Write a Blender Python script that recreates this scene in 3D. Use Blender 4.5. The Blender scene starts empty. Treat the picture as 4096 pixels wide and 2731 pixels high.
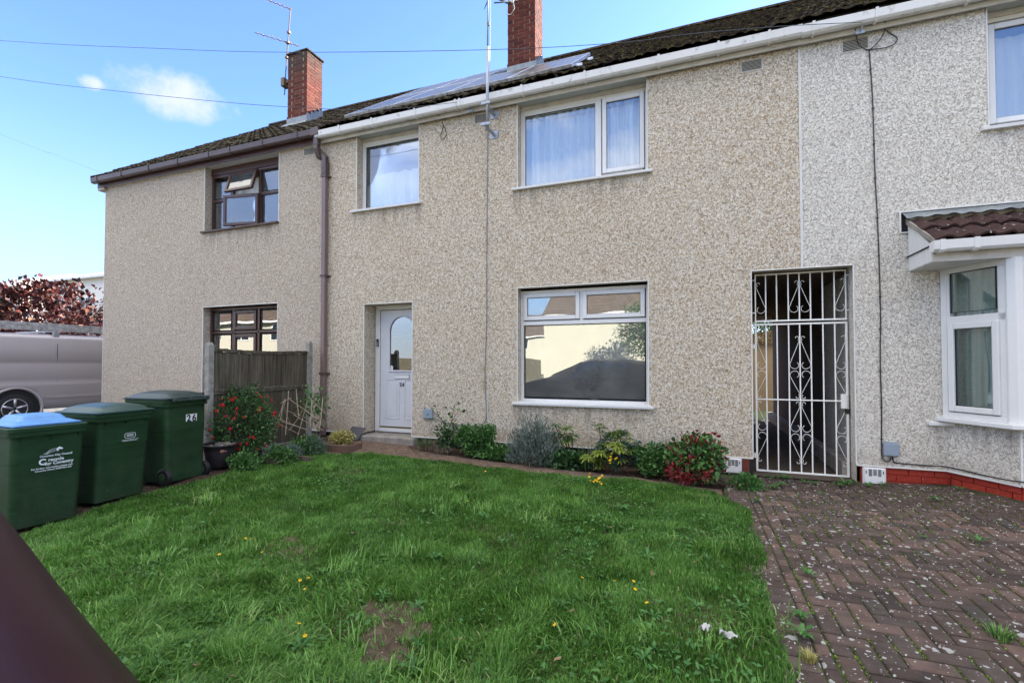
import bpy, math, random
import numpy as np
from mathutils import Vector, Matrix
random.seed(7); rng = np.random.default_rng(7)
S = bpy.context.scene; COL = S.collection
R = math.radians; PI = math.pi
# ------------------------------------------------------------------ camera, sky, sun, exposure
CAMH = 1.40
cam = bpy.data.cameras.new('camera'); co = bpy.data.objects.new('camera', cam); COL.objects.link(co); S.camera = co
cam.lens = 1890/4096*36; cam.sensor_width = 36; cam.shift_y = 43/4096; cam.clip_start = 0.05; cam.clip_end = 3000
co.rotation_euler = (R(90+1.26), 0, math.atan(714/1890)); co.location = (0, 0, CAMH)
SUN_AZ, SUN_EL = R(38), R(27)          # azimuth measured from +Y towards +X
W = bpy.data.worlds.new('World'); S.world = W; W.use_nodes = True
wn, wl = W.node_tree.nodes, W.node_tree.links; wn.clear()
wo = wn.new('ShaderNodeOutputWorld'); bg = wn.new('ShaderNodeBackground'); wl.new(bg.outputs[0], wo.inputs[0])
sky = wn.new('ShaderNodeTexSky'); sky.sky_type = 'NISHITA'; sky.sun_disc = False
sky.sun_elevation = SUN_EL; sky.sun_rotation = SUN_AZ; sky.air_density = 1.0; sky.dust_density = 0.3; sky.ozone_density = 2.0; sky.altitude = 50
bg.inputs['Strength'].default_value = 0.15
tc = wn.new('ShaderNodeTexCoord')
mp = wn.new('ShaderNodeMapping'); mp.inputs['Scale'].default_value = (1, 1, 2.3); wl.new(tc.outputs['Generated'], mp.inputs[0])
cn = wn.new('ShaderNodeTexNoise'); cn.inputs['Scale'].default_value = 2.1; cn.inputs['Detail'].default_value = 9; cn.inputs['Roughness'].default_value = 0.56
wl.new(mp.outputs[0], cn.inputs['Vector'])
cr = wn.new('ShaderNodeValToRGB'); cr.color_ramp.elements[0].position = 0.40; cr.color_ramp.elements[1].position = 0.56
wl.new(cn.outputs['Fac'], cr.inputs[0])
# one small cumulus over the rooftops on the left
def cloud_blob(az, el, ra, re_, warp):
    # angular distance from a centre direction, ragged with noise
    d = Vector((math.cos(el)*math.sin(az), math.cos(el)*math.cos(az), math.sin(el)))
    e1 = Vector((math.cos(az), -math.sin(az), 0)); e2 = d.cross(e1)*-1
    outs = []
    for e, r in ((e1, ra), (e2, re_)):
        v = wn.new('ShaderNodeVectorMath'); v.operation = 'DOT_PRODUCT'; v.inputs[1].default_value = e/r
        wl.new(tc.outputs['Generated'], v.inputs[0])
        o = wn.new('ShaderNodeMath'); o.operation = 'SUBTRACT'; o.inputs[1].default_value = d.dot(e)/r
        wl.new(v.outputs['Value'], o.inputs[0]); p = wn.new('ShaderNodeMath'); p.operation = 'POWER'; p.inputs[1].default_value = 2
        a = wn.new('ShaderNodeMath'); a.operation = 'ABSOLUTE'; wl.new(o.outputs[0], a.inputs[0]); wl.new(a.outputs[0], p.inputs[0]); outs.append(p)
    s = wn.new('ShaderNodeMath'); s.operation = 'ADD'; wl.new(outs[0].outputs[0], s.inputs[0]); wl.new(outs[1].outputs[0], s.inputs[1])
    fr = wn.new('ShaderNodeVectorMath'); fr.operation = 'DOT_PRODUCT'; fr.inputs[1].default_value = d; wl.new(tc.outputs['Generated'], fr.inputs[0])
    n = wn.new('ShaderNodeTexNoise'); n.inputs['Scale'].default_value = 17; n.inputs['Detail'].default_value = 9; n.inputs['Roughness'].default_value = .62
    wl.new(tc.outputs['Generated'], n.inputs['Vector'])
    m = wn.new('ShaderNodeMath'); m.operation = 'MULTIPLY_ADD'; m.inputs[1].default_value = warp; wl.new(n.outputs['Fac'], m.inputs[0]); wl.new(s.outputs[0], m.inputs[2])
    r = wn.new('ShaderNodeMapRange'); r.inputs['From Min'].default_value = 1.0+warp*.5; r.inputs['From Max'].default_value = -.35+warp*.5
    r.inputs['To Min'].default_value = 0; r.inputs['To Max'].default_value = .85; r.interpolation_type = 'SMOOTHSTEP'; wl.new(m.outputs[0], r.inputs['Value'])
    g = wn.new('ShaderNodeMath'); g.operation = 'GREATER_THAN'; g.inputs[1].default_value = .3; wl.new(fr.outputs['Value'], g.inputs[0])
    q = wn.new('ShaderNodeMath'); q.operation = 'MULTIPLY'; wl.new(r.outputs[0], q.inputs[0]); wl.new(g.outputs[0], q.inputs[1]); return q
b1 = cloud_blob(R(-57.0), R(25.1), .095, .042, 2.9)
b2 = cloud_blob(R(-62.8), R(24.1), .018, .012, 3.2)
# clear patch of sky over the terrace (where the photograph looks): bright unseen cloud added elsewhere to light the shaded fronts
sep = wn.new('ShaderNodeSeparateXYZ'); wl.new(tc.outputs['Generated'], sep.inputs[0])
cl = wn.new('ShaderNodeMapRange'); cl.inputs['From Min'].default_value = .30; cl.inputs['From Max'].default_value = .02
wl.new(sep.outputs['Y'], cl.inputs['Value'])
zc1 = wn.new('ShaderNodeMapRange'); zc1.inputs['From Min'].default_value = .76; zc1.inputs['From Max'].default_value = .92; wl.new(sep.outputs['Z'], zc1.inputs['Value'])
zm = wn.new('ShaderNodeMath'); zm.operation = 'MAXIMUM'; wl.new(zc1.outputs[0], zm.inputs[0]); wl.new(cl.outputs[0], zm.inputs[1])
zc2 = wn.new('ShaderNodeMapRange'); zc2.inputs['From Min'].default_value = .30; zc2.inputs['From Max'].default_value = .62; zc2.inputs['To Min'].default_value = .12; wl.new(sep.outputs['Z'], zc2.inputs['Value'])
zp = wn.new('ShaderNodeMath'); zp.operation = 'MULTIPLY'; wl.new(zm.outputs[0], zp.inputs[0]); wl.new(zc2.outputs[0], zp.inputs[1])
cm = wn.new('ShaderNodeMath'); cm.operation = 'MULTIPLY'; wl.new(cr.outputs[0], cm.inputs[0]); wl.new(zp.outputs[0], cm.inputs[1])
mx = wn.new('ShaderNodeMath'); mx.operation = 'MAXIMUM'; wl.new(b2.outputs[0], mx.inputs[0]); wl.new(b1.outputs[0], mx.inputs[1])
thin = wn.new('ShaderNodeMix'); thin.data_type = 'RGBA'; wl.new(mx.outputs[0], thin.inputs['Factor']); thin.inputs['B'].default_value = (1.10, 1.16, 1.28, 1)
mix = wn.new('ShaderNodeMix'); mix.data_type = 'RGBA'; wl.new(cm.outputs[0], mix.inputs['Factor']); wl.new(thin.outputs['Result'], mix.inputs['A'])
hz = wn.new('ShaderNodeMapRange'); hz.inputs['From Min'].default_value = -.02; hz.inputs['From Max'].default_value = .42; hz.inputs['To Min'].default_value = .85; hz.inputs['To Max'].default_value = 0; hz.interpolation_type = 'SMOOTHSTEP'
wl.new(sep.outputs['Z'], hz.inputs['Value']); hm = wn.new('ShaderNodeMix'); hm.data_type = 'RGBA'; wl.new(hz.outputs[0], hm.inputs['Factor']); sc = wn.new('ShaderNodeMix'); sc.data_type = 'RGBA'; sc.blend_type = 'MULTIPLY'; sc.inputs['Factor'].default_value = 1; sc.inputs['B'].default_value = (.34, .40, .55, 1)
wl.new(sky.outputs[0], sc.inputs['A']); wl.new(sc.outputs['Result'], hm.inputs['A']); hm.inputs['B'].default_value = (.84, 1.00, 1.26, 1)
wl.new(hm.outputs['Result'], thin.inputs['A']); mix.inputs['B'].default_value = (4.3, 4.1, 3.75, 1)
wl.new(mix.outputs['Result'], bg.inputs['Color'])
sl = bpy.data.lights.new('sun', 'SUN'); sl.energy = 4.6; sl.angle = R(.5); sl.color = (1, .94, .84)
so = bpy.data.objects.new('sun', sl); COL.objects.link(so)
sd = Vector((math.sin(SUN_AZ)*math.cos(SUN_EL), math.cos(SUN_AZ)*math.cos(SUN_EL), math.sin(SUN_EL)))
so.rotation_euler = sd.to_track_quat('Z', 'Y').to_euler(); so.location = sd*60
S.view_settings.view_transform = 'Standard'; S.view_settings.look = 'None'; S.view_settings.gamma = 1
S.view_settings.use_curve_mapping = False; S.view_settings.exposure = 2.6
S.render.engine = 'CYCLES'
S.cycles.max_bounces = 8; S.cycles.transparent_max_bounces = 12; S.cycles.diffuse_bounces = 4

# ------------------------------------------------------------------ helpers
D = 6.41                                 # distance of the house fronts
def g(x, y):
    a = min(max(-x, 0)/5, 1.3); t = min(max((y-2)/4.4, 0), 1)
    z = a*(-.15+.30*t)+.03*t
    if x > 1.5 and y > 4.6: z += .10*min((x-1.5)/1.5, 1)*min((y-4.6)/1.4, 1)
    return z
def gv(x, y):
    a = np.clip(-x/5, 0, 1.3); t = np.clip((y-2)/4.4, 0, 1)
    return a*(-.15+.30*t)+.03*t + .10*np.clip((x-1.5)/1.5, 0, 1)*np.clip((y-4.6)/1.4, 0, 1)
class MB:
    def __init__(s): s.v = []; s.f = []; s.m = []
    def add(s, vs, fs, m=0):
        o = len(s.v); s.v += [tuple(p) for p in vs]; s.f += [tuple(i+o for i in f) for f in fs]; s.m += [m]*len(fs); return s
    def box(s, x0, x1, y0, y1, z0, z1, m=0):
        if x0 > x1: x0, x1 = x1, x0
        if y0 > y1: y0, y1 = y1, y0
        if z0 > z1: z0, z1 = z1, z0
        return s.add([(x0,y0,z0),(x1,y0,z0),(x1,y1,z0),(x0,y1,z0),(x0,y0,z1),(x1,y0,z1),(x1,y1,z1),(x0,y1,z1)],
              [(0,3,2,1),(4,5,6,7),(0,1,5,4),(1,2,6,5),(2,3,7,6),(3,0,4,7)], m)
    def quad(s, a, b, c, d, m=0): return s.add([a,b,c,d], [(0,1,2,3)], m)
    def prism(s, poly, a0, a1, axis='x', m=0):
        n = len(poly)
        def P(a, p): return (a,p[0],p[1]) if axis == 'x' else ((p[0],a,p[1]) if axis == 'y' else (p[0],p[1],a))
        return s.add([P(a0,p) for p in poly]+[P(a1,p) for p in poly],
            [tuple(range(n))[::-1], tuple(range(n,2*n))]+[(i,(i+1)%n,n+(i+1)%n,n+i) for i in range(n)], m)
    def tube(s, pts, r, n=6, m=0, cap=True, r1=None):
        pts = [Vector(p) for p in pts]; k = len(pts); o = len(s.v); vs = []; fs = []
        up = None
        for i, p in enumerate(pts):
            d = (pts[min(i+1,k-1)]-pts[max(i-1,0)]); d = d.normalized() if d.length > 1e-9 else Vector((0,0,1))
            if up is None: up = d.orthogonal().normalized()
            u = (up-d*up.dot(d)); u = u.normalized() if u.length > 1e-6 else d.orthogonal().normalized(); up = u
            w = d.cross(u); rr = (r if r1 is None else r+(r1-r)*i/max(k-1,1)) if not hasattr(r,'__len__') else r[i]
            for j in range(n):
                a = 2*PI*j/n; vs.append(p+(u*math.cos(a)+w*math.sin(a))*rr)
        for i in range(k-1):
            for j in range(n): fs.append((i*n+j, i*n+(j+1)%n, (i+1)*n+(j+1)%n, (i+1)*n+j))
        if cap: fs += [tuple(range(n))[::-1], tuple(range((k-1)*n, k*n))]
        return s.add(vs, fs, m)
    def lathe(s, prof, c=(0,0,0), n=24, axis='z', m=0, cap=True):
        vs = []; fs = []; k = len(prof)
        for r, h in prof:
            for j in range(n):
                a = 2*PI*j/n; x, y = r*math.cos(a), r*math.sin(a)
                p = (x,y,h) if axis == 'z' else ((h,x,y) if axis == 'x' else (x,h,y))
                vs.append((p[0]+c[0],p[1]+c[1],p[2]+c[2]))
        for i in range(k-1):
            for j in range(n): fs.append((i*n+j, i*n+(j+1)%n, (i+1)*n+(j+1)%n, (i+1)*n+j))
        if cap: fs += [tuple(range(n))[::-1], tuple(range((k-1)*n,k*n))]
        return s.add(vs, fs, m)
    def grid(s, fn, nu, nv, m=0):
        vs = [fn(i/nu, j/nv) for i in range(nu+1) for j in range(nv+1)]
        fs = [(i*(nv+1)+j, (i+1)*(nv+1)+j, (i+1)*(nv+1)+j+1, i*(nv+1)+j+1) for i in range(nu) for j in range(nv)]
        return s.add(vs, fs, m)
    def mesh(s, name, mats=(), smooth=False):
        me = bpy.data.meshes.new(name); me.from_pydata(s.v, [], s.f)
        for mt in (mats if isinstance(mats,(list,tuple)) else [mats]): me.materials.append(mt)
        if len(me.materials) > 1: me.polygons.foreach_set('material_index', s.m)
        if smooth: me.polygons.foreach_set('use_smooth', [True]*len(me.polygons))
        me.update(); return me
def link(name, me, parent=None, inv=True):
    o = bpy.data.objects.new(name, me); COL.objects.link(o)
    if parent:
        o.parent = parent
        if inv:
            r = parent; M = Matrix.Identity(4)
            chain = []
            while r: chain.append(r); r = r.parent
            for c in reversed(chain): M = M @ c.matrix_parent_inverse @ c.matrix_basis if c.parent else c.matrix_basis.copy()
            o.matrix_parent_inverse = M.inverted()
    return o
def ob(name, mb, mats, parent=None, smooth=False, bevel=0, inv=True, solid=0, sub=0, angle=None):
    o = link(name, mb.mesh(name, mats, smooth), parent, inv)
    if solid: md = o.modifiers.new('thickness','SOLIDIFY'); md.thickness = solid; md.offset = 0
    if bevel: md = o.modifiers.new('edges','BEVEL'); md.width = bevel; md.segments = 2; md.limit_method = 'ANGLE'
    if sub: md = o.modifiers.new('smooth','SUBSURF'); md.levels = sub; md.render_levels = sub
    return o
def tag(o, label=None, cat=None, group=None, kind=None):
    if label: o['label'] = label
    if cat: o['category'] = cat
    if group: o['group'] = group
    if kind: o['kind'] = kind
    return o
def empty(name, loc=(0,0,0), label=None, cat=None, group=None, rz=0):
    o = bpy.data.objects.new(name, None); COL.objects.link(o); o.location = loc; o.rotation_euler = (0,0,rz); o.empty_display_size = .1
    return tag(o, label, cat, group)
def struct(name, mb, mats, **k): return tag(ob(name, mb, mats, **k), kind='structure')
def copy_tree(o, parent=None):
    c = o.copy(); COL.objects.link(c); c.parent = parent
    for ch in list(o.children): copy_tree(ch, c)
    return c
# ---- materials
def mat(name, col=(.5,.5,.5), rough=.6, metal=0, spec=.5):
    m = bpy.data.materials.new(name); m.use_nodes = True; n = m.node_tree.nodes; b = n['Principled BSDF']
    b.inputs['Base Color'].default_value = (*col, 1); b.inputs['Roughness'].default_value = rough; b.inputs['Metallic'].default_value = metal
    b.inputs['Specular IOR Level'].default_value = spec
    return m
def NT(m): t = m.node_tree; return t.nodes, t.links, t.nodes['Principled BSDF']
def pos(m): n, l, b = NT(m); gp = n.new('ShaderNodeNewGeometry'); return gp.outputs['Position']
def noise(m, scale, detail=4, rough=.5, src=None, dist=0, stretch=None):
    n, l, b = NT(m); t = n.new('ShaderNodeTexNoise'); t.inputs['Scale'].default_value = scale; t.inputs['Detail'].default_value = detail
    t.inputs['Roughness'].default_value = rough; t.inputs['Distortion'].default_value = dist
    s = src or pos(m)
    if stretch:
        mp = n.new('ShaderNodeMapping'); mp.inputs['Scale'].default_value = stretch; l.new(s, mp.inputs[0]); s = mp.outputs[0]
    l.new(s, t.inputs['Vector']); return t.outputs['Fac']
def ramp(m, src, stops, interp='LINEAR'):
    n, l, b = NT(m); r = n.new('ShaderNodeValToRGB'); e = r.color_ramp.elements; r.color_ramp.interpolation = interp
    while len(e) < len(stops): e.new(.5)
    for i, (p, c) in enumerate(stops): e[i].position = p; e[i].color = (*c, 1) if len(c) == 3 else c
    l.new(src, r.inputs[0]); return r.outputs[0]
def mixc(m, fac, a, b_, mode='MIX'):
    n, l, b = NT(m); x = n.new('ShaderNodeMix'); x.data_type = 'RGBA'; x.blend_type = mode
    for key, v in (('Factor', fac), ('A', a), ('B', b_)):
        if isinstance(v, (int, float)): x.inputs[key].default_value = v
        elif isinstance(v, tuple): x.inputs[key].default_value = (*v, 1)
        else: l.new(v, x.inputs[key])
    return x.outputs['Result']
def setc(m, src): n, l, b = NT(m); l.new(src, b.inputs['Base Color'])
def bump(m, src, strength=.3, dist=.01):
    n, l, b = NT(m); t = n.new('ShaderNodeBump'); t.inputs['Strength'].default_value = strength; t.inputs['Distance'].default_value = dist
    l.new(src, t.inputs['Height'])
    if b.inputs['Normal'].links: l.new(b.inputs['Normal'].links[0].from_socket, t.inputs['Normal'])
    l.new(t.outputs[0], b.inputs['Normal'])
def vor(m, scale, feature='F1', out='Distance', src=None, rnd=1):
    n, l, b = NT(m); t = n.new('ShaderNodeTexVoronoi'); t.feature = feature; t.inputs['Scale'].default_value = scale; t.inputs['Randomness'].default_value = rnd
    l.new(src or pos(m), t.inputs['Vector']); return t.outputs[out]
def objrand(m): n, l, b = NT(m); return n.new('ShaderNodeObjectInfo').outputs['Random']
def G(v): return (v, v, v)
def dirt(m, base, dark=.75, scale=3, amount=(.4,.75)):
    f = noise(m, scale, 6, .65); k = ramp(m, f, [(amount[0], G(dark)), (amount[1], G(1))]); c = mixc(m, 1.0, k, base, 'MULTIPLY'); setc(m, c); return c

def pebbledash(name, stones, gap, tint, grime, sills=()):
    """dashed render: every stone its own colour, dark crevices between the clumps, relief from the stones"""
    m = mat(name, rough=.9, spec=.15); n, l, b = NT(m)
    p = pos(m)
    wn_ = n.new('ShaderNodeTexNoise'); wn_.inputs['Scale'].default_value = 30; wn_.inputs['Detail'].default_value = 3; l.new(p, wn_.inputs['Vector'])
    ad = n.new('ShaderNodeMix'); ad.data_type = 'VECTOR'; ad.inputs['Factor'].default_value = .035
    l.new(p, ad.inputs['A']); l.new(wn_.outputs['Color'], ad.inputs['B']); w = ad.outputs['Result']
    v1 = n.new('ShaderNodeTexVoronoi'); v1.inputs['Scale'].default_value = 52; l.new(w, v1.inputs['Vector'])
    bw = n.new('ShaderNodeSeparateColor'); l.new(v1.outputs['Color'], bw.inputs[0])
    c = ramp(m, bw.outputs[0], stones, 'LINEAR')
    e = n.new('ShaderNodeTexVoronoi'); e.feature = 'DISTANCE_TO_EDGE'; e.inputs['Scale'].default_value = 40; l.new(w, e.inputs['Vector'])
    f2 = noise(m, 30, 4, .8, src=w)
    # crevices follow clump edges, but only where the noise lets them show
    ek = ramp(m, e.outputs['Distance'], [(0.0, G(.9)), (.07, G(.6)), (.15, G(0))]); fk = ramp(m, f2, [(.42, G(1)), (.56, G(.10))])
    k = mixc(m, 1.0, ek, fk, 'MULTIPLY'); c = mixc(m, k, c, gap)
    f5 = noise(m, 48, 3, .75); k2 = ramp(m, f5, [(.36, G(.85)), (.42, G(0))]); c = mixc(m, k2, c, gap)
    f6 = noise(m, 26, 2, .6); c = mixc(m, ramp(m, f6, [(.60, G(0)), (.68, G(.35))]), c, grime)
    f3 = noise(m, .7, 3, .5); c = mixc(m, 1.0, ramp(m, f3, [(.3, tint), (.7, (1, 1, 1))]), c, 'MULTIPLY')
    # rain streaks running down from the sills, soil splashed up at the foot
    sx = n.new('ShaderNodeSeparateXYZ'); l.new(p, sx.inputs[0])
    def mr(src, a, b_): q = n.new('ShaderNodeMapRange'); q.interpolation_type = 'SMOOTHSTEP'; q.inputs['From Min'].default_value = a; q.inputs['From Max'].default_value = b_; l.new(src, q.inputs['Value']); return q.outputs[0]
    def mul(a, b_): q = n.new('ShaderNodeMath'); q.operation = 'MULTIPLY'; l.new(a, q.inputs[0]); l.new(b_, q.inputs[1]); return q.outputs[0]
    st = noise(m, 9, 3, .6, stretch=(1, 1, .09)); sk = ramp(m, st, [(.48, G(0)), (.66, G(.5))])
    for (x0, x1, zt, ln) in sills:
        k_ = mul(mul(mr(sx.outputs['X'], x0-.05, x0+.1), mr(sx.outputs['X'], x1+.05, x1-.1)), mul(mr(sx.outputs['Z'], zt-ln, zt-.03), mr(sx.outputs['Z'], zt+.03, zt)))
        c = mixc(m, mul(k_, sk), c, (.20,.17,.13))
    c = mixc(m, mul(mr(sx.outputs['Z'], .50, .24), ramp(m, noise(m, 5, 5, .7), [(.35, G(0)), (.7, G(.55))])), c, (.22,.17,.12))
    setc(m, c); bump(m, mixc(m, .5, mixc(m, 1, (1,1,1), k, 'SUBTRACT'), f2), .9, .012); return m
M = {}
M['render_cream'] = pebbledash('render_cream', [(0, (.46,.375,.26)), (.15, (.55,.475,.36)), (.4, (.635,.57,.465)), (.75, (.69,.63,.53)), (1, (.46,.35,.225))], (.20,.155,.11), (.96,.95,.93), (.48,.34,.20), ((-5.3,-3.9,3.9,.5),(-2.45,-.42,3.9,.6),(-2.45,-.42,.76,.4)))
M['render_warm'] = pebbledash('render_warm', [(0, (.42,.355,.28)), (.2, (.51,.45,.37)), (.6, (.60,.535,.445)), (1, (.45,.37,.28))], (.22,.18,.135), (.96,.95,.94), (.44,.34,.24), ((-8.9,-6.8,3.9,.5),))
M['render_grey'] = pebbledash('render_grey', [(0, (.55,.51,.44)), (.2, (.63,.595,.525)), (.5, (.69,.655,.585)), (1, (.72,.69,.62))], (.29,.26,.215), (.97,.965,.96), (.52,.46,.38), ((2.9,4.8,3.86,.5),(2.4,5,.72,.35)))
def white(name, c=(.80,.80,.78), r=.35, d=.86):
    m = mat(name, c, r); dirt(m, c, d, 5, (.3, .6)); return m
M['upvc'] = white('upvc_white', (.66,.66,.65), .3, .95)
M['gutter_white'] = white('gutter_white', (.66,.65,.62), .35, .8)
gm = M['gutter_white']; f = noise(gm, 9, 6, .75, stretch=(1, 1, 1)); k = ramp(gm, f, [(.56, (0,0,0)), (.68, G(.7))])
setc(gm, mixc(gm, k, (.66,.65,.62), (.18,.19,.14)))
M['fascia'] = white('fascia_cream', (.52,.49,.43), .5, .72)
M['soffit'] = white('soffit_painted', (.46,.48,.44), .6, .85)
M['bead'] = white('corner_bead', (.66,.65,.61), .5, .9)
M['brown_upvc'] = mat('brown_upvc', (.060,.028,.022), .33)
M['brown_gutter'] = mat('brown_gutter', (.09,.06,.055), .38); dirt(M['brown_gutter'], (.10,.065,.058), .7, 4)
M['brown_pipe'] = mat('brown_pipe', (.17,.115,.105), .35); dirt(M['brown_pipe'], (.19,.13,.12), .8, 3)
def glass(name, refl, tint=(.9,.95,.93), wav=.02, haze=0):
    m = bpy.data.materials.new(name); m.use_nodes = True; n = m.node_tree.nodes; l = m.node_tree.links; n.clear()
    o = n.new('ShaderNodeOutputMaterial'); x = n.new('ShaderNodeMixShader'); t = n.new('ShaderNodeBsdfTransparent'); gl = n.new('ShaderNodeBsdfGlossy')
    t.inputs[0].default_value = (*tint, 1); gl.inputs['Roughness'].default_value = 0.0; gl.inputs[0].default_value = (.97,.99,1,1)
    gp = n.new('ShaderNodeNewGeometry'); nn = n.new('ShaderNodeTexNoise'); nn.inputs['Scale'].default_value = 1.6; nn.inputs['Detail'].default_value = 1
    l.new(gp.outputs['Position'], nn.inputs['Vector']); bp = n.new('ShaderNodeBump'); bp.inputs['Strength'].default_value = wav; bp.inputs['Distance'].default_value = .1
    l.new(nn.outputs['Fac'], bp.inputs['Height']); l.new(bp.outputs[0], gl.inputs['Normal'])
    fr = n.new('ShaderNodeFresnel'); fr.inputs['IOR'].default_value = 1.5; a = n.new('ShaderNodeMath'); a.operation = 'ADD'; a.inputs[1].default_value = refl
    a.use_clamp = True; l.new(fr.outputs[0], a.inputs[0]); l.new(a.outputs[0], x.inputs[0]); l.new(t.outputs[0], x.inputs[1]); l.new(gl.outputs[0], x.inputs[2])
    if haze:      # uneven grey haze painted over the pane to lift dark reflections
        df = n.new('ShaderNodeBsdfDiffuse'); df.inputs[0].default_value = (.55,.57,.55,1); y = n.new('ShaderNodeMixShader'); sn = n.new('ShaderNodeTexNoise'); sn.inputs['Scale'].default_value = 2.2; sn.inputs['Detail'].default_value = 5; l.new(gp.outputs['Position'], sn.inputs['Vector'])
        fm_ = n.new('ShaderNodeMath'); fm_.operation = 'MULTIPLY'; fm_.inputs[1].default_value = haze*2; l.new(sn.outputs['Fac'], fm_.inputs[0]); l.new(fm_.outputs[0], y.inputs[0]); l.new(x.outputs[0], y.inputs[1]); l.new(df.outputs[0], y.inputs[2]); l.new(y.outputs[0], o.inputs[0]); return m
    l.new(x.outputs[0], o.inputs[0]); return m
M['glass'] = glass('window_glass', .28); M['glass_low'] = glass('window_glass_lower', .30, (.62,.70,.66), .02, .13); M['glass_bay'] = glass('window_glass_bay', .10, (.80,.88,.86)); M['glass_up'] = glass('window_glass_upper', .11, (.92,.95,.96), .02, .04)
M['dark'] = mat('dark_recess', (.012,.012,.012), .9); M['black'] = mat('black_plastic', (.012,.012,.013), .45)
M['room'] = mat('room_walls', (.62,.60,.55), .9)
c_ = M['curtain'] = mat('net_curtain', (.93,.89,.80), .9); NT(c_)[2].inputs['Transmission Weight'].default_value = 0
M['curtain_grey'] = mat('grey_curtain', (.50,.53,.52), .9)
# roof tile
t = M['tile'] = mat('roof_tile', rough=.95, spec=.1)
f = noise(t, 7, 8, .75); c = ramp(t, f, [(.32, (.013,.010,.009)), (.48, (.035,.026,.021)), (.62, (.072,.056,.040)), (.75, (.12,.10,.065))])
f2 = noise(t, 16, 6, .8); k = ramp(t, f2, [(.52, G(0)), (.60, G(1))]); c = mixc(t, k, c, ramp(t, noise(t, 40, 3, .6), [(.3, (.06,.055,.02)), (.7, (.21,.18,.07))]))
k = ramp(t, vor(t, 26), [(.06, G(1)), (.10, G(0))]); c = mixc(t, mixc(t, 1.0, k, ramp(t, noise(t, 3, 2), [(.5, G(0)), (.6, G(1))]), 'MULTIPLY'), c, (.30,.31,.25))
setc(t, c); bump(t, mixc(t, .5, f, f2), 1.0, .03)
t = M['bay_tile'] = mat('bay_roof_tile', rough=.8, spec=.2)
f = noise(t, 9, 7, .7); c = ramp(t, f, [(.3, (.025,.014,.013)), (.6, (.058,.030,.026)), (.8, (.08,.05,.04))])
k = ramp(t, noise(t, 19, 3, .5), [(.66, G(0)), (.69, G(1))]); c = mixc(t, k, c, (.55,.55,.50)); setc(t, c); bump(t, noise(t, 220, 3), .5, .004)
t = M['lead'] = mat('lead_flashing', (.27,.30,.31), .45, .3); dirt(t, (.30,.33,.34), .6, 9)
# bricks
def brickm(name, stops, soot=None, r=.9):
    m = mat(name, rough=r, spec=.15); c = ramp(m, objrand(m), stops)
    c = mixc(m, .6, c, ramp(m, noise(m, 30, 6, .7), [(.3, G(.45)), (.7, G(1.15))]), 'MULTIPLY')
    if soot:
        n, l, b = NT(m); s = n.new('ShaderNodeSeparateXYZ'); l.new(pos(m), s.inputs[0]); mr = n.new('ShaderNodeMapRange'); mr.inputs['From Min'].default_value = soot[0]; mr.inputs['From Max'].default_value = soot[1]
        l.new(s.outputs['Z'], mr.inputs['Value']); k = mixc(m, 1.0, mr.outputs[0], ramp(m, noise(m, 5, 5, .6), [(.35, G(.2)), (.6, G(1))]), 'MULTIPLY'); c = mixc(m, k, c, (.055,.045,.038))
    setc(m, c); bump(m, noise(m, 60, 4, .7), .5, .006); return m
M['brick_left'] = brickm('chimney_brick_red', [(0, (.10,.030,.024)), (.5, (.135,.040,.030)), (.8, (.17,.058,.042)), (1, (.06,.025,.022))], (7.9, 8.5))
M['brick_right'] = brickm('chimney_brick_dark', [(0, (.075,.022,.020)), (.5, (.11,.030,.024)), (.85, (.15,.042,.030)), (1, (.050,.020,.020))])
M['mortar'] = mat('mortar', (.34,.27,.20), .95); dirt(M['mortar'], (.36,.28,.21), .6, 20)
M['brick_paint'] = brickm('painted_brick', [(0, (.30,.035,.022)), (1, (.36,.045,.028))], None, .6)
bp = M['brick_paint']; k = ramp(bp, noise(bp, 24, 5, .7), [(.66, G(0)), (.74, G(1))]); src = NT(bp)[2].inputs['Base Color'].links[0].from_socket; setc(bp, mixc(bp, k, src, (.55,.45,.36)))
# concrete etc
M['concrete'] = mat('concrete', rough=.92); setc(M['concrete'], ramp(M['concrete'], noise(M['concrete'], 7, 9, .7), [(.3, (.15,.13,.11)), (.55, (.27,.245,.21)), (.75, (.36,.33,.29))])); bump(M['concrete'], noise(M['concrete'], 90, 4), .4, .004)
M['post'] = mat('concrete_post', rough=.92); setc(M['post'], ramp(M['post'], noise(M['post'], 9, 9, .7), [(.3, (.15,.145,.12)), (.55, (.28,.27,.24)), (.75, (.40,.39,.36))])); bump(M['post'], noise(M['post'], 120, 4), .4, .004)
t = M['paver'] = mat('paving_block', rough=.85, spec=.25)
c = ramp(t, objrand(t), [(0, (.045,.033,.027)), (.25, (.080,.055,.043)), (.5, (.066,.050,.041)), (.75, (.130,.083,.064)), (.9, (.095,.070,.056)), (1, (.055,.047,.040))])
c = mixc(t, .75, c, ramp(t, noise(t, 11, 7, .7), [(.28, G(.45)), (.5, G(.95)), (.75, G(1.35))]), 'MULTIPLY')
c = mixc(t, ramp(t, noise(t, 2.3, 4, .6), [(.55, G(0)), (.75, G(.55))]), c, (.035,.032,.026))
w = noise(t, 60, 3, .6)
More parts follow.
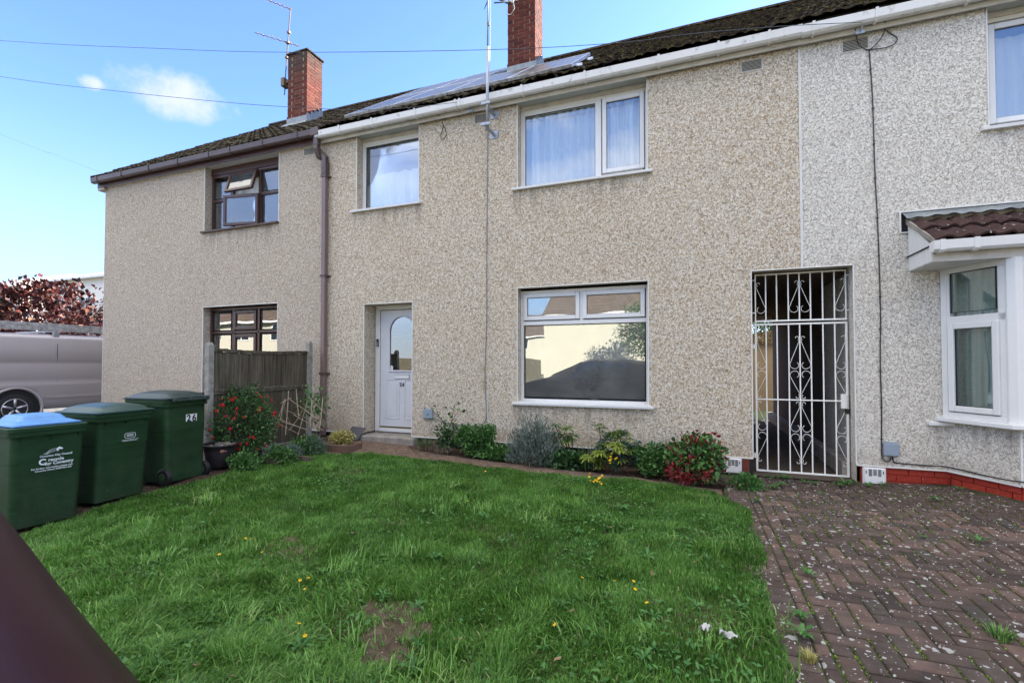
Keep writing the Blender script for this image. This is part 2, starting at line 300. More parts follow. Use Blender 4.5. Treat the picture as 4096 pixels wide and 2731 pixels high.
def spots(m, scale, lo, hi, keep, c, col, seed=0):
    n, l, b = NT(m); mp_ = n.new('ShaderNodeMapping'); mp_.inputs['Location'].default_value = (seed, seed*2, 0); l.new(pos(m), mp_.inputs[0])
    nn = n.new('ShaderNodeTexNoise'); nn.inputs['Scale'].default_value = 45; nn.inputs['Detail'].default_value = 3; l.new(mp_.outputs[0], nn.inputs['Vector'])
    ad = n.new('ShaderNodeMix'); ad.data_type = 'VECTOR'; ad.inputs['Factor'].default_value = .03; l.new(mp_.outputs[0], ad.inputs['A']); l.new(nn.outputs['Color'], ad.inputs['B'])
    v = n.new('ShaderNodeTexVoronoi'); v.inputs['Scale'].default_value = scale; l.new(ad.outputs['Result'], v.inputs['Vector'])
    s = n.new('ShaderNodeSeparateColor'); l.new(v.outputs['Color'], s.inputs[0])
    kk = n.new('ShaderNodeMath'); kk.operation = 'GREATER_THAN'; kk.inputs[1].default_value = keep; l.new(s.outputs[0], kk.inputs[0])
    # spot radius differs from cell to cell
    rr = n.new('ShaderNodeMath'); rr.operation = 'MULTIPLY'; rr.inputs[1].default_value = hi; l.new(s.outputs[1], rr.inputs[0])
    ra = n.new('ShaderNodeMath'); ra.operation = 'ADD'; ra.inputs[1].default_value = lo; l.new(rr.outputs[0], ra.inputs[0])
    lt = n.new('ShaderNodeMath'); lt.operation = 'LESS_THAN'; l.new(v.outputs['Distance'], lt.inputs[0]); l.new(ra.outputs[0], lt.inputs[1])
    fm = n.new('ShaderNodeMath'); fm.operation = 'MULTIPLY'; l.new(kk.outputs[0], fm.inputs[0]); l.new(lt.outputs[0], fm.inputs[1])
    return mixc(m, fm.outputs[0], c, col)
c = spots(t, 24, .02, .32, .45, c, (.32,.31,.29), 3); c = spots(t, 58, .04, .27, .62, c, (.48,.47,.44), 9); c = spots(t, 12, .05, .25, .70, c, (.30,.30,.27), 5)
setc(t, c); bump(t, noise(t, 130, 4, .7), .55, .005)
t = M['joint'] = mat('mossy_joint', rough=1); setc(t, ramp(t, noise(t, 5, 6, .7), [(.35, (.020,.018,.012)), (.5, (.030,.035,.010)), (.62, (.055,.085,.012)), (.8, (.08,.13,.015))])); bump(t, noise(t, 90, 4), 1, .01)
def soilm(name, a, b_, cc):
    t = mat(name, rough=1, spec=.1); c = ramp(t, noise(t, 12, 9, .75), [(.3, a), (.5, b_), (.72, cc)]); c = spots(t, 60, .03, .28, .78, c, (.42,.38,.32), 1); setc(t, c); bump(t, noise(t, 45, 6, .75), 1, .02); return t
M['soil'] = soilm('garden_soil', (.035,.022,.015), (.075,.050,.036), (.14,.10,.072))
M['gravel_soil'] = soilm('trodden_path', (.09,.058,.042), (.15,.105,.078), (.24,.18,.14))
M['turf'] = soilm('turf_ground', (.055,.045,.026), (.115,.085,.058), (.20,.155,.115))
M['asphalt'] = soilm('asphalt', (.09,.09,.088), (.13,.127,.122), (.17,.165,.158)); M['pavement'] = soilm('pavement', (.20,.19,.175), (.29,.275,.255), (.36,.345,.32))
M['far_ground'] = mat('far_ground', (.09,.10,.05), 1); setc(M['far_ground'], ramp(M['far_ground'], noise(M['far_ground'], .3, 6), [(.4, (.05,.075,.025)), (.6, (.11,.12,.06))]))
# foliage: tone attribute gives each leaf or blade its own colour
def leafm(name, stops, rough=.55, trans=.25, spec=.3):
    m = mat(name, rough=rough, spec=spec); n, l, b = NT(m); a = n.new('ShaderNodeAttribute'); a.attribute_name = 'tone'
    r = ramp(m, a.outputs['Fac'], stops); setc(m, r)
    tr = n.new('ShaderNodeBsdfTranslucent'); l.new(r, tr.inputs[0]); x = n.new('ShaderNodeMixShader'); x.inputs[0].default_value = trans
    o = n['Material Output']; l.new(b.outputs[0], x.inputs[1]); l.new(tr.outputs[0], x.inputs[2]); l.new(x.outputs[0], o.inputs[0]); return m
M['grass'] = leafm('grass_blades', [(0, (.028,.075,.014)), (.35, (.078,.195,.028)), (.65, (.14,.31,.050)), (.93, (.26,.46,.12)), (1, (.42,.38,.21))], .5, .35)
M['weed'] = leafm('weed_leaf', [(0, (.028,.10,.022)), (.6, (.058,.17,.036)), (1, (.11,.25,.065))], .5, .25)
M['green_dark'] = leafm('dark_leaf', [(0, (.014,.042,.013)), (.6, (.036,.10,.027)), (1, (.075,.17,.045))], .35, .15, .5)
M['green_mid'] = leafm('mid_leaf', [(0, (.022,.07,.016)), (.6, (.065,.165,.04)), (1, (.14,.27,.07))], .45, .2)
M['lavender'] = leafm('lavender_leaf', [(0, (.035,.045,.035)), (.5, (.12,.16,.13)), (1, (.30,.37,.31))], .8, .15)
M['woody'] = leafm('dry_stem', [(0, (.06,.04,.03)), (.6, (.16,.12,.09)), (1, (.34,.28,.20))], .9, .0)
M['euph'] = leafm('euphorbia_leaf', [(0, (.03,.08,.03)), (.45, (.10,.17,.03)), (1, (.33,.40,.07))], .5, .2)
M['bluegreen'] = leafm('blue_green_leaf', [(0, (.02,.06,.045)), (1, (.07,.15,.10))], .5, .2)
M['redleaf'] = leafm('red_leaf', [(0, (.07,.010,.012)), (.6, (.22,.018,.026)), (1, (.38,.05,.05))], .4, .3)
M['acer'] = leafm('purple_maple_leaf', [(0, (.012,.004,.005)), (.6, (.035,.007,.008)), (.9, (.11,.022,.018)), (1, (.35,.16,.10))], .5, .25)
M['yellow'] = leafm('yellow_petal', [(0, (.75,.45,.01)), (1, (.85,.62,.02))], .5, .2)
M['fuchsia'] = leafm('fuchsia_petal', [(0, (.45,.006,.02)), (1, (.75,.015,.03))], .4, .25)
M['goldleaf'] = leafm('golden_leaf', [(0, (.14,.17,.04)), (.6, (.40,.40,.11)), (1, (.62,.45,.22))], .5, .2)
M['deadleaf'] = leafm('dead_leaf', [(0, (.09,.05,.03)), (1, (.26,.17,.10))], .8, .1)
M['treegreen'] = leafm('tree_leaf', [(0, (.02,.045,.012)), (1, (.07,.12,.03))], .6, .2)
M['bark'] = mat('bark', rough=.95); setc(M['bark'], ramp(M['bark'], noise(M['bark'], 14, 6, .7), [(.3, (.05,.04,.03)), (.7, (.13,.10,.08))]))

def leaves(P, N, U, L, Wd, tone, fold=.15, curl=.2):
    """numpy leaf cards: P base, U direction of the midrib, N surface normal, L length, Wd half width"""
    n = len(P); Sd = np.cross(U, N); Sd /= np.linalg.norm(Sd, axis=1)[:, None]+1e-9
    L = L[:, None]; Wd = Wd[:, None]
    a = P; m1 = P+U*L*.5; b = P+U*L*(1-.1*curl)-N*L*curl*.5
    l1 = m1-Sd*Wd+N*Wd*fold*2; r1 = m1+Sd*Wd+N*Wd*fold*2
    V = np.stack([a, l1, m1-N*L*curl*.05, r1, b], 1).reshape(-1, 3)
    F = (np.arange(n)*5)[:, None, None]+np.array([[0,2,1],[0,3,2],[1,2,4],[2,3,4]])[None]
    return V, F.reshape(-1, 3), np.repeat(tone, 5)
def npmesh(name, V, F, tone, m, smooth=False):
    me = bpy.data.meshes.new(name); nf = len(F); k = F.shape[1]
    me.vertices.add(len(V)); me.vertices.foreach_set('co', np.ascontiguousarray(V, dtype=np.float32).ravel())
    me.loops.add(nf*k); me.loops.foreach_set('vertex_index', F.astype(np.int32).ravel())
    me.polygons.add(nf); me.polygons.foreach_set('loop_start', (np.arange(nf)*k).astype(np.int32)); me.polygons.foreach_set('loop_total', np.full(nf, k, np.int32))
    me.materials.append(m); me.update(calc_edges=True); me.validate()
    at = me.attributes.new('tone', 'FLOAT', 'POINT'); at.data.foreach_set('value', tone.astype(np.float32))
    return me
def unit(v): return v/(np.linalg.norm(v, axis=1)[:, None]+1e-9)
def cloud(c, rad, n, L, Wd, shell=.45, up=.2, droop=0, tone0=(0, 1), seed=1, clump=0, nclump=12, jitter=.5):
    """leaves spread through an ellipsoid volume, denser towards lumps, facing roughly outwards"""
    r = np.random.default_rng(seed); d = unit(r.normal(size=(n, 3)))
    rr = (shell+(1-shell)*r.random(n))[:, None]
    p = d*rr
    if clump:
        cc = unit(r.normal(size=(nclump, 3)))*(.55+.4*r.random((nclump, 1))); k = r.integers(0, nclump, n); q = cc[k]+unit(r.normal(size=(n, 3)))*(r.random((n, 1))**.5)*.38
        sel = r.random(n) < clump; p[sel] = q[sel]; d = unit(p)
    P = p*np.array(rad)+np.array(c)
    U = unit(d+r.normal(size=(n, 3))*jitter+np.array([0, 0, up-droop])); N = unit(r.normal(size=(n, 3))*.6+np.array([0, 0, 1.])+d*.5); N = unit(N-U*np.sum(N*U, 1)[:, None])
    ln = L*(.6+.8*r.random(n)); tone = tone0[0]+(tone0[1]-tone0[0])*r.random(n)
    return leaves(P, N, U, ln, ln*Wd, tone)
def text_mesh(s, size, mt, name='lettering', align='CENTER', bold=0, shear=0):
    cu = bpy.data.curves.new(name, 'FONT'); cu.body = s; cu.size = size; cu.align_x = align; cu.align_y = 'CENTER'; cu.extrude = .0006; cu.offset = bold; cu.resolution_u = 3; cu.shear = shear
    o = bpy.data.objects.new(name, cu); COL.objects.link(o); dg = bpy.context.evaluated_depsgraph_get(); dg.update(); me = bpy.data.meshes.new_from_object(o.evaluated_get(dg))
    bpy.data.objects.remove(o); me.materials.clear(); me.materials.append(mt); return me

# ================================================================== GROUND
def sheet(fn, xs, ys, z=0):
    mb = MB(); nx, ny = len(xs), len(ys)
    mb.v = [(x, y, fn(x, y)+z) for x in xs for y in ys]
    mb.f = [(i*ny+j, (i+1)*ny+j, (i+1)*ny+j+1, i*ny+j+1) for i in range(nx-1) for j in range(ny-1)]; mb.m = [0]*len(mb.f); return mb
def frange(a, b, s): n = max(1, round((b-a)/s)); return [a+(b-a)*i/n for i in range(n+1)]
mb = MB(); mb.quad((-600,-600,-.30),(600,-600,-.30),(600,600,-.30),(-600,600,-.30)); struct('ground', mb, M['far_ground'])
mb = MB(); mb.box(-60, 60, -9.0, .42, -.29, -.16); struct('road', mb, M['asphalt'])
mb = MB(); mb.box(-60, 60, -10.6, -9.12, -.29, -.05); struct('far_pavement', mb, M['pavement'])
mb = MB(); mb.box(-60, -6.95, .56, 1.25, -.29, -.11); mb.box(-6.94, 20, .56, 1.25, -.29, -.11); struct('pavement', mb, M['pavement'])
mb = MB()
for i in range(60): mb.box(-27.3+i*.915, -27.3+i*.915+.905, .43, .55, -.29, -.04)
struct('kerb', mb, M['concrete'], bevel=.012)
gl = lambda x, y: g(x, y)
struct('garden_soil', sheet(lambda x, y: g(x, y)-.03+.008*math.sin(x*9)*math.cos(y*7), frange(-7.4, .62, .12), frange(1.25, 6.6, .12)), M['soil'])
def pathz(x, y): return g(x, y)-.005+.004*math.sin(x*13+y*5)+.003*math.sin(y*19)
pv = MB(); PX = frange(-5.4, .3, .1)
lo = lambda x: np.interp(x, [-5.4,-4.96,-3.98,-2.71,-1.41,-.52,.31], [5.2,5.30,5.5,5.42,5.38,5.5,5.35])
hi = lambda x: np.interp(x, [-5.4,-4.9,-4.1,-3.9,-3.2,-2.4,-1.6,-.6,.3], [6.2,6.3,6.3,6.1,5.98,5.95,5.9,5.86,5.66])
for i in range(len(PX)-1):
    for j in range(8):
        q = []
        for a, b in ((i,j),(i+1,j),(i+1,j+1),(i,j+1)):
            x = PX[a]; y = lo(x)+(hi(x)-lo(x))*b/8; q.append((x, y, pathz(x, y)+(0 if 0 < b < 8 else -.02)))
        pv.add(q, [(0,1,2,3)])
struct('trodden_path', pv, M['gravel_soil'])
LAWN = [(-5.95,1.28),(-5.55,2.3),(-5.6,3.0),(-5.55,3.6),(-5.42,4.05),(-5.43,4.8),(-4.96,5.36),(-3.98,5.62),(-2.71,5.55),(-1.41,5.52),(-.52,5.66),(.22,5.50),(.50,4.95),(.44,3.73),(.40,3.0),(.37,2.38),(.36,1.28)]
def inpoly(X, Y, poly):
    c = np.zeros(X.shape, bool); n = len(poly)
    for i in range(n):
        x0, y0 = poly[i]; x1, y1 = poly[(i+1) % n]
        t = ((y0 > Y) != (y1 > Y)) & (X < (x1-x0)*(Y-y0)/((y1-y0) or 1e-9)+x0); c ^= t
    return c
lw = MB()
for x in np.arange(-6, .6, .1):
    for y in np.arange(1.25, 5.8, .1):
        if inpoly(np.array([x+.05]), np.array([y+.05]), LAWN)[0]:
            lw.add([(a, b, g(a, b)-.006+.01*math.sin(a*4+1)*math.sin(b*5)) for a, b in ((x,y),(x+.1,y),(x+.1,y+.1),(x,y+.1))], [(0,1,2,3)])
lawn = struct('lawn', lw, M['turf'])
# neighbour's drive on the left, parking for the van
mb = MB(); mb.quad((-40,.95,-.10),(-7.4,1.0,-.10),(-7.4,6.42,.10),(-40,6.42,.10)); mb.quad((-40,6.42,.10),(-11.86,6.42,.10),(-11.86,30,.12),(-40,30,.12)); struct('side_drive', mb, M['asphalt'])
mb = MB(); mb.quad((-7.4,1.25,-.13),(-5.5,1.25,-.13),(-5.5,1.30,-.125),(-7.4,1.30,-.125)); mb.quad((-11.85,5.2,.02),(-7.2,5.2,.02),(-7.2,6.6,.16),(-11.85,6.6,.16)); struct('border_soil', mb, M['soil'])

# ---- block paved drive: herringbone, edge course, mossy joints
drv = struct('block_paving', sheet(lambda x, y: g(x, y)-.012, frange(.33, 8.2, .13), frange(.56, 6.62, .12)), M['joint'])
# real joints: blocks stand 10 mm proud of the mossy bed
def block_mb(w, d, h=.02):
    mb = MB(); b = .008
    mb.add([(-w/2,-d/2,-h),(w/2,-d/2,-h),(w/2,d/2,-h),(-w/2,d/2,-h),(-w/2,-d/2,-b*.8),(w/2,-d/2,-b*.8),(w/2,d/2,-b*.8),(-w/2,d/2,-b*.8),
            (-w/2+b,-d/2+b,0),(w/2-b,-d/2+b,0),(w/2-b,d/2-b,0),(-w/2+b,d/2-b,0)],
           [(8,9,10,11),(4,5,9,8),(5,6,10,9),(6,7,11,10),(7,4,8,11),(0,1,5,4),(1,2,6,5),(2,3,7,6),(3,0,4,7)]); return mb
blocks = []
u = .1; X0 = .63
for i in range(-2, 76):
    for j in range(5, 66):
        k = (i-j) % 4; x, y = X0+i*u, j*u
        if k == 0: blocks.append((x+u, y+u/2, 'h'))
        elif k == 3: blocks.append((x+u/2, y+u, 'v'))
out = []
for x, y, kind in blocks:
    if x < X0-.001 or y > 6.50 or x > 8.1: continue
    if kind == 'h' and x-u < X0-.001: x = x+u/2; kind = 'k'
    # bay window projects into the drive
    if x > 2.45 and y > 6.40-(x-2.45)*1.5 and x < 5.5 and y > 5.72: continue
    if x > 1.75 and y > 6.40: continue
    out.append((x, y, kind))
for j in range(8, 56):                      # soldier course along the lawn and a row of cut halves
    out.append((.455, j*.105+.05, 'e')); out.append((.592, j*.105+.1, 'c'))
rows = []
cb, sb = math.cos(math.atan(714/1890)), math.sin(math.atan(714/1890))
def scr(x, y, z):
    f = -sb*x+cb*y; r = cb*x+sb*y
    if f < .1: return None
    return 2048+1890*r/f, 1450-1890*(z-CAMH)/f, f
for x, y, k in out:
    s = scr(x, y, 0); vis = s is not None and -50 < s[0] < 4150 and s[1] < 2790
    rows.append((0 if vis else 1, x*x+y*y, x, y, k))
rows.sort(); BM = {k: block_mb(*d).mesh(n, M['paver']) for k, d, n in (('h',(.189,.089),'paving_block'),('v',(.089,.189),'paving_block'),('e',(.197,.096),'edging_block'),('c',(.060,.095),'cut_block'),('k',(.089,.089),'cut_block'))}
rest = MB()
dims = {'h': (.189,.089), 'v': (.089,.189), 'e': (.197,.096), 'c': (.060,.095), 'k': (.089,.089)}
NM = {'h': 'paving_block', 'v': 'paving_block', 'e': 'edging_block', 'c': 'cut_block', 'k': 'cut_block'}
cnt = 0
for v, d, x, y, k in rows:
    h = .002*random.uniform(-1, 1); e = .05
    tx = (g(x+e, y)-g(x-e, y))/(2*e)+random.gauss(0, .009); ty = (g(x, y+e)-g(x, y-e))/(2*e)+random.gauss(0, .009)
    if cnt < 300 and v == 0:
        o = link(NM[k], BM[k], drv); o.location = (x, y, g(x, y)+h); o.rotation_euler = (ty, -tx, random.gauss(0, .012)); cnt += 1
    else:
        b = block_mb(*dims[k]); vs = [(p[0]+x, p[1]+y, p[2]+g(x, y)+h+p[0]*tx+p[1]*ty) for p in b.v]; rest.add(vs, b.f)
tag(ob('paving_block', rest, M['paver'], drv), kind='stuff')

# ================================================================== HOUSES
EAVE_Y, RY, RZ, BACK = 6.24, 10.9, 8.70, 12.4
def rz(y): return .902+.715*y
ZT = 5.20                                # wall top under the soffit
WD = .15                                 # depth of the window reveals
def facade(x0, x1, zb, openings, depth=WD):
    """front sheet with openings cut out, each with its four reveals"""
    mb = MB(); xs = sorted({x0, x1, *[o[0] for o in openings], *[o[1] for o in openings]}); zs = sorted({zb, ZT, *[o[2] for o in openings], *[o[3] for o in openings]})
    for i in range(len(xs)-1):
        for j in range(len(zs)-1):
            cx, cz = (xs[i]+xs[i+1])/2, (zs[j]+zs[j+1])/2
            if any(o[0] < cx < o[1] and o[2] < cz < o[3] for o in openings): continue
            mb.quad((xs[i],D,zs[j]),(xs[i+1],D,zs[j]),(xs[i+1],D,zs[j+1]),(xs[i],D,zs[j+1]))
    for o in openings:
        a, b, c, d = o[:4]; dp = o[4] if len(o) > 4 else depth; e = D+dp
        if a > x0+.001: mb.quad((a,D,c),(a,D,d),(a,e,d),(a,e,c))
        if b < x1-.001: mb.quad((b,D,c),(b,e,c),(b,e,d),(b,D,d))
        if d < ZT-.001: mb.quad((a,D,d),(b,D,d),(b,e,d),(a,e,d))
        if c > zb+.001: mb.quad((a,D,c),(a,e,c),(b,e,c),(b,D,c))
    return mb
def beads(mb, openings, x0=None, zb=.25):
    w = .011
    for o in openings:
        a, b, c, d = o[:4]
        if not (len(o) > 5 and o[5] == 'noleft'): mb.box(a-.004, a+w-.004, D-.007, D+.006, c, d)
        mb.box(b-w+.004, b+.004, D-.007, D+.006, c, d)
        if d < ZT-.05: mb.box(a, b, D-.008, D+.006, d-w+.004, d+.004)
def window(house, x0, x1, z0, z1, fm, gm_, lights, mull, sillz=None, sill_ext=.06, name='window', y=D+WD, sillm=None, side=0):
    """outer frame + mullions (one mesh), opening casements and panes as sub-parts. lights: (x0,x1,z0,z1,casement)"""
    fw = .045; mb = MB(); yb = y+.06
    mb.box(x0, x0+fw, y, yb, z0, z1); mb.box(x1-fw, x1, y, yb, z0, z1); mb.box(x0+fw, x1-fw, y, yb, z1-fw, z1); mb.box(x0+fw, x1-fw, y, yb, z0, z0+fw)
    for q in mull: mb.box(*q[:2], y+.002, yb-.002, *q[2:])
    w = ob(name, mb, fm, house, bevel=.005)
    for (a, b, c, d, cas) in lights:
        if cas:
            cw = .058; m2 = MB(); yy = y-.018
            m2.box(a-cw, a, yy, y+.03, c-cw, d+cw); m2.box(b, b+cw, yy, y+.03, c-cw, d+cw); m2.box(a, b, yy, y+.03, d, d+cw); m2.box(a, b, yy, y+.03, c-cw, c)
            ob('casement', m2, fm, w, bevel=.007)
        gk = MB(); gk.box(a, b, y+(.006 if cas else .022), y+(.014 if cas else .030), c, d); ob('pane', gk, gm_, w)
        gs = MB(); s = .006; yq = y+(-.002 if cas else .012)
        for q in ((a-.001,a+s,c,d),(b-s,b+.001,c,d),(a+s,b-s,c,c+s),(a+s,b-s,d-s,d)): gs.box(q[0], q[1], yq, yq+.012, q[2], q[3])
        ob('glazing_seal', gs, M['black'], w)
    if sillz is not None:
        m3 = MB(); m3.prism([(y+.02, sillz-.03),(D-.055, sillz-.045),(D-.06, sillz-.012),(y+.02, sillz+.012)], x0-sill_ext, x1+side, 'x'); ob('sill', m3, sillm or fm, w, bevel=.004)
    return w
def pieces(name, mb, m, par, **k):
    i = 0
    while i < len(mb.v)//8:
        b = MB(); b.add(mb.v[i*8:i*8+8], [(0,3,2,1),(4,5,6,7),(0,1,5,4),(1,2,6,5),(2,3,7,6),(3,0,4,7)]); ob(name, b, m, par, **k); i += 1
def roomback(house, x0, x1, z0, z1, y=D+WD+.08, depth=2.2):
    mb = MB(); a, b, c, d = x0-.3, x1+.3, z0-.4, z1+.05; e = y+depth
    mb.quad((a,e,c),(b,e,c),(b,e,d),(a,e,d)); mb.quad((a,y,c),(a,e,c),(a,e,d),(a,y,d)); mb.quad((b,y,c),(b,e,c),(b,e,d),(b,y,d)); mb.quad((a,y,c),(b,y,c),(b,e,c),(a,e,c)); mb.quad((a,y,d),(b,y,d),(b,e,d),(a,e,d))
    ob('room', mb, M['room'], house)
def curtain(x0, x1, z0, z1, y, m, label, folds=9, amp=.03, cat='curtain', waves=2.0, seed=1, gap=None):
    r = random.Random(seed); ph = [r.uniform(0, 6) for _ in range(4)]
    def fn(u, v):
        x = x0+(x1-x0)*u; z = z0+(z1-z0)*v; k = .5+.5*math.sin(u*3.1*waves+ph[0])
        yy = y+amp*k*math.sin(u*folds*2*PI+ph[1]+.4*math.sin(v*3+ph[2]))+amp*.5*math.sin(u*folds*3.7*PI+ph[3]); return (x, yy, z)
    o = ob('curtain', MB().grid(fn, 160, 6), m, smooth=True); return tag(o, label, cat)
tile_u = .30; TL = .40
def tile_mesh(name, mt):
    # interlocking tile with a low roll on each side, thick front edge; local x across, y up the slope
    prof = [(0,.0),(.03,.017),(.075,.021),(.12,.004),(.18,.003),(.225,.020),(.27,.018),(.298,.002)]; th = .022
    mb = MB(); vs = []
    for yy, zz in ((0, .026), (TL, 0)):
        for px, pz in prof: vs.append((px, yy, pz+zz))
    for px, pz in prof: vs.append((px, 0, pz+.026-th))
    n = len(prof); fs = [(i, i+1, n+i+1, n+i) for i in range(n-1)]+[(2*n+i, 2*n+i+1, i+1, i) for i in range(n-1)]+[(0, n, 2*n), (n-1, 3*n-1, 2*n-1)]
    mb.add(vs, fs); return mb
TM = tile_mesh('tile', M['tile']); TME = TM.mesh('tile', M['tile'])
al = math.atan(.715); ca, sa = math.cos(al), math.sin(al)
def roof(house, x0, x1, skip=()):
    mb = MB(); off = -.035
    def P(x, y): return (x, y, rz(y)+off)
    mb.quad(P(x0,EAVE_Y+.02), P(x1,EAVE_Y+.02), P(x1,RY), P(x0,RY)); zb = RZ-.715*(BACK+.25-RY)
    mb.quad((x0,RY,rz(RY)+off),(x1,RY,rz(RY)+off),(x1,BACK+.25,zb),(x0,BACK+.25,zb)); r = ob('roof', mb, M['tile'], house)
    gauge = .31; nr = int((RY-EAVE_Y)/ca/gauge); nc = int(round((x1-x0)/tile_u)); tw = (x1-x0)/nc
    lst = []
    for j in range(nr+1):
        for i in range(nc):
            x = x0+i*tw; s = j*gauge; y = EAVE_Y+s*ca; z = rz(y)
            if s*ca > RY-EAVE_Y-.05: continue
            lst.append((math.hypot(x+.15, y), x, y, z, tw/tile_u))
    lst.sort(); rest = MB()
    for k, (d, x, y, z, sx) in enumerate(lst):
        dz = random.gauss(0, .006); rzz = random.gauss(0, .012); tl = random.gauss(0, .012)
        Mx = Matrix.Translation((x, y, z+dz)) @ Matrix.Rotation(rzz, 4, 'Z') @ Matrix.Rotation(al-.02+tl, 4, 'X') @ Matrix.Diagonal((sx, 1, 1, 1))
        if k < 300:
            o = link('tile', TME, r); o.matrix_basis = Mx
        else: rest.add([tuple(Mx @ Vector(p)) for p in TM.v], TM.f)
    if rest.v: tag(ob('tile', rest, M['tile'], r), kind='stuff')
    n = int((x1-x0)/.45)
    for i in range(n):
        a = x0+(x1-x0)*i/n; b = x0+(x1-x0)*(i+1)/n+.02
        m2 = MB(); pr = [(.13*math.cos(t), .10*math.sin(t)-.045) for t in [PI*q/6 for q in range(7)]]; m2.prism([(RY+p[0], RZ+p[1]+.02) for p in pr], a, b, 'x')
        ob('ridge_tile', m2, M['tile'], r, smooth=False)
    return r
def eaves(house, x0, x1, gm_, fm, sm, brackets, endL=False, dz=0):
    gt = MB(); pr = [(6.325,5.352),(6.315,5.27),(6.29,5.245),(6.235,5.243),(6.21,5.265),(6.200,5.352),(6.208,5.356),(6.218,5.272),(6.24,5.254),(6.285,5.256),(6.305,5.28),(6.317,5.352)]
    pr = [(a, b+dz) for a, b in pr]; gt.prism(pr, x0, x1, 'x')
    if endL: gt.prism([(6.325,5.352),(6.315,5.27),(6.29,5.245),(6.235,5.243),(6.21,5.265),(6.200,5.352)], x0-.012, x0, 'x')
    gu = ob('gutter', gt, gm_, house, bevel=.002)
    for bx in brackets:
        m2 = MB(); p2 = [(6.335,5.36),(6.327,5.262),(6.296,5.232),(6.23,5.230),(6.200,5.258),(6.188,5.362),(6.199,5.362),(6.210,5.262),(6.235,5.242),(6.29,5.243),(6.314,5.27),(6.322,5.36)]
        p2 = [(a, b+dz) for a, b in p2]; m2.prism(p2, bx-.014, bx+.014, 'x'); ob('gutter_bracket', m2, gm_, gu)
    f = MB(); f.box(x0, x1, 6.330, 6.350, 5.175+dz*.6, 5.34+dz); ob('fascia', f, fm, house, bevel=.003)
    s = MB(); s.box(x0, x1, 6.350, D+WD+.1, 5.192, 5.205); ob('soffit', s, sm, house)
def vent(house, x0, x1, z0, z1, m):
    mb = MB(); mb.box(x0-.012, x1+.012, D-.006, D+.02, z0-.012, z0); mb.box(x0-.012, x1+.012, D-.006, D+.02, z1, z1+.012); mb.box(x0-.012, x0, D-.006, D+.02, z0, z1); mb.box(x1, x1+.012, D-.006, D+.02, z0, z1)
    o = ob('vent', mb, m, house); b = MB(); b.box(x0, x1, D-.001, D+.001, z0, z1); ob('backing', b, M['dark'], o); n = 8; mb2 = MB()
    for i in range(n):
        z = z0+(z1-z0)*(i+.5)/n; mb2.prism([(D-.008, z-.006),(D-.011, z-.002),(D-.002, z+.0045),(D-.001, z+.001)], x0, x1, 'x')
    ob('louvre', mb2, m, o)
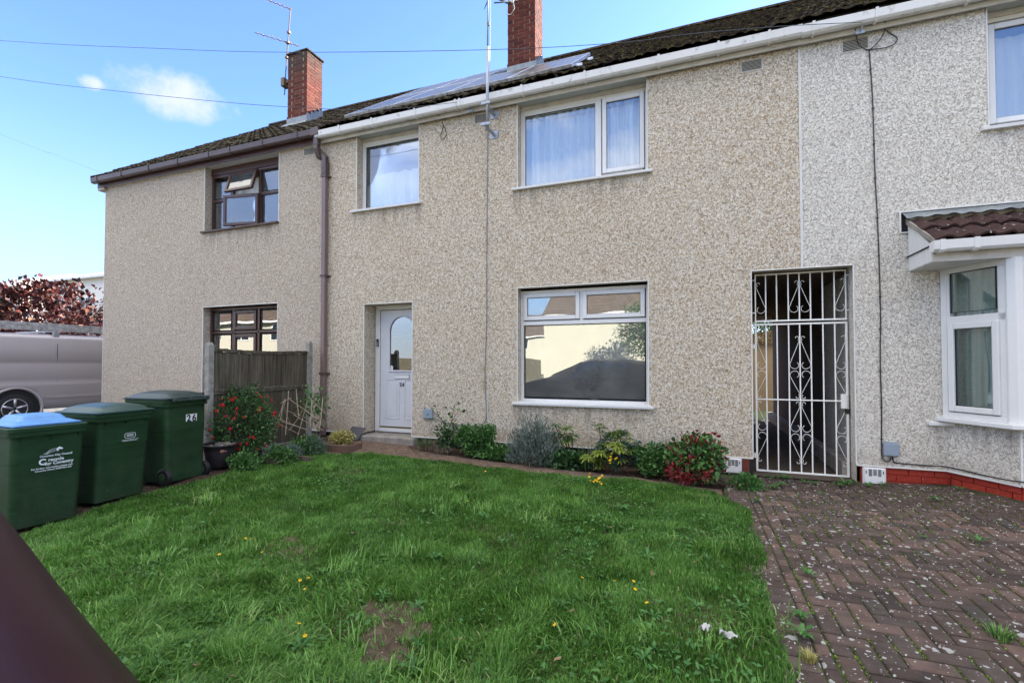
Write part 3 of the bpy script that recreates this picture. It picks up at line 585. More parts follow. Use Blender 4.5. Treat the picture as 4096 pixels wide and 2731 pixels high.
def chimney(house, x0, x1, y0, y1, z0, z1, bm, capm, flash_z):
    c = MB(); i_ = .006; c.box(x0+i_, x1-i_, y0+i_, y1-i_, z0, z1); ch = ob('chimney', c, M['mortar'], house)
    n = int((z1-z0)/.075); f, h, j = .215, .1025, .01
    cache = {}
    def bk(xa, xb, ya, yb, z):
        w, d = xb-xa, yb-ya
        if w < .02 or d < .02: return
        key = (round(w, 3), round(d, 3))
        if key not in cache: b = MB(); b.box(-w/2, w/2, -d/2, d/2, 0, .065); cache[key] = b.mesh('brick', bm)
        o = link('brick', cache[key], ch); jx = random.uniform(-.0025, .0025); o.location = ((xa+xb)/2+jx, (ya+yb)/2+jx, z); 
    def run(a0, a1, fixed0, fixed1, z, axis, rev):
        # full bricks from one end, remainder a cut brick
        L = a1-a0; segs = []; p = 0
        while p < L-.01: e = min(p+f, L); segs.append((p, e)); p = e+j
        for s, e in segs:
            if rev: s, e = L-e, L-s
            if axis == 'x': bk(a0+s, a0+e, fixed0, fixed1, z)
            else: bk(fixed0, fixed1, a0+s, a0+e, z)
    for k in range(n):
        z = z1-(k+1)*.075+.006
        if z < z0: break
        if k % 2 == 0:
            run(x0, x1-h-j, y0, y0+h, z, 'x', False); run(y0, y1-h-j, x1-h, x1, z, 'y', False); run(x0+h+j, x1, y1-h, y1, z, 'x', True); run(y0+h+j, y1, x0, x0+h, z, 'y', True)
        else:
            run(x0+h+j, x1, y0, y0+h, z, 'x', True); run(y0+h+j, y1, x1-h, x1, z, 'y', True); run(x0, x1-h-j, y1-h, y1, z, 'x', False); run(y0, y1-h-j, x0, x0+h, z, 'y', False)
    cp = MB(); cp.box(x0-.035, x1+.035, y0-.035, y1+.035, z1, z1+.035); cp.add([(x0,y0,z1+.035),(x1,y0,z1+.035),(x1,y1,z1+.035),(x0,y1,z1+.035),(x0+.12,y0+.12,z1+.08),(x1-.12,y0+.12,z1+.08),(x1-.12,y1-.12,z1+.08),(x0+.12,y1-.12,z1+.08)], [(4,5,6,7),(0,1,5,4),(1,2,6,5),(2,3,7,6),(3,0,4,7)])
    ob('chimney_cap', cp, M['tile'], ch, bevel=.008)
    pt = MB(); pt.lathe([(.085,0),(.10,.02),(.082,.05),(.078,.10),(.092,.115),(.092,.13),(.07,.13)], ((x0+x1)/2-.03,(y0+y1)/2+.02,z1+.07), 14); ob('chimney_pot', pt, M['tile'], ch)
    # stepped lead: apron in front, soakers up both sides
    fl = MB(); e = .012
    za = rz(y0); fl.quad((x0-.10,y0-.16,rz(y0-.16)+.045),(x1+.10,y0-.16,rz(y0-.16)+.045),(x1+.05,y0-e,za+.075),(x0-.05,y0-e,za+.075))
    fl.quad((x0-e,y0-e,za+.07),(x1+e,y0-e,za+.07),(x1+e,y0-e,za+.19),(x0-e,y0-e,za+.19))
    for sx, xx in ((-1, x0-e), (1, x1+e)):
        m_ = 4
        for q in range(m_):
            ya, yb = y0-e+(y1-y0)*q/m_, y0-e+(y1-y0)*(q+1)/m_+.03
            fl.add([(xx+sx*.002*q, ya, rz(ya)+.03), (xx+sx*.002*q, yb, rz(yb)+.03), (xx+sx*.002*q, yb, rz(yb)+.15), (xx+sx*.002*q, ya, rz(yb)+.15)], [(0,1,2,3)])
            fl.add([(xx, ya, rz(ya)+.05), (xx, yb, rz(yb)+.05), (xx+sx*.14, yb, rz(yb)+.035), (xx+sx*.14, ya, rz(ya)+.035)], [(0,1,2,3)])
    ob('flashing', fl, M['lead'], ch, solid=.004); return ch
def shell(x0, x1, mb, gableL=False, gableR=False, passage=None, m=0):
    """side walls, rear wall and floors behind a facade"""
    def side(x):
        mb.add([(x,D,-.2),(x,BACK,-.2),(x,BACK,RZ-.715*(BACK-RY)-.05),(x,RY,RZ-.06),(x,D,rz(D)-.06)], [(0,1,2,3,4)], m)
    if not (passage and passage[2] == 'L'): side(x0+(0 if gableL else .003))
    if not (passage and passage[2] == 'R'): side(x1-.003)
    zb = RZ-.715*(BACK-RY)-.05
    segs = [(x0, x1, -.2)] if not passage else ([(x0, passage[0], -.2), (passage[0], passage[1], 2.35)] if passage[2] == 'R' else [(passage[0], passage[1], 2.35), (passage[1], x1, -.2)])
    for a, b, z in segs: mb.quad((a,BACK,z),(b,BACK,z),(b,BACK,zb),(a,BACK,zb), m)
    mb.quad((x0,D+.3,5.21),(x1,D+.3,5.21),(x1,BACK,5.21),(x0,BACK,5.21), m)
    return mb
H1 = empty('terraced_house', (-8.9, D, 0), 'end house on the left of the terrace with dark brown window frames and brown guttering', 'house')
H2 = empty('terraced_house', (-2.3, D, 0), 'middle house with the white front door, solar panels and cream pebbledash front', 'house')
H3 = empty('terraced_house', (4.6, D, 0), 'right-hand house with paler grey render, white bay window and red painted plinth', 'house')
X12, X23 = -5.90, 1.24
# --- left house
op1 = [(-8.80,-6.90,3.93,ZT), (-8.80,-6.90,.82,2.47)]
mb = facade(-11.85, X12, .25, op1); shell(-11.85, X12, mb, gableL=True); ob('wall', mb, M['render_warm'], H1)
mb = MB(); beads(mb, op1); mb.box(-11.856, -11.845, D-.006, D+.006, .25, ZT); mb.box(-11.85, X12, D-.014, D+.004, .236, .25); pieces('corner_bead', mb, M['bead'], H1)
mb = MB(); mb.box(-11.83, X12, D+.02, D+.05, -.2, .236); ob('plinth', mb, M['black'], H1)
roof(H1, -12.06, X12); 
eaves(H1, -12.0, X12-.02, M['brown_gutter'], M['brown_upvc'], M['bead'], [-11.8,-11.0,-10.15,-9.3,-8.45,-7.9,-7.1,-6.3], True)
mb = MB(); mb.prism([(6.34,5.20),(6.34,5.12),(D+.25,5.12),(D+.25,5.20)], -12.0, -11.80, 'x'); ob('eaves_block', mb, M['render_warm'], H1)
vent(H1, -6.33, -6.10, 5.03, 5.155, M['fascia'])
mb = MB(); mb.box(-8.8, -6.9, D+WD-.02, D+WD+.05, 5.06, 5.19); pieces('window_head', mb, M['brown_upvc'], H1, bevel=.004)
window(H1, -8.8, -6.9, 3.93, 5.06, M['brown_upvc'], M['glass_up'],
       [(-8.72,-8.30,4.60,4.93,0),(-8.72,-8.30,4.0,4.53,0),(-7.48,-6.97,4.60,4.97,0),(-7.48,-6.97,4.0,4.53,0)],
       [(-8.28,-8.23,3.97,5.03),(-7.57,-7.52,3.97,5.03),(-8.76,-6.94,4.54,4.585)], 3.94, .05)
# open top-hung vent and the open side-hung casement below it
def sash(parent, x0, x1, z0, z1, y, fm, gm_, rot=None, hinge='top', fw=.055, name='casement'):
    mb = MB(); mb.box(x0, x0+fw, y-.05, y, z0, z1); mb.box(x1-fw, x1, y-.05, y, z0, z1); mb.box(x0+fw, x1-fw, y-.05, y, z1-fw, z1); mb.box(x0+fw, x1-fw, y-.05, y, z0, z0+fw)
    gk = MB(); gk.box(x0+fw, x1-fw, y-.032, y-.024, z0+fw, z1-fw)
    pv = Vector((x0, y, z1)) if hinge == 'top' else Vector((x1, y, z0))
    ax = 'X' if hinge == 'top' else 'Z'; Mx = Matrix.Translation(pv) @ Matrix.Rotation(rot or 0, 4, ax) @ Matrix.Translation(-pv)
    for b in (mb, gk): b.v = [tuple(Mx @ Vector(p)) for p in b.v]
    c = ob(name, mb, fm, parent, bevel=.006); ob('pane', gk, gm_, parent); return c
w1 = [c for c in H1.children if c.name.startswith('window') and 'head' not in c.name][0]
sash(w1, -8.25, -7.55, 4.60, 5.02, D+WD-.012, M['brown_upvc'], M['glass_up'], R(-17), 'top')
sash(w1, -8.27, -7.53, 3.98, 4.56, D+WD-.014, M['brown_upvc'], M['glass_up'], R(10), 'side')
roomback(H1, -8.8, -6.9, 3.93, 5.15)
curtain(-8.75, -6.95, 3.95, 5.0, D+WD+.22, M['curtain'], 'pleated white net curtain behind the upstairs window with dark brown frames', 12, seed=3)
w = window(H1, -8.8, -6.9, .84, 2.45, M['brown_upvc'], M['glass'],
       [(-8.72,-8.25,2.02,2.35,0),(-8.72,-8.25,.92,1.93,0),(-8.10,-7.64,2.08,2.33,1),(-8.10,-7.64,.95,1.88,1),(-7.47,-6.97,2.02,2.37,0),(-7.47,-6.97,.92,1.93,0)],
       [(-8.21,-8.16,.88,2.41),(-7.56,-7.51,.88,2.41),(-8.76,-6.94,1.96,2.0)], .84, .05)
roomback(H1, -8.8, -6.9, .9, 2.4)
chimney(H1, -8.86, -8.28, 8.45, 8.93, 6.55, 8.66, M['brick_left'], M['mortar'], 0)
# downpipe at the party wall: outlet, swan neck, square pipe, clips
mb = MB(); mb.box(-5.99, -5.83, 6.195, 6.345, 5.235, 5.37); mb.box(-5.955, -5.865, 6.225, 6.305, 5.08, 5.24)
mb.add([], []); mb.prism([(6.225,5.10),(6.305,5.10),(6.305,5.06),(6.385,4.95),(6.385,4.88),(6.30,4.88),(6.225,5.02)], -5.95, -5.87, 'x'); 
ob('rainwater_hopper', mb, M['brown_gutter'], H1, bevel=.006)
mb = MB(); mb.prism([(-5.95,5.02),(-5.87,5.02),(-5.76,4.90),(-5.76,4.80),(-5.84,4.80),(-5.84,4.87)], 6.302, 6.384, 'y'); mb.box(-5.847, -5.753, 6.297, 6.389, 4.60, 4.82); ob('pipe_bend', mb, M['brown_gutter'], H1, bevel=.006)
mb = MB(); mb.box(-5.84, -5.76, 6.305, 6.38, .18, 4.62); dp = ob('downpipe', mb, M['brown_pipe'], H1, bevel=.007)
for z in (4.55, 2.85, 1.2): mb = MB(); mb.box(-5.856, -5.744, 6.295, 6.41, z, z+.035); mb.box(-5.88, -5.72, 6.385, 6.41, z+.006, z+.029); ob('pipe_clip', mb, M['brown_gutter'], dp)
# --- middle house
op2 = [(-5.20,-3.99,3.93,ZT), (-2.34,-.51,3.93,ZT), (-2.34,-.51,.80,2.48), (-5.03,-4.10,.25,2.36,.30), (.70,X23,.25,2.52,.24)]
mb = facade(X12, X23, .25, op2)
mb.add([], []); mb.quad((.70,D,-.02),(.70,D+.24,-.02),(.70,D+.24,.25),(.70,D,.25)); shell(X12, X23, mb, passage=(.66, X23, 'R'))
mb.quad((.66,D+.24,-.05),(.66,BACK,-.05),(.66,BACK,2.5),(.66,D+.24,2.5)); mb.quad((.66,D+.24,-.05),(.70,D+.24,-.05),(.70,D+.24,2.52),(.66,D+.24,2.52)); mb.quad((.66,D+.24,2.5),(X23,D+.24,2.5),(X23,BACK,2.5),(.66,BACK,2.5))
ob('wall', mb, M['render_cream'], H2)
mb = MB(); mb.quad((.675,D+.9,-.05),(.675,BACK,-.05),(.675,BACK,2.5),(.675,D+.9,2.5)); mb.quad((.67,D+.30,2.488),(1.795,D+.30,2.488),(1.795,BACK,2.488),(.67,BACK,2.488)); M['passage'] = mat('passage_shade', rough=.95); setc(M['passage'], ramp(M['passage'], noise(M['passage'], 30, 4, .7), [(.3, (.05,.032,.021)), (.7, (.095,.064,.043))])); ob('passage_shade_sheet', mb, M['passage'], H2)  # dark brown sheets over wall and ceiling paint in the passage's shade
mb = MB(); beads(mb, op2[:4]); mb.box(.694, .706, D-.007, D+.006, .25, 2.52); mb.box(.70, X23, D-.008, D+.006, 2.512, 2.524); mb.box(X12+.001, -5.03, D-.016, D+.004, .236, .25); mb.box(-4.10, .70, D-.016, D+.004, .236, .25); mb.box(X23-.011, X23-.001, D-.009, D+.006, 2.525, ZT)
pieces('corner_bead', mb, M['bead'], H2)
mb = MB(); mb.box(X12, -5.03, D+.015, D+.05, -.2, .236); mb.box(-4.10, .70, D+.015, D+.05, -.2, .236); ob('plinth', mb, M['black'], H2)
roof(H2, X12, X23)
eaves(H2, X12-.02, X23, M['gutter_white'], M['fascia'], M['soffit'], [-5.4,-4.75,-3.95,-3.25,-3.18,-2.2,-1.3,-.35,.35,.9], dz=-.05)
vent(H2, -3.02, -2.84, 5.0, 5.13, M['fascia']); vent(H2, .62, .84, 4.99, 5.115, M['fascia'])
mb = MB(); mb.box(-5.2, -3.99, D+WD-.015, D+WD+.05, 5.13, 5.19); mb.box(-2.34, -.51, D+WD-.015, D+WD+.05, 5.13, 5.19); pieces('window_head', mb, M['fascia'], H2, bevel=.004)
window(H2, -5.20, -3.99, 3.93, 5.13, M['upvc'], M['glass_up'], [(-5.13,-4.06,4.01,5.05,0)], [(-5.155,-5.13,3.975,5.085),(-4.06,-4.035,3.975,5.085),(-5.13,-4.06,5.05,5.085),(-5.13,-4.06,3.975,4.01)], 3.94, .09, side=.05)
roomback(H2, -5.2, -3.99, 3.93, 5.13)
curtain(-5.15, -4.02, 3.96, 4.62, D+WD+.16, M['curtain'], 'short white net curtain on the lower half of the small upstairs window above the door', 5, seed=5)
window(H2, -2.34, -.51, 3.93, 5.13, M['upvc'], M['glass_up'], [(-2.27,-1.23,4.01,5.05,0),(-1.07,-.62,4.09,5.02,1)], [(-2.295,-2.27,3.975,5.085),(-1.23,-1.145,3.975,5.085),(-2.27,-1.23,5.05,5.085),(-2.27,-1.23,3.975,4.01)], 3.94, .07, side=.06)
roomback(H2, -2.34, -.51, 3.93, 5.13)
curtain(-2.30, -.55, 3.95, 5.08, D+WD+.13, M['curtain'], 'white net curtain hanging in soft folds behind the wide upstairs window over the living room', 9, seed=8, amp=.075)
window(H2, -2.34, -.51, .83, 2.45, M['upvc'], M['glass_low'], [(-2.28,-.57,.90,1.94,0),(-2.235,-1.515,2.075,2.345,1),(-1.355,-.625,2.075,2.345,1)], [(-1.455,-1.41,2.0,2.41),(-2.295,-.555,1.945,2.005)], .84, .07, side=.06)
roomback(H2, -2.34, -.51, .83, 2.4)
V, F, T = cloud((-1.30,D+.42,1.16), (.34,.12,.24), 60, .15, .36, shell=.2, seed=77, up=.3); hp = empty('house_plant', (-1.3,D+.42,.85), 'broad leaved house plant on the sill inside the living room window', 'house plant'); link('foliage', npmesh('foliage', V, F, T, leafm('house_plant_leaf', [(0, (.06,.20,.03)), (1, (.22,.48,.12))], .4, .4)), hp)
mb = MB(); mb.lathe([(.06,.84),(.09,.98),(.10,1.0),(.085,1.0),(.06,.9)], (-1.3,D+.42,0), 16, cap=False); ob('pot', mb, M['room'], hp, smooth=True)
# front door: frame, leaf, arched light, letter plate, numerals, bell
YD = D+.30
mb = MB(); mb.box(-5.02, -4.93, YD-.01, YD+.07, .25, 2.36); mb.box(-4.05, -3.96, YD-.01, YD+.07, .25, 2.36); mb.box(-4.93, -4.05, YD-.01, YD+.07, 2.29, 2.36); mb.box(-4.93, -4.05, YD-.03, YD+.07, .25, .31)
dr = ob('front_door', mb, M['upvc'], H2, bevel=.005)
M['door'] = white('door_white', (.60,.61,.63), .4, .92)
mb = MB(); dx0, dx1, dz0, dz1, yd = -4.92, -4.06, .335, 2.28, YD+.005
gx0, gx1, gz0, gz1 = -4.745, -4.235, 1.26, 2.18; rad = (gx1-gx0)/2; gcx = (gx0+gx1)/2; zc = gz1-rad
N_ = 16; arc = [(gcx-rad*math.cos(PI*i/N_), zc+rad*math.sin(PI*i/N_)) for i in range(N_+1)]
mb.quad((dx0,yd,dz0),(dx1,yd,dz0),(dx1,yd,gz0),(dx0,yd,gz0)); mb.quad((dx0,yd,gz0),(gx0,yd,gz0),(gx0,yd,zc),(dx0,yd,zc)); mb.quad((gx1,yd,gz0),(dx1,yd,gz0),(dx1,yd,zc),(gx1,yd,zc))
for i in range(N_):
    a, b = arc[i], arc[i+1]; mb.quad((a[0],yd,a[1]),(b[0],yd,b[1]),(b[0],yd,dz1),(a[0],yd,dz1))
mb.quad((dx0,yd,zc),(gx0,yd,zc),(gx0,yd,dz1),(dx0,yd,dz1)); mb.quad((gx1,yd,zc),(dx1,yd,zc),(dx1,yd,dz1),(gx1,yd,dz1))
leaf_ = ob('door_leaf', mb, M['door'], dr)
mb = MB(); pts = [(gx0,yd-.006,gz0)]+[(a,yd-.006,b) for a, b in arc]+[(gx1,yd-.006,gz0),(gx0,yd-.006,gz0)]; mb.tube(pts, .017, 6); 
for (a, b) in ((-4.80,-4.545),(-4.435,-4.18)):
    for (p0, p1, q0, q1) in ((.47,1.11,a,b),):
        mb.tube([(q0,yd,p0),(q1,yd,p0),(q1,yd,p1),(q0,yd,p1),(q0,yd,p0)], .010, 6); mb.box(q0+.045, q1-.045, yd-.008, yd+.002, p0+.045, p1-.045)
ob('door_moulding', mb, M['door'], dr, bevel=.003)
mb = MB(); n = len(arc); mb.add([(gx0,yd+.008,gz0),(gx1,yd+.008,gz0)]+[(a,yd+.008,b) for a, b in arc[::-1]], [tuple(range(n+2))]); ob('pane', mb, M['glass'], dr)
mb = MB(); mb.box(-4.63, -4.35, yd-.014, yd, 1.13, 1.195); ob('letter_plate', mb, M['upvc'], dr, bevel=.005)
mb = MB(); mb.box(-4.635, -4.345, yd-.004, yd+.001, 1.124, 1.201); ob('letter_surround', mb, M['black'], dr)
for s, x in (('2', -4.515), ('6', -4.465)):
    o = link('numeral', text_mesh(s, .085, M['black'], bold=.002), dr, inv=False); o.location = Vector((x, yd-.006, 1.035)); o.rotation_euler = (R(90), 0, 0)
mb = MB(); mb.box(-4.985, -4.945, YD-.035, YD-.01, 1.67, 1.80); bl = ob('doorbell', mb, M['black'], dr, bevel=.006); mb = MB(); mb.box(-4.981, -4.949, YD-.038, YD-.035, 1.675, 1.75); ob('bell_plate', mb, M['lead'], bl)
mb = MB(); mb.box(-4.725, -4.675, yd+.001, yd+.005, 1.28, 1.34); mb.box(-4.715, -4.685, yd-.001, yd+.002, 1.33, 1.352); st = ob('window_sticker', mb, M['upvc'], dr)
mb = MB(); mb.box(-4.93, -4.05, YD-.02, YD+.03, .305, .325); ob('threshold', mb, mat('brass_threshold', (.35,.25,.09), .35, .8), dr)
mb = MB(); mb.box(-5.12, -4.0, 6.29, YD-.012, .0, .225); mb.box(-5.03, -4.10, YD-.011, YD+.06, .0, .248); ob('doorstep', mb, M['concrete'], H2, bevel=.012)
mb = MB(); mb.box(-5.0, -4.0, YD+1.2, YD+1.22, .2, 2.4); ob('hall_wall', mb, M['room'], H2)
chimney(H2, -3.28, -2.72, 8.45, 8.93, 6.55, 8.72, M['brick_right'], M['mortar'], 0)
# --- right house
op3 = [(X23,1.75,.25,2.52,.24,'noleft'), (2.97,4.75,3.88,ZT), (2.62,4.9,.80,2.42)]
mb = facade(X23, 8.2, .25, op3); mb.quad((1.75,D,-.02),(1.75,D+.24,-.02),(1.75,D+.24,.25),(1.75,D,.25)); shell(X23, 8.2, mb, passage=(X23, 1.80, 'L'))
mb.quad((1.80,D+.24,-.05),(1.80,BACK,-.05),(1.80,BACK,2.5),(1.80,D+.24,2.5)); mb.quad((1.75,D+.24,-.05),(1.80,D+.24,-.05),(1.80,D+.24,2.52),(1.75,D+.24,2.52)); mb.quad((X23,D+.24,2.5),(1.80,D+.24,2.5),(1.80,BACK,2.5),(X23,BACK,2.5))
ob('wall', mb, M['render_grey'], H3)
mb = MB(); mb.quad((1.785,D+1.5,-.05),(1.785,BACK,-.05),(1.785,BACK,2.5),(1.785,D+1.5,2.5)); mb.quad((1.02,BACK-.05,-.05),(1.80,BACK-.05,-.05),(1.80,BACK-.05,2.5),(1.02,BACK-.05,2.5)) if 0 else None; ob('passage_shade_sheet', mb, M['passage'], H3)  # same dark sheet on the right wall, shade put into its colour
mb = MB(); beads(mb, op3[1:2]); mb.box(1.742, 1.754, D-.007, D+.006, .25, 2.52); mb.box(X23, 1.75, D-.008, D+.006, 2.512, 2.524); mb.box(X23+.001, X23+.012, D-.007, D+.006, 2.525, ZT); mb.box(1.75, 2.60, D-.014, D+.004, .236, .25); pieces('corner_bead', mb, M['bead'], H3)
roof(H3, X23, 8.2); eaves(H3, X23, 8.2, M['gutter_white'], M['fascia'], M['soffit'], [1.35,1.95,2.75,3.6,4.5,5.4,6.3], dz=-.06)
mb = MB(); mb.box(.93, .99, 6.318, 6.329, 5.17, 5.35); ob('gutter_joint', mb, M['fascia'], H3)
vent(H3, 1.68, 1.92, 4.985, 5.12, M['fascia'])
mb = MB(); mb.box(2.97, 4.75, D+WD-.015, D+WD+.05, 5.13, 5.19); pieces('window_head', mb, M['fascia'], H3, bevel=.004)
window(H3, 2.97, 4.75, 3.88, 5.13, M['upvc'], M['glass_up'], [(3.10,3.75,4.03,5.0,1),(3.90,4.68,3.97,5.05,0)], [(3.81,3.86,3.92,5.09)], 3.89, .07, side=.06)
roomback(H3, 2.97, 4.75, 3.88, 5.13)
curtain(3.02, 4.7, 3.9, 5.0, D+WD+.2, M['curtain'], 'white net curtain behind the upstairs window at the top right corner', 8, seed=12, amp=.03)
# red painted brick plinth, three courses of separate bricks
pl = MB(); pl.box(1.79, 2.60, D+.03, D+.06, -.2, .236)
BC = Vector((2.90, 5.86)); BA = Vector((2.60, D)); BW = 4.95     # bay: splay from the wall at BA to corner BC
mir = lambda p: (BW+2.60-p[0], p[1])
inner = [(2.615, D+.03), (BC.x+.012, BC.y+.03), (mir((BC.x+.012,0))[0], BC.y+.03), (mir((2.615,0))[0], D+.03)]
for i in range(3):
    a, b = inner[i], inner[i+1]; pl.add([(a[0],a[1],-.2),(b[0],b[1],-.2),(b[0],b[1],.236),(a[0],a[1],.236)], [(0,1,2,3)])
plo = ob('plinth', pl, M['brick_paint'], H3)
bb = MB(); bb.box(0, .215, -.012, 0, 0, .066); BBM = bb.mesh('brick', M['brick_paint']); bh = MB(); bh.box(0, .10, -.012, 0, 0, .066); BHM = bh.mesh('brick', M['brick_paint'])
def brickrun(a, b):
    a, b = Vector(a), Vector(b); d = b-a; L = d.length; ang = math.atan2(d.y, d.x)
    for c in range(5):
        z = .236-.075*(c+1)+.004; s = 0 if c % 2 == 0 else -.1125
        while s < L-.02:
            s0 = max(s, 0); e = min(s+.215, L); p = a+d.normalized()*s0
            if e-s0 > .03:
                o = link('brick', BBM, plo, inv=False); o.scale = ((e-s0)/.215, 1, 1); o.location = Vector((p.x, p.y, z)); o.rotation_euler = (0, 0, ang)
            s += .225
brickrun((1.79, D+.03), (2.605, D+.03)); brickrun(inner[0], inner[1]); brickrun(inner[1], inner[2])
# rendered wall below the bay window, then the window unit
lwb = [(2.585, D), (BC.x, BC.y), (mir(BC)[0], BC.y), (mir((2.585,0))[0], D)]
mb = MB()
for i in range(3): a, b = lwb[i], lwb[i+1]; mb.quad((a[0],a[1],.25),(b[0],b[1],.25),(b[0],b[1],.78),(a[0],a[1],.78))
bay = ob('bay_window', mb, M['render_grey'], H3)
mb = MB()
for i in range(3):
    a, b = Vector(lwb[i]), Vector(lwb[i+1]); n = Vector((b.y-a.y, a.x-b.x)).normalized(); n = n if n.y < 0 else -n; q = n*.02
    mb.add([(a.x+q.x,a.y+q.y,.232),(b.x+q.x,b.y+q.y,.232),(b.x+q.x,b.y+q.y,.25),(a.x+q.x,a.y+q.y,.25),(a.x,a.y,.232),(b.x,b.y,.232),(b.x,b.y,.25),(a.x,a.y,.25)], [(0,1,2,3),(4,5,1,0),(3,2,6,7),(0,3,7,4),(1,5,6,2)])
mb.box(BC.x-.008, BC.x+.008, BC.y-.008, BC.y+.008, .25, .78); ob('corner_bead', mb, M['bead'], bay)
def wallframe(a, b, z0, z1, y_out, lights, mulls):
    """window frame in the vertical plane a-b; lights in (s0,s1,z0,z1,casement) along the plane"""
    a, b = Vector(a), Vector(b); d = b-a; L = d.length; ang = math.atan2(d.y, d.x)
    Mx = Matrix.Translation((a.x, a.y, 0)) @ Matrix.Rotation(ang, 4, 'Z')
    def put(mb, nm, mt, bev=.005, par=bay):
        mb.v = [tuple(Mx @ Vector(p)) for p in mb.v]; return ob(nm, mb, mt, par, bevel=bev)
    fw = .06; m1 = MB(); m1.box(0, fw, 0, .07, z0, z1); m1.box(L-fw, L, 0, .07, z0, z1); m1.box(fw, L-fw, 0, .07, z1-fw, z1); m1.box(fw, L-fw, 0, .07, z0, z0+fw)
    for q in mulls: m1.box(q[0], q[1], .002, .068, q[2], q[3])
    put(m1, 'window_frame', M['upvc'])
    for (s0, s1, c, e, cas) in lights:
        if cas:
            cw = .06; m2 = MB(); m2.box(s0-cw, s0, -.02, .03, c-cw, e+cw); m2.box(s1, s1+cw, -.02, .03, c-cw, e+cw); m2.box(s0, s1, -.02, .03, e, e+cw); m2.box(s0, s1, -.02, .03, c-cw, c); put(m2, 'casement', M['upvc'], .008)
        m3 = MB(); m3.box(s0, s1, .012, .02, c, e); put(m3, 'pane', M['glass_bay'], 0)
        m4 = MB(); s = .006
        for q in ((s0,s0+s,c,e),(s1-s,s1,c,e),(s0+s,s1-s,c,c+s),(s0+s,s1-s,e-s,e)): m4.box(q[0], q[1], 0, .012, q[2], q[3])
        put(m4, 'glazing_seal', M['black'], 0)
WA, WC = (2.53, D-.01), (2.85, 5.84)
L_ = (Vector(WC)-Vector(WA)).length
wallframe(WA, WC, .82, 2.40, 0, [(.10, L_-.13, 1.92, 2.34, 0), (.135, L_-.165, .95, 1.75, 1)], [(.06, L_-.06, 1.81, 1.885), (L_-.12,L_-.06,.88,2.34), (.06,.09,1.88,2.34)])
WD2 = (BW+2.60-WC[0], WC[1]); WB2 = (BW+2.60-WA[0], WA[1])
wallframe((WC[0]+.05, WC[1]), WD2, .82, 2.40, 0, [(.14, .68, .95, 1.75, 1), (.14, .68, 1.96, 2.30, 0), (.82, 1.40, .92, 2.34, 0)], [(.74,.80,.88,2.34),(.06,.74,1.83,1.90)]); wallframe(WD2, WB2, .82, 2.40, 0, [(.10, L_-.1, .92, 2.34, 0)], [])
mb = MB(); mb.prism([(WC[0]-.03,WC[1]+.03),(WC[0]+.02,WC[1]-.02),(WC[0]+.075,WC[1]-.02),(WC[0]+.075,WC[1]+.06),(WC[0]+.01,WC[1]+.09)], .82, 2.40, 'z'); ob('corner_post', mb, M['upvc'], bay, bevel=.006)
mb = MB(); e = .055
poly = [(WA[0]-.06,D+.02),(WA[0]-.06,D-.04),(WC[0]-.055,WC[1]-.075),(WD2[0]+.04,WD2[1]-.075),(WB2[0]+.06,D+.02)]
mb.prism(poly, .775, .822, 'z'); ob('sill', mb, M['upvc'], bay, bevel=.008)
mb = MB(); mb.box(2.40, 2.66, D-.05, D+.01, .725, .765); ob('old_sill', mb, M['upvc'], bay, bevel=.004)
mb = MB(); mb.prism([(WA[0]+.1,D+1.2),(WA[0]+.1,D),(WC[0]+.1,WC[1]+.1),(WD2[0]-.1,WC[1]+.1),(WB2[0]-.1,D),(WB2[0]-.1,D+1.2)], .80, .815, 'z'); ob('window_board', mb, M['upvc'], bay)
roomback(H3, 2.75, 4.8, .7, 2.45, D+.01, 3)
def bay_curtain():
    P = [Vector((WA[0]+.09, WA[1]+.06)), Vector((WC[0]+.07, WC[1]+.13)), Vector((WD2[0]-.07, WD2[1]+.13)), Vector((WB2[0]-.09, WB2[1]+.06))]; Ls = [0]
    for i in range(3): Ls.append(Ls[-1]+(P[i+1]-P[i]).length)
    def fn(u, v):
        s = u*Ls[-1]; i = 0
        while i < 2 and s > Ls[i+1]: i += 1
        p = P[i].lerp(P[i+1], (s-Ls[i])/(Ls[i+1]-Ls[i])); a = .018*math.sin(u*170+.6*math.sin(v*4+u*8))+.012*math.sin(u*63+1.5*v); return (p.x+a*.6, p.y+a, .84+1.50*v)
    return tag(ob('curtain', MB().grid(fn, 420, 8), M['curtain_grey'], smooth=True), 'greyish net curtain hanging inside the white bay window at the right', 'curtain')
bay_curtain()
# lean-to canopy over the bay
CX0, CX1, CY = 2.27, BW+2.60-2.27+.02, 5.80
br = MB(); br.quad((CX0,D-.002,2.41),(CX0,CY+.06,2.41),(CX0,CY+.06,2.56),(CX0,D-.002,2.95)); br.quad((CX1,D-.002,2.41),(CX1,CY+.06,2.41),(CX1,CY+.06,2.56),(CX1,D-.002,2.95))
brf = ob('bay_roof', br, M['upvc'], H3)
n = 7
for i in range(n):            # upvc cladding strips of the cheek
    y0_ = D-.004-(D-.004-CY-.065)*i/n; y1_ = D-.004-(D-.004-CY-.065)*(i+1)/n; zt = lambda y: 2.56+(y-CY-.06)/(D-CY-.06)*.39
    mb = MB(); mb.prism([(y0_-.003,2.405),(y1_+.004,2.405),(y1_+.004,zt(y1_)-.002),(y0_-.003,zt(y0_)-.002)], CX0-.012, CX0-.001, 'x'); ob('cladding_strip', mb, M['upvc'], brf, bevel=.002)
for i in range(6):
    a = CY+.06+(D-CY-.06)*i/6; mb = MB(); mb.box(CX0, CX1, a+.002, a+(D-CY-.06)/6-.002, 2.398, 2.408); ob('soffit_strip', mb, M['upvc'], brf, bevel=.002)
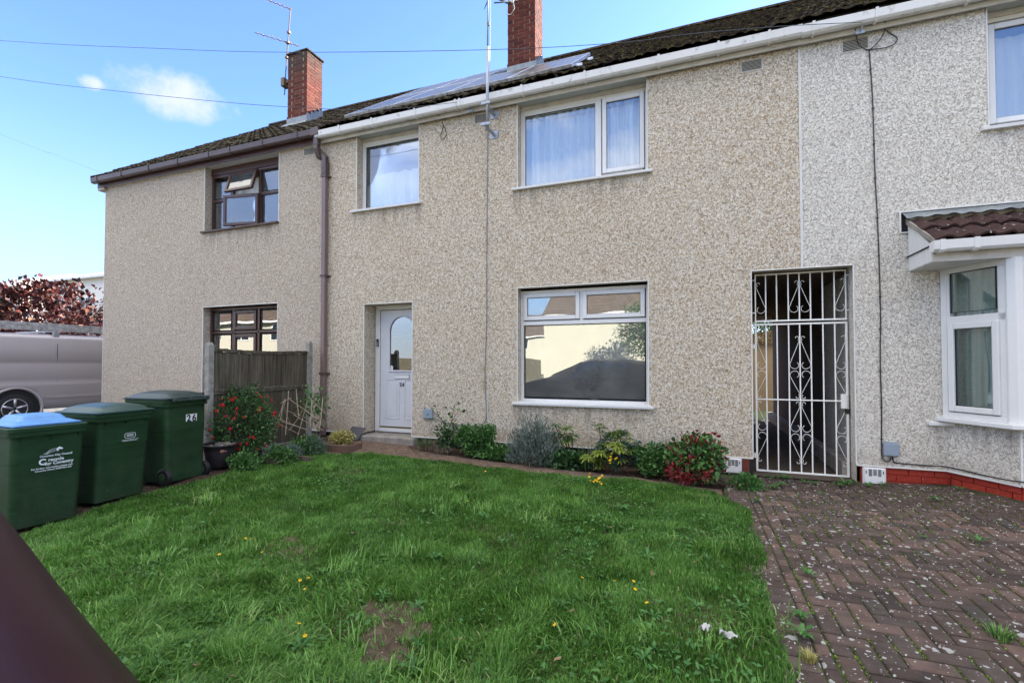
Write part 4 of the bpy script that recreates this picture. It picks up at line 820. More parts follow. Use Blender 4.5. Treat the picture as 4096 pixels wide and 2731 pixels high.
mb = MB(); mb.box(CX0-.012, CX1, CY+.035, CY+.058, 2.395, 2.53); ob('fascia', mb, M['fascia'], brf, bevel=.003)
gp_ = [(CY+.033,2.585),(CY+.025,2.50),(CY,2.478),(CY-.05,2.478),(CY-.075,2.50),(CY-.085,2.585),(CY-.075,2.585),(CY-.066,2.508),(CY-.045,2.49),(CY-.005,2.49),(CY+.015,2.51),(CY+.023,2.585)]
mb = MB(); mb.prism(gp_, CX0-.03, CX1, 'x'); mb.prism(gp_[:6], CX0-.045, CX0-.03, 'x'); gu = ob('gutter', mb, M['gutter_white'] if 0 else M['upvc'], brf, bevel=.002)
for bx in (CX0+.02, CX0+.28, CX0+1.1, CX0+1.9):
    mb = MB(); mb.prism([(p[0]+(.006 if p[0] > CY-.03 else -.008), p[1]+(-.01 if p[1] < 2.52 else .006)) for p in gp_[:6]], bx-.02, bx+.02, 'x'); ob('gutter_bracket', mb, M['upvc'], gu)
bs = math.atan2(2.97-2.60, D-CY+.02); nt = int((CX1-CX0)/.30)
BTM = tile_mesh('tile', M['bay_tile']); 
def wavy(mb): 
    prof = [(0,.0),(.03,.02),(.075,.038),(.12,.03),(.16,.008),(.20,.012),(.25,.036),(.28,.026),(.30,.0)]
    vs = []; TLb = .36; n = len(prof)
    for yy, zz in ((0, .022), (TLb, 0)):
        for px, pz in prof: vs.append((px, yy, pz+zz))
    for px, pz in prof: vs.append((px, 0, pz))
    mb.add(vs, [(i, i+1, n+i+1, n+i) for i in range(n-1)]+[(2*n+i, 2*n+i+1, i+1, i) for i in range(n-1)]+[(0, n, 2*n), (n-1, 3*n-1, 2*n-1)]); return mb
BT = wavy(MB()).mesh('tile', M['bay_tile'])
for j in range(2):
    for i in range(nt):
        o = link('tile', BT, brf, inv=False); s = j*.33; o.matrix_basis = Matrix.Translation((CX0-.02+i*(CX1-CX0+.04)/nt, CY-.05+s*math.cos(bs), 2.585+s*math.sin(bs)+.004*random.random())) @ Matrix.Rotation(bs-.03, 4, 'X')
mb = MB(); mb.quad((CX0,CY-.02,2.58),(CX1,CY-.02,2.58),(CX1,D,2.94),(CX0,D,2.94)); mb.box(CX0-.025, CX0-.012, CY-.02, D, 2.56, 2.57); ob('roof_board', mb, M['dark'], brf)
mb = MB(); mb.prism([(CY-.03,2.56),(CY-.03,2.61),(D,2.99),(D,2.93)], CX0-.03, CX0-.013, 'x'); ob('verge_strip', mb, M['concrete'], brf)
def leadfn(u, v):
    x = CX0-.06+(CX1-CX0+.1)*u; w = .022*(.5+.5*math.sin((x-CX0)*2*PI/.15*.5*2)); y = D-.012-.12*v-(.02*math.sin(x*13)*v); return (x, y, 3.05-.075*v+w*v*.8-.012*v*v)
mb = MB(); mb.grid(leadfn, 120, 4); mb.grid(lambda u, v: (CX0-.08+(CX1-CX0+.12)*u, D-.010, 3.05+.015*v), 10, 1); ob('flashing', mb, M['lead'], brf, smooth=True, solid=.004)
mb = MB(); mb.box(CX0-.10, CX1+.1, D-.022, D-.004, 3.06, 3.075); mb.box(CX0-.09, CX0-.075, D-.022, D-.004, 2.84, 3.06); mb.box(CX0-.09, CX0-.01, D-.022, D-.004, 2.83, 2.842); ob('render_stop', mb, M['bead'], brf)
mb = MB(); mb.box(CX0-.074, CX0, D-.006, D-.001, 2.842, 3.058); ob('recess_back', mb, M['dark'], brf)
# one more house closes the terrace beyond the picture
H4 = empty('terraced_house', (11.7, D, 0), 'plain far end of the terrace beyond the bay window house', 'house')
mb = facade(8.2, 15.2, .25, []); shell(8.2, 15.2, mb); ob('wall', mb, M['render_grey'], H4)
mb = MB(); mb.quad((8.2,EAVE_Y,rz(EAVE_Y)),(15.4,EAVE_Y,rz(EAVE_Y)),(15.4,RY,RZ),(8.2,RY,RZ)); mb.quad((8.2,RY,RZ),(15.4,RY,RZ),(15.4,BACK+.2,RZ-.715*1.7),(8.2,BACK+.2,RZ-.715*1.7)); ob('roof', mb, M['tile'], H4)
# passage between the houses: concrete floor and kerb, lit yard beyond
mb = MB(); mb.quad((.66,D-.02,.045),(1.80,D-.02,.045),(1.80,BACK,.06),(.66,BACK,.06)); mb.box(.70, 1.75, D+.02, D+.24, -.05, .052); M['passage_floor'] = soilm('passage_concrete', (.06,.046,.034), (.10,.078,.06), (.15,.12,.095)); struct('passage_floor', mb, M['passage_floor'])
mb = MB(); mb.add([(1.66,D+.20,.06),(1.66,BACK,.08),(1.66,BACK,.26),(1.66,D+.20,.24),(1.80,D+.20,.06),(1.80,BACK,.08),(1.80,BACK,.26),(1.80,D+.20,.24)], [(0,1,2,3),(3,2,6,7),(0,3,7,4)]); struct('passage_upstand', mb, M['concrete'])
mb = MB(); mb.quad((-20,BACK,.02),(15,BACK,.02),(15,30,.02),(-20,30,.02)); struct('back_yard', mb, M['far_ground'])

# ================================================================== GATE AND GRILLE
M['iron'] = mat('white_painted_iron', (.78,.77,.72), .45)
ir = M['iron']; k = ramp(ir, noise(ir, 14, 6, .8), [(.64, G(0)), (.70, G(1))]); setc(ir, mixc(ir, k, (.78,.77,.72), (.20,.08,.03)))
YG = 6.60
BX = [.765, .88, 1.0, 1.125, 1.243, 1.36, 1.485, 1.605, 1.72]
def arcpts(cx, cz, r0, r1, a0, a1, n=14):
    return [(cx+(r0+(r1-r0)*i/n)*math.cos(a0+(a1-a0)*i/n), YG-.012, cz+(r0+(r1-r0)*i/n)*math.sin(a0+(a1-a0)*i/n)) for i in range(n+1)]
def scrollpts(xc, s, ztop, zbot, w):
    """small curl near the centre bar at ztop, straight diagonal outwards, big curl turning back at zbot; s=+-1 side"""
    up = 1 if ztop > zbot else -1; p = []
    r = .024
    for i in range(13):                                     # top curl
        a = -PI*.1+ (2.0*PI*.72)*i/12
        rr = r*(.55+.45*i/12); p.append((xc+s*(.034+rr*math.cos(a)*1), YG-.012, ztop+up*(-.01+rr*math.sin(a))))
    R_ = w/2-.003; cx = xc+s*(w/2)
    p.append((xc+s*.010, YG-.012, ztop-up*.05))
    big = []
    for i in range(19):                                     # big curl
        a = .18*PI-1.45*PI*i/18
        rr = R_*(1-.42*max(0, i-9)/9); big.append((cx+s*rr*math.cos(a), YG-.012, zbot+up*(R_*1.0+rr*math.sin(a))))
    return p+big
def scrolls(par, ztop, zbot):
    for xc, s in ((BX[0], 1), (BX[4], -1), (BX[4], 1), (BX[8], -1)):
        w = .113; mb = MB(); mb.tube(scrollpts(xc, s, ztop, zbot, w), .0032, 5); ob('scroll', mb, M['iron'], par, smooth=True)
gr = empty('iron_grille', (1.24, YG, 1.92), 'fixed white iron grille with scrolls above the passage gate', 'grille')
for x in BX: mb = MB(); mb.box(x-.007, x+.007, YG-.007, YG+.007, 1.925, 2.485); ob('bar', mb, M['iron'], gr, bevel=.002)
for z0, z1 in ((1.905,1.925),(2.485,2.500)): mb = MB(); mb.box(BX[0]-.01, BX[8]+.01, YG-.012, YG+.012, z0, z1); ob('rail', mb, M['iron'], gr, bevel=.002)
scrolls(gr, 2.385, 2.012)
for z in (2.43, 2.02): mb = MB(); mb.box(1.72, 1.765, YG-.006, YG+.006, z-.006, z+.006); mb.box(.70, .765, YG-.006, YG+.006, z-.006, z+.006); ob('fixing_lug', mb, M['iron'], gr)
gt = empty('iron_gate', (1.24, YG, .06), 'tall white wrought iron gate with scrolled bars closing the passage between the houses', 'gate')
for x in BX:
    w_ = .011 if x in (BX[0], BX[8]) else .007
    mb = MB(); mb.box(x-w_, x+w_, YG-w_, YG+w_, .078, 1.862); ob('bar', mb, M['iron'], gt, bevel=.002)
for z0, z1 in ((1.862,1.882),(.940,.955),(.058,.078)): mb = MB(); mb.box(BX[0]-.01, BX[8]+.01, YG-.014, YG+.014, z0, z1); ob('rail', mb, M['iron'], gt, bevel=.002)
scrolls(gt, 1.71, 1.325); scrolls(gt, .975, 1.30); scrolls(gt, .915, .565); scrolls(gt, .19, .54)
mb = MB(); mb.box(1.655, 1.715, YG-.03, YG+.02, .86, 1.03); lk = ob('lock_box', mb, M['iron'], gt, bevel=.006); mb = MB(); mb.box(1.69, 1.74, YG-.02, YG+.01, .80, .858); ob('keep', mb, M['black'], gt)
for z in (1.60, .25): mb = MB(); mb.lathe([(.012,-.03),(.012,.03)], (.742, YG, z), 8); mb.box(.70, .742, YG-.006, YG+.006, z-.008, z+.008); ob('hinge', mb, M['iron'], gt)

# ================================================================== WALL FIXTURES
def box_thing(name, x0, x1, z0, z1, dep, m, label, cat, y=D):
    mb = MB(); mb.box(x0, x1, y-dep, y, z0, z1); o = ob(name, mb, m, bevel=.010); return tag(o, label, cat)
M['grey_box'] = mat('grey_plastic', (.23,.28,.34), .45)
jr = empty('junction_box', (2.065, D, .37), 'grey square cable box low on the right house wall between the gate and the bay', 'junction box')
mb = MB(); mb.box(1.995, 2.135, D-.05, D-.003, .372, .515); ob('cover', mb, M['grey_box'], jr, bevel=.010); mb = MB(); mb.box(2.005, 2.115, D-.046, D-.003, .515, .522); ob('top_flange', mb, M['grey_box'], jr)
jl = empty('junction_box', (-3.80, D, .54), 'small grey cable box partly hidden by the leafy shrub beside the front door', 'junction box')
mb = MB(); mb.box(-3.875, -3.715, D-.05, D-.003, .54, .68); ob('cover', mb, M['grey_box'], jl, bevel=.010); mb = MB(); mb.box(-3.86, -3.73, D-.046, D-.003, .68, .688); ob('top_flange', mb, M['grey_box'], jl)
M['cable_black'] = mat('black_cable', (.015,.013,.016), .5); M['cable_grey'] = mat('grey_cable', (.20,.20,.21), .5); M['cable_white'] = mat('white_cable', (.6,.6,.58), .5)
def wire(name, pts, r, m, label, cat='cable', clips=0, n=5):
    e = empty(name, pts[0], label, cat); sm = []
    P = [Vector(p) for p in pts]
    for i in range(len(P)-1):
        p0, p1, p2, p3 = P[max(i-1,0)], P[i], P[i+1], P[min(i+2,len(P)-1)]
        for q in range(6):
            t = q/6; sm.append(.5*((2*p1)+(-p0+p2)*t+(2*p0-5*p1+4*p2-p3)*t*t+(-p0+3*p1-3*p2+p3)*t**3))
    sm.append(P[-1]); mb = MB(); mb.tube(sm, r, n); ob('cord', mb, m, e, smooth=True)
    if clips:
        L = [0]
        for a, b in zip(sm, sm[1:]): L.append(L[-1]+(b-a).length)
        k = clips*.5
        for a, l in zip(sm, L):
            if l >= k: mb = MB(); mb.box(a.x-.012, a.x+.009, a.y-.008, a.y+.006, a.z-.006, a.z+.006); ob('clip', mb, m, e); k += clips
    return e
yw = D-.010
wire('wall_cable', [(1.93,yw,4.96),(1.955,yw,4.4),(1.965,yw,3.6),(1.985,yw,2.9),(1.995,yw,2.0),(1.985,yw,1.4),(1.99,yw,.9),(1.985,yw,.55),(1.985,yw,.38),(1.995,yw-.01,.325),(2.03,yw-.015,.305),(2.058,yw-.015,.33),(2.062,yw-.02,.372)], .0065, M['cable_black'], 'black cable clipped down the grey wall into the square cable box', clips=.42)
wire('wall_cable', [(2.078,yw-.02,.372),(2.085,yw-.01,.32),(2.12,yw,.296),(2.35,yw,.288),(2.57,yw-.01,.285),(2.74,6.125-.012,.275),(BC.x-.01,BC.y-.016,.285),(3.4,BC.y-.016,.28)], .0065, M['cable_black'], 'black cable running low along the grey wall and round the bay')
wire('cable_loop', [(1.78,6.32,5.185),(1.80,6.36,5.12),(1.84,yw,5.03),(1.93,yw,4.96),(2.02,yw-.02,5.03),(2.07,6.36,5.13),(2.055,6.32,5.21),(2.03,6.315,5.215)], .0055, M['cable_black'], 'thin black drop cable looping from the fascia beside the right vent')
wire('cable_loop', [(2.06,6.36,5.14),(2.13,yw,5.10),(2.19,yw-.01,5.02),(2.15,yw-.01,4.955),(2.05,yw-.01,4.94),(1.93,yw,4.96)], .0055, M['cable_black'], 'open loop of black cable hanging to the right of the vent on the grey wall')
wire('wall_cable', [(-2.80,yw,5.15),(-2.81,yw,4.4),(-2.82,yw,3.0),(-2.82,yw,2.0),(-2.845,yw,1.4),(-2.84,yw,1.0),(-2.82,yw,.66),(-2.85,yw,.53),(-2.93,yw,.475),(-3.05,yw,.46),(-3.4,yw,.475),(-3.72,yw,.55)], .0065, M['cable_grey'], 'dark grey cable clipped down the cream wall to the small cable box', clips=.42)
wire('wall_cable', [(-2.81,yw,1.0),(-2.80,yw,.6),(-2.75,yw,.45),(-2.70,yw,.28),(-2.66,yw-.02,.22),(-2.60,yw-.03,.17),(-2.53,yw-.03,.20),(-2.50,yw-.02,.27),(-2.50,yw-.01,.36)], .0065, M['cable_white'], 'white cable end curling up near the foot of the cream wall')
wire('cable_loop', [(-3.62,6.32,5.22),(-3.57,6.34,5.17),(-3.56,yw,5.06),(-3.60,yw,4.93),(-3.565,yw-.01,4.85),(-3.50,yw-.01,4.90),(-3.52,yw,5.0),(-3.56,yw,5.08)], .005, M['cable_black'], 'small loop of black cable hanging under the white gutter')
def gasbox(name, x0, x1, z0, z1, label, slots=True):
    e = empty(name, ((x0+x1)/2, D, z0), label, 'meter box'); y = D-.02
    mb = MB(); mb.box(x0, x1, y, D+.04, z0, z1); ob('body', mb, M['upvc'], e, bevel=.008)
    mb = MB(); mb.box(x0+.012, x1-.012, y-.012, y-.001, z0+.01, z1-.006); ob('door', mb, M['upvc'], e, bevel=.005)
    for c in range(3):
        cx = x0+(x1-x0)*(.3+.2*c)
        for r_ in range(9 if c != 1 else 8):
            mb = MB(); mb.box(cx-.016, cx+.016, y-.014, y-.0125, z1-.022-r_*.0088, z1-.017-r_*.0088); ob('slot', mb, M['dark'], e)
    for fx in (.12, .86): mb = MB(); mb.box(x0+(x1-x0)*fx-.005, x0+(x1-x0)*fx+.004, y-.014, y-.0125, z1-.065, z1-.035); ob('slot', mb, M['dark'], e)
    return e
gasbox('meter_box', 1.805, 2.02, .045, .228, 'white vented meter box set in the red plinth under the right house')
gasbox('meter_box', .375, .575, .05, .232, 'white meter box at the foot of the cream wall behind the red shrub')
mb = MB(); mb.box(.578, .655, D-.02, D+.03, -.05, .236); for_ = ob('brick_pier', mb, M['brick_left']); tag(for_, 'short pier of old brick between the meter box and the gate', 'brick pier')
def stain(x, z, r_=.02):
    mb = MB(); mb.lathe([(.0,-.012),(r_*.7,-.008),(r_*.5,0)], (x, D-.002, z), 8, 'y'); return mb
for (px, pz, lab) in ((-3.63, 2.72, 'rusty fixing plug in the cream wall above the front door'), (.18, 3.03, 'rusty fixing plug high on the cream wall left of the gate'), (-.0, 1.0, None), (.42, 1.31, 'rusty fixing plug in the cream wall level with the gate scrolls')):
    if lab: tag(ob('wall_plug', stain(px, pz, .014), mat('rust', (.12,.045,.02), .9)), lab, 'wall plug')

# ================================================================== AERIALS, DISH, SOLAR PANELS, WIRES
M['galv'] = mat('galvanised', (.33,.35,.37), .4, .6); M['rusty'] = mat('rusty_aerial', (.16,.11,.07), .7, .3)
ma = empty('aerial_mast', (-2.70, D, 4.8), 'tall thin aerial mast on a wall bracket between the upstairs windows', 'mast')
mb = MB(); mb.tube([(-2.68,6.09,4.70),(-2.67,6.09,5.9)], .021, 10); mb.tube([(-2.672,6.09,5.85),(-2.655,6.09,8.2)], .012, 8); ob('pole', mb, M['galv'], ma, smooth=True)
for z in (4.78, 5.08): mb = MB(); mb.box(-2.72, -2.69, 6.05, D, z-.022, z+.022); mb.box(-2.76, -2.62, 6.055, 6.075, z-.02, z+.02); mb.box(-2.77, -2.64, D-.012, D, z-.06, z+.06); ob('bracket_arm', mb, M['galv'], ma, bevel=.003)
for z in (6.2, 6.85, 7.5, 7.9): mb = MB(); mb.lathe([(.018,0),(.018,.05)], (-2.662,6.09,z), 8); ob('clamp', mb, M['rusty'], ma)
mb = MB(); mb.tube([(-2.65,6.12,7.9),(-2.645,6.13,6.4),(-2.65,6.12,5.5),(-2.72,6.2,5.25),(-2.69,6.12,5.16)], .004, 5); ob('coax', mb, M['cable_white'], ma)
def yagi(name, p0, p1, n, el, label, mast=None):
    e = empty(name, p0, label, 'aerial'); mb = MB(); mb.tube([p0, p1], .008, 6); ob('boom', mb, M['rusty'], e)
    for i in range(n):
        t = (i+.5)/n; q = Vector(p0).lerp(Vector(p1), t); mb = MB(); mb.tube([q+Vector((0,-el/2,el*.28)), q+Vector((0,el/2,-el*.28))], .004, 5); ob('element', mb, M['rusty'], e); mb = MB(); mb.box(q.x-.012, q.x+.012, q.y-.015, q.y+.015, q.z-.012, q.z+.014); ob('clip', mb, M['rusty'], e)
    return e
cm_ = empty('chimney_mast', (-9.05, 8.6, 8.1), 'rusty aerial pole lashed to the left side of the left chimney', 'mast')
mb = MB(); mb.tube([(-9.12,8.6,7.85),(-9.09,8.6,8.4),(-8.96,8.6,9.95)], .013, 7); ob('pole', mb, M['rusty'], cm_)
mb = MB(); mb.box(-9.12, -8.86, 8.55, 8.62, 8.10, 8.16); mb.box(-9.14, -9.04, 8.50, 8.66, 8.02, 8.22); ob('bracket_arm', mb, M['rusty'], cm_, bevel=.004)
for z in (8.75, 9.1, 9.35): mb = MB(); mb.box(-9.09+(z-8.4)*.084-.03, -9.09+(z-8.4)*.084+.04, 8.57, 8.63, z-.02, z+.03); ob('clamp', mb, M['rusty'], cm_)
yagi('tv_aerial', (-8.94,8.6,9.90), (-10.1,8.45,10.52), 9, .16, 'upper television aerial pointing left above the left chimney')
yagi('tv_aerial', (-8.66,8.6,8.93), (-9.88,8.4,9.44), 8, .13, 'lower television aerial running just over the left chimney top')
sd_ = empty('satellite_dish', (-3.30, 8.40, 8.45), 'grey satellite dish with curved arm on the front of the right chimney', 'satellite dish')
def dish(u, v):
    r_ = .30*u; a = 2*PI*v; n = Vector((-.55,-.45,.25)).normalized(); e1 = Vector((0,0,1)).cross(n).normalized(); e2 = n.cross(e1)
    p = Vector((-3.46,8.12,8.42))+e1*r_*math.cos(a)+e2*r_*1.1*math.sin(a)+n*(.35*r_*r_*1.2); return tuple(p)
mb = MB(); mb.grid(dish, 10, 28); ob('reflector', mb, mat('dish_grey', (.22,.22,.23), .45, .3), sd_, smooth=True, solid=.006)
mb = MB(); mb.tube([(-3.44,8.16,8.24),(-3.20,8.04,8.10),(-3.00,7.98,8.03)], .013, 8); mb.tube([(-3.40,8.22,8.36),(-3.28,8.45,8.40)], .02, 8); ob('arm', mb, M['galv'], sd_)
mb = MB(); mb.tube([(-3.03,8.0,8.02),(-2.98,7.98,8.11),(-2.95,7.97,8.13)], .032, 10); mb.box(-2.97, -2.92, 7.93, 7.99, 8.02, 8.14); ob('receiver', mb, M['upvc'], sd_, bevel=.006)
mb = MB(); mb.tube([(-3.0,7.98,8.04),(-2.97,8.0,7.90),(-3.06,8.05,7.84),(-3.20,8.12,7.93),(-3.28,8.2,8.05),(-3.30,8.35,8.3)], .007, 6); ob('lead', mb, M['cable_white'], sd_, smooth=True)
M['solar'] = mat('solar_cell', (.03,.04,.07), .3, 0, .35); f_ = noise(M['solar'], 5, 5, .7); 
n_, l_, b_ = NT(M['solar']); l_.new(ramp(M['solar'], f_, [(.4, G(.25)), (.7, G(.55))]), b_.inputs['Roughness']); setc(M['solar'], ramp(M['solar'], noise(M['solar'], 3, 7, .75), [(.35, (.035,.038,.042)), (.55, (.08,.082,.085)), (.8, (.14,.14,.14))]))
M['dark_glass'] = mat('dark_glass', (.012,.015,.018), .06, 0, .7)
M['alu'] = mat('aluminium', (.62,.63,.64), .35, .7); dirt(M['alu'], (.62,.63,.64), .5, 12, (.35, .6))
def solar(x0, x1, ya, yb, label):
    e = empty('solar_panel', (x0, ya, rz(ya)), label, 'solar panel'); L = (yb-ya)/ca; off = .10 if ya < 7 else .135
    Mx = Matrix.Translation((0, ya, rz(ya)+off)) @ Matrix.Rotation(al+.018, 4, 'X')
    def add(nm, mb, mt, bev=0): mb.v = [tuple(Mx @ Vector(p)) for p in mb.v]; ob(nm, mb, mt, e, bevel=bev)
    mb = MB(); w = .018; mb.box(x0, x1, 0, w, -.04, .004); mb.box(x0, x1, L-w, L, -.04, .004); mb.box(x0, x0+w, w, L-w, -.04, .004); mb.box(x1-w, x1, w, L-w, -.04, .004); add('frame', mb, M['alu'], .002)
    mb = MB(); mb.box(x0+w, x1-w, w, L-w, -.03, 0); add('cell_sheet', mb, M['solar'])
    for sx in (.25, .75): mb = MB(); mb.box(x0+(x1-x0)*sx-.02, x0+(x1-x0)*sx+.02, .02, .06, -.11, -.041); mb.box(x0+(x1-x0)*sx-.02, x0+(x1-x0)*sx+.02, L-.3, L-.26, -.11, -.041); add('mounting_foot', mb, M['alu'])
    return e
names = ['first lower solar panel from the left on the roof', 'second lower solar panel from the left on the roof', 'third lower solar panel from the left below the chimney', 'rightmost lower solar panel with its edge lifted over the gutter']
for i in range(4): solar(-5.44+i*.985, -5.44+i*.985+.97, 6.37, 7.70, names[i])
solar(-5.44, -4.47, 7.74, 9.07, 'left upper solar panel near the ridge beyond the mast'); solar(-4.455, -3.48, 7.74, 9.07, 'right upper solar panel just left of the tall chimney')
for z, nm in ((6.62, 'lower aluminium rail under the solar panels'), (7.45, 'upper aluminium rail under the lower solar panels')):
    mb = MB(); mb.box(-5.5, -1.42, z-.02, z+.02, rz(z)+.02, rz(z)+.062); tag(ob('mounting_rail', mb, M['alu']), nm, 'mounting rail')
def sky_wire(a, b, sag, r, label, n=26, name='overhead_wire', m=None):
    a, b = Vector(a), Vector(b); pts = [a.lerp(b, t/n)+Vector((0,0,-4*sag*(t/n)*(1-t/n))) for t in range(n+1)]
    mb = MB(); mb.tube(pts, r, 4); return tag(ob(name, mb, m or M['cable_black']), label, 'wire')
M['sky_wire'] = mat('overhead_wire', (.05,.06,.08), .6)
def ratio(px, py, Y):
    x = (px-2048)/1890; z = (1365.5+43-py)/1890; p = R(1.26); f = Vector((-sb*math.cos(p), cb*math.cos(p), math.sin(p))); r = Vector((cb, sb, 0)); u_ = r.cross(f)
    d = f+r*x+u_*z; return Vector((d.x/d.y*Y, Y, CAMH+d.z/d.y*Y))
def wire_thru(px, Ys, label, r):
    pts = [ratio(a, b, y) for (a, b), y in zip(px, Ys)]; dv = pts[0]-pts[1]; dv = dv*(18/dv.length); pts = [pts[0]+dv+Vector((0,0,.9)), pts[0]+dv*.45+Vector((0,0,.2))]+pts
    sm = []
    for i in range(len(pts)-1):
        p0, p1, p2, p3 = pts[max(i-1,0)], pts[i], pts[i+1], pts[min(i+2,len(pts)-1)]
        for q in range(5):
            t = q/5; sm.append(.5*((2*p1)+(-p0+p2)*t+(2*p0-5*p1+4*p2-p3)*t*t+(-p0+3*p1-3*p2+p3)*t**3))
    sm.append(pts[-1]); mb = MB(); mb.tube(sm, r, 5); return tag(ob('overhead_wire', mb, M['sky_wire']), label, 'wire')
wire_thru([(0,163),(640,195),(1145,210),(1955,200),(2480,172),(2732,140),(3100,108),(3445,90)], [4.7,4.95,5.2,5.6,5.85,5.95,6.14,6.17], 'dark service wire crossing the sky past both chimneys to the right house fascia', .004)
wire_thru([(0,307),(440,362),(850,405),(1145,428),(1500,440),(1830,410)], [4.7,5.0,5.35,5.6,5.9,6.14], 'dark service wire sagging across the small cloud towards the middle house', .0042)
wire_thru([(0,537),(200,612),(410,693)], [5.2,5.7,6.25], 'faint thin wire running down to the left corner of the gutter', .0013)
for (x, y, z, s, lb) in ((1.82, 6.30, 5.13, 1, 'small wire hook screwed to the fascia of the right house'), (-3.05, 6.30, 5.16, 1, 'small wire hook on the fascia beside the mast')):
    mb = MB(); mb.box(x-.045, x+.045, y, y+.018, z-.02, z+.02); mb.tube([(x,y,z),(x,y-.05,z+.01),(x+.01,y-.05,z+.03)], .006, 5); tag(ob('wire_hook', mb, M['galv'], bevel=.002), lb, 'hook')

# ================================================================== WHEELIE BINS
M['bin_green'] = mat('bin_green', (.014,.052,.020), .5, 0, .25); bgm = M['bin_green']
c = ramp(bgm, noise(bgm, 3.5, 6, .7, stretch=(1, .4, 1.6)), [(.35, (.012,.036,.012)), (.6, (.019,.054,.020)), (.85, (.036,.070,.040))]); n_, l_, b_ = NT(bgm); sz = n_.new('ShaderNodeSeparateXYZ'); l_.new(pos(bgm), sz.inputs[0]); mz = n_.new('ShaderNodeMapRange'); mz.inputs['From Min'].default_value = .55; mz.inputs['From Max'].default_value = -.1; l_.new(sz.outputs['Z'], mz.inputs['Value'])
c = mixc(bgm, mixc(bgm, 1.0, mz.outputs[0], ramp(bgm, noise(bgm, 9, 7, .75, stretch=(1, 1, .5)), [(.4, G(0)), (.75, G(.55))]), 'MULTIPLY'), c, (.085,.085,.06)); c = mixc(bgm, ramp(bgm, noise(bgm, 16, 4, .6, stretch=(.3, .3, 3)), [(.64, G(0)), (.70, G(.35))]), c, (.06,.10,.07))
c = spots(bgm, 22, .0, .06, .6, c, (.35,.4,.35), 4); setc(bgm, c); bump(bgm, noise(bgm, 320, 2), .15, .002)
M['lid_green'] = mat('bin_lid_green', (.020,.060,.045), .38); M['lid_dark'] = mat('bin_lid_dark', (.022,.045,.040), .42); M['lid_blue'] = mat('bin_lid_blue', (.10,.27,.55), .4)
for k_ in ('lid_green','lid_dark','lid_blue'): bump(M[k_], noise(M[k_], 260, 3), .15, .002)
dirt(M['lid_blue'], (.11,.30,.60), .8, 7); dirt(M['lid_green'], (.022,.066,.05), .7, 7); dirt(M['lid_dark'], (.022,.045,.040), .7, 7)
M['decal'] = mat('white_print', (.80,.82,.82), .6); M['plate'] = mat('number_plate_white', (.85,.85,.82), .5)
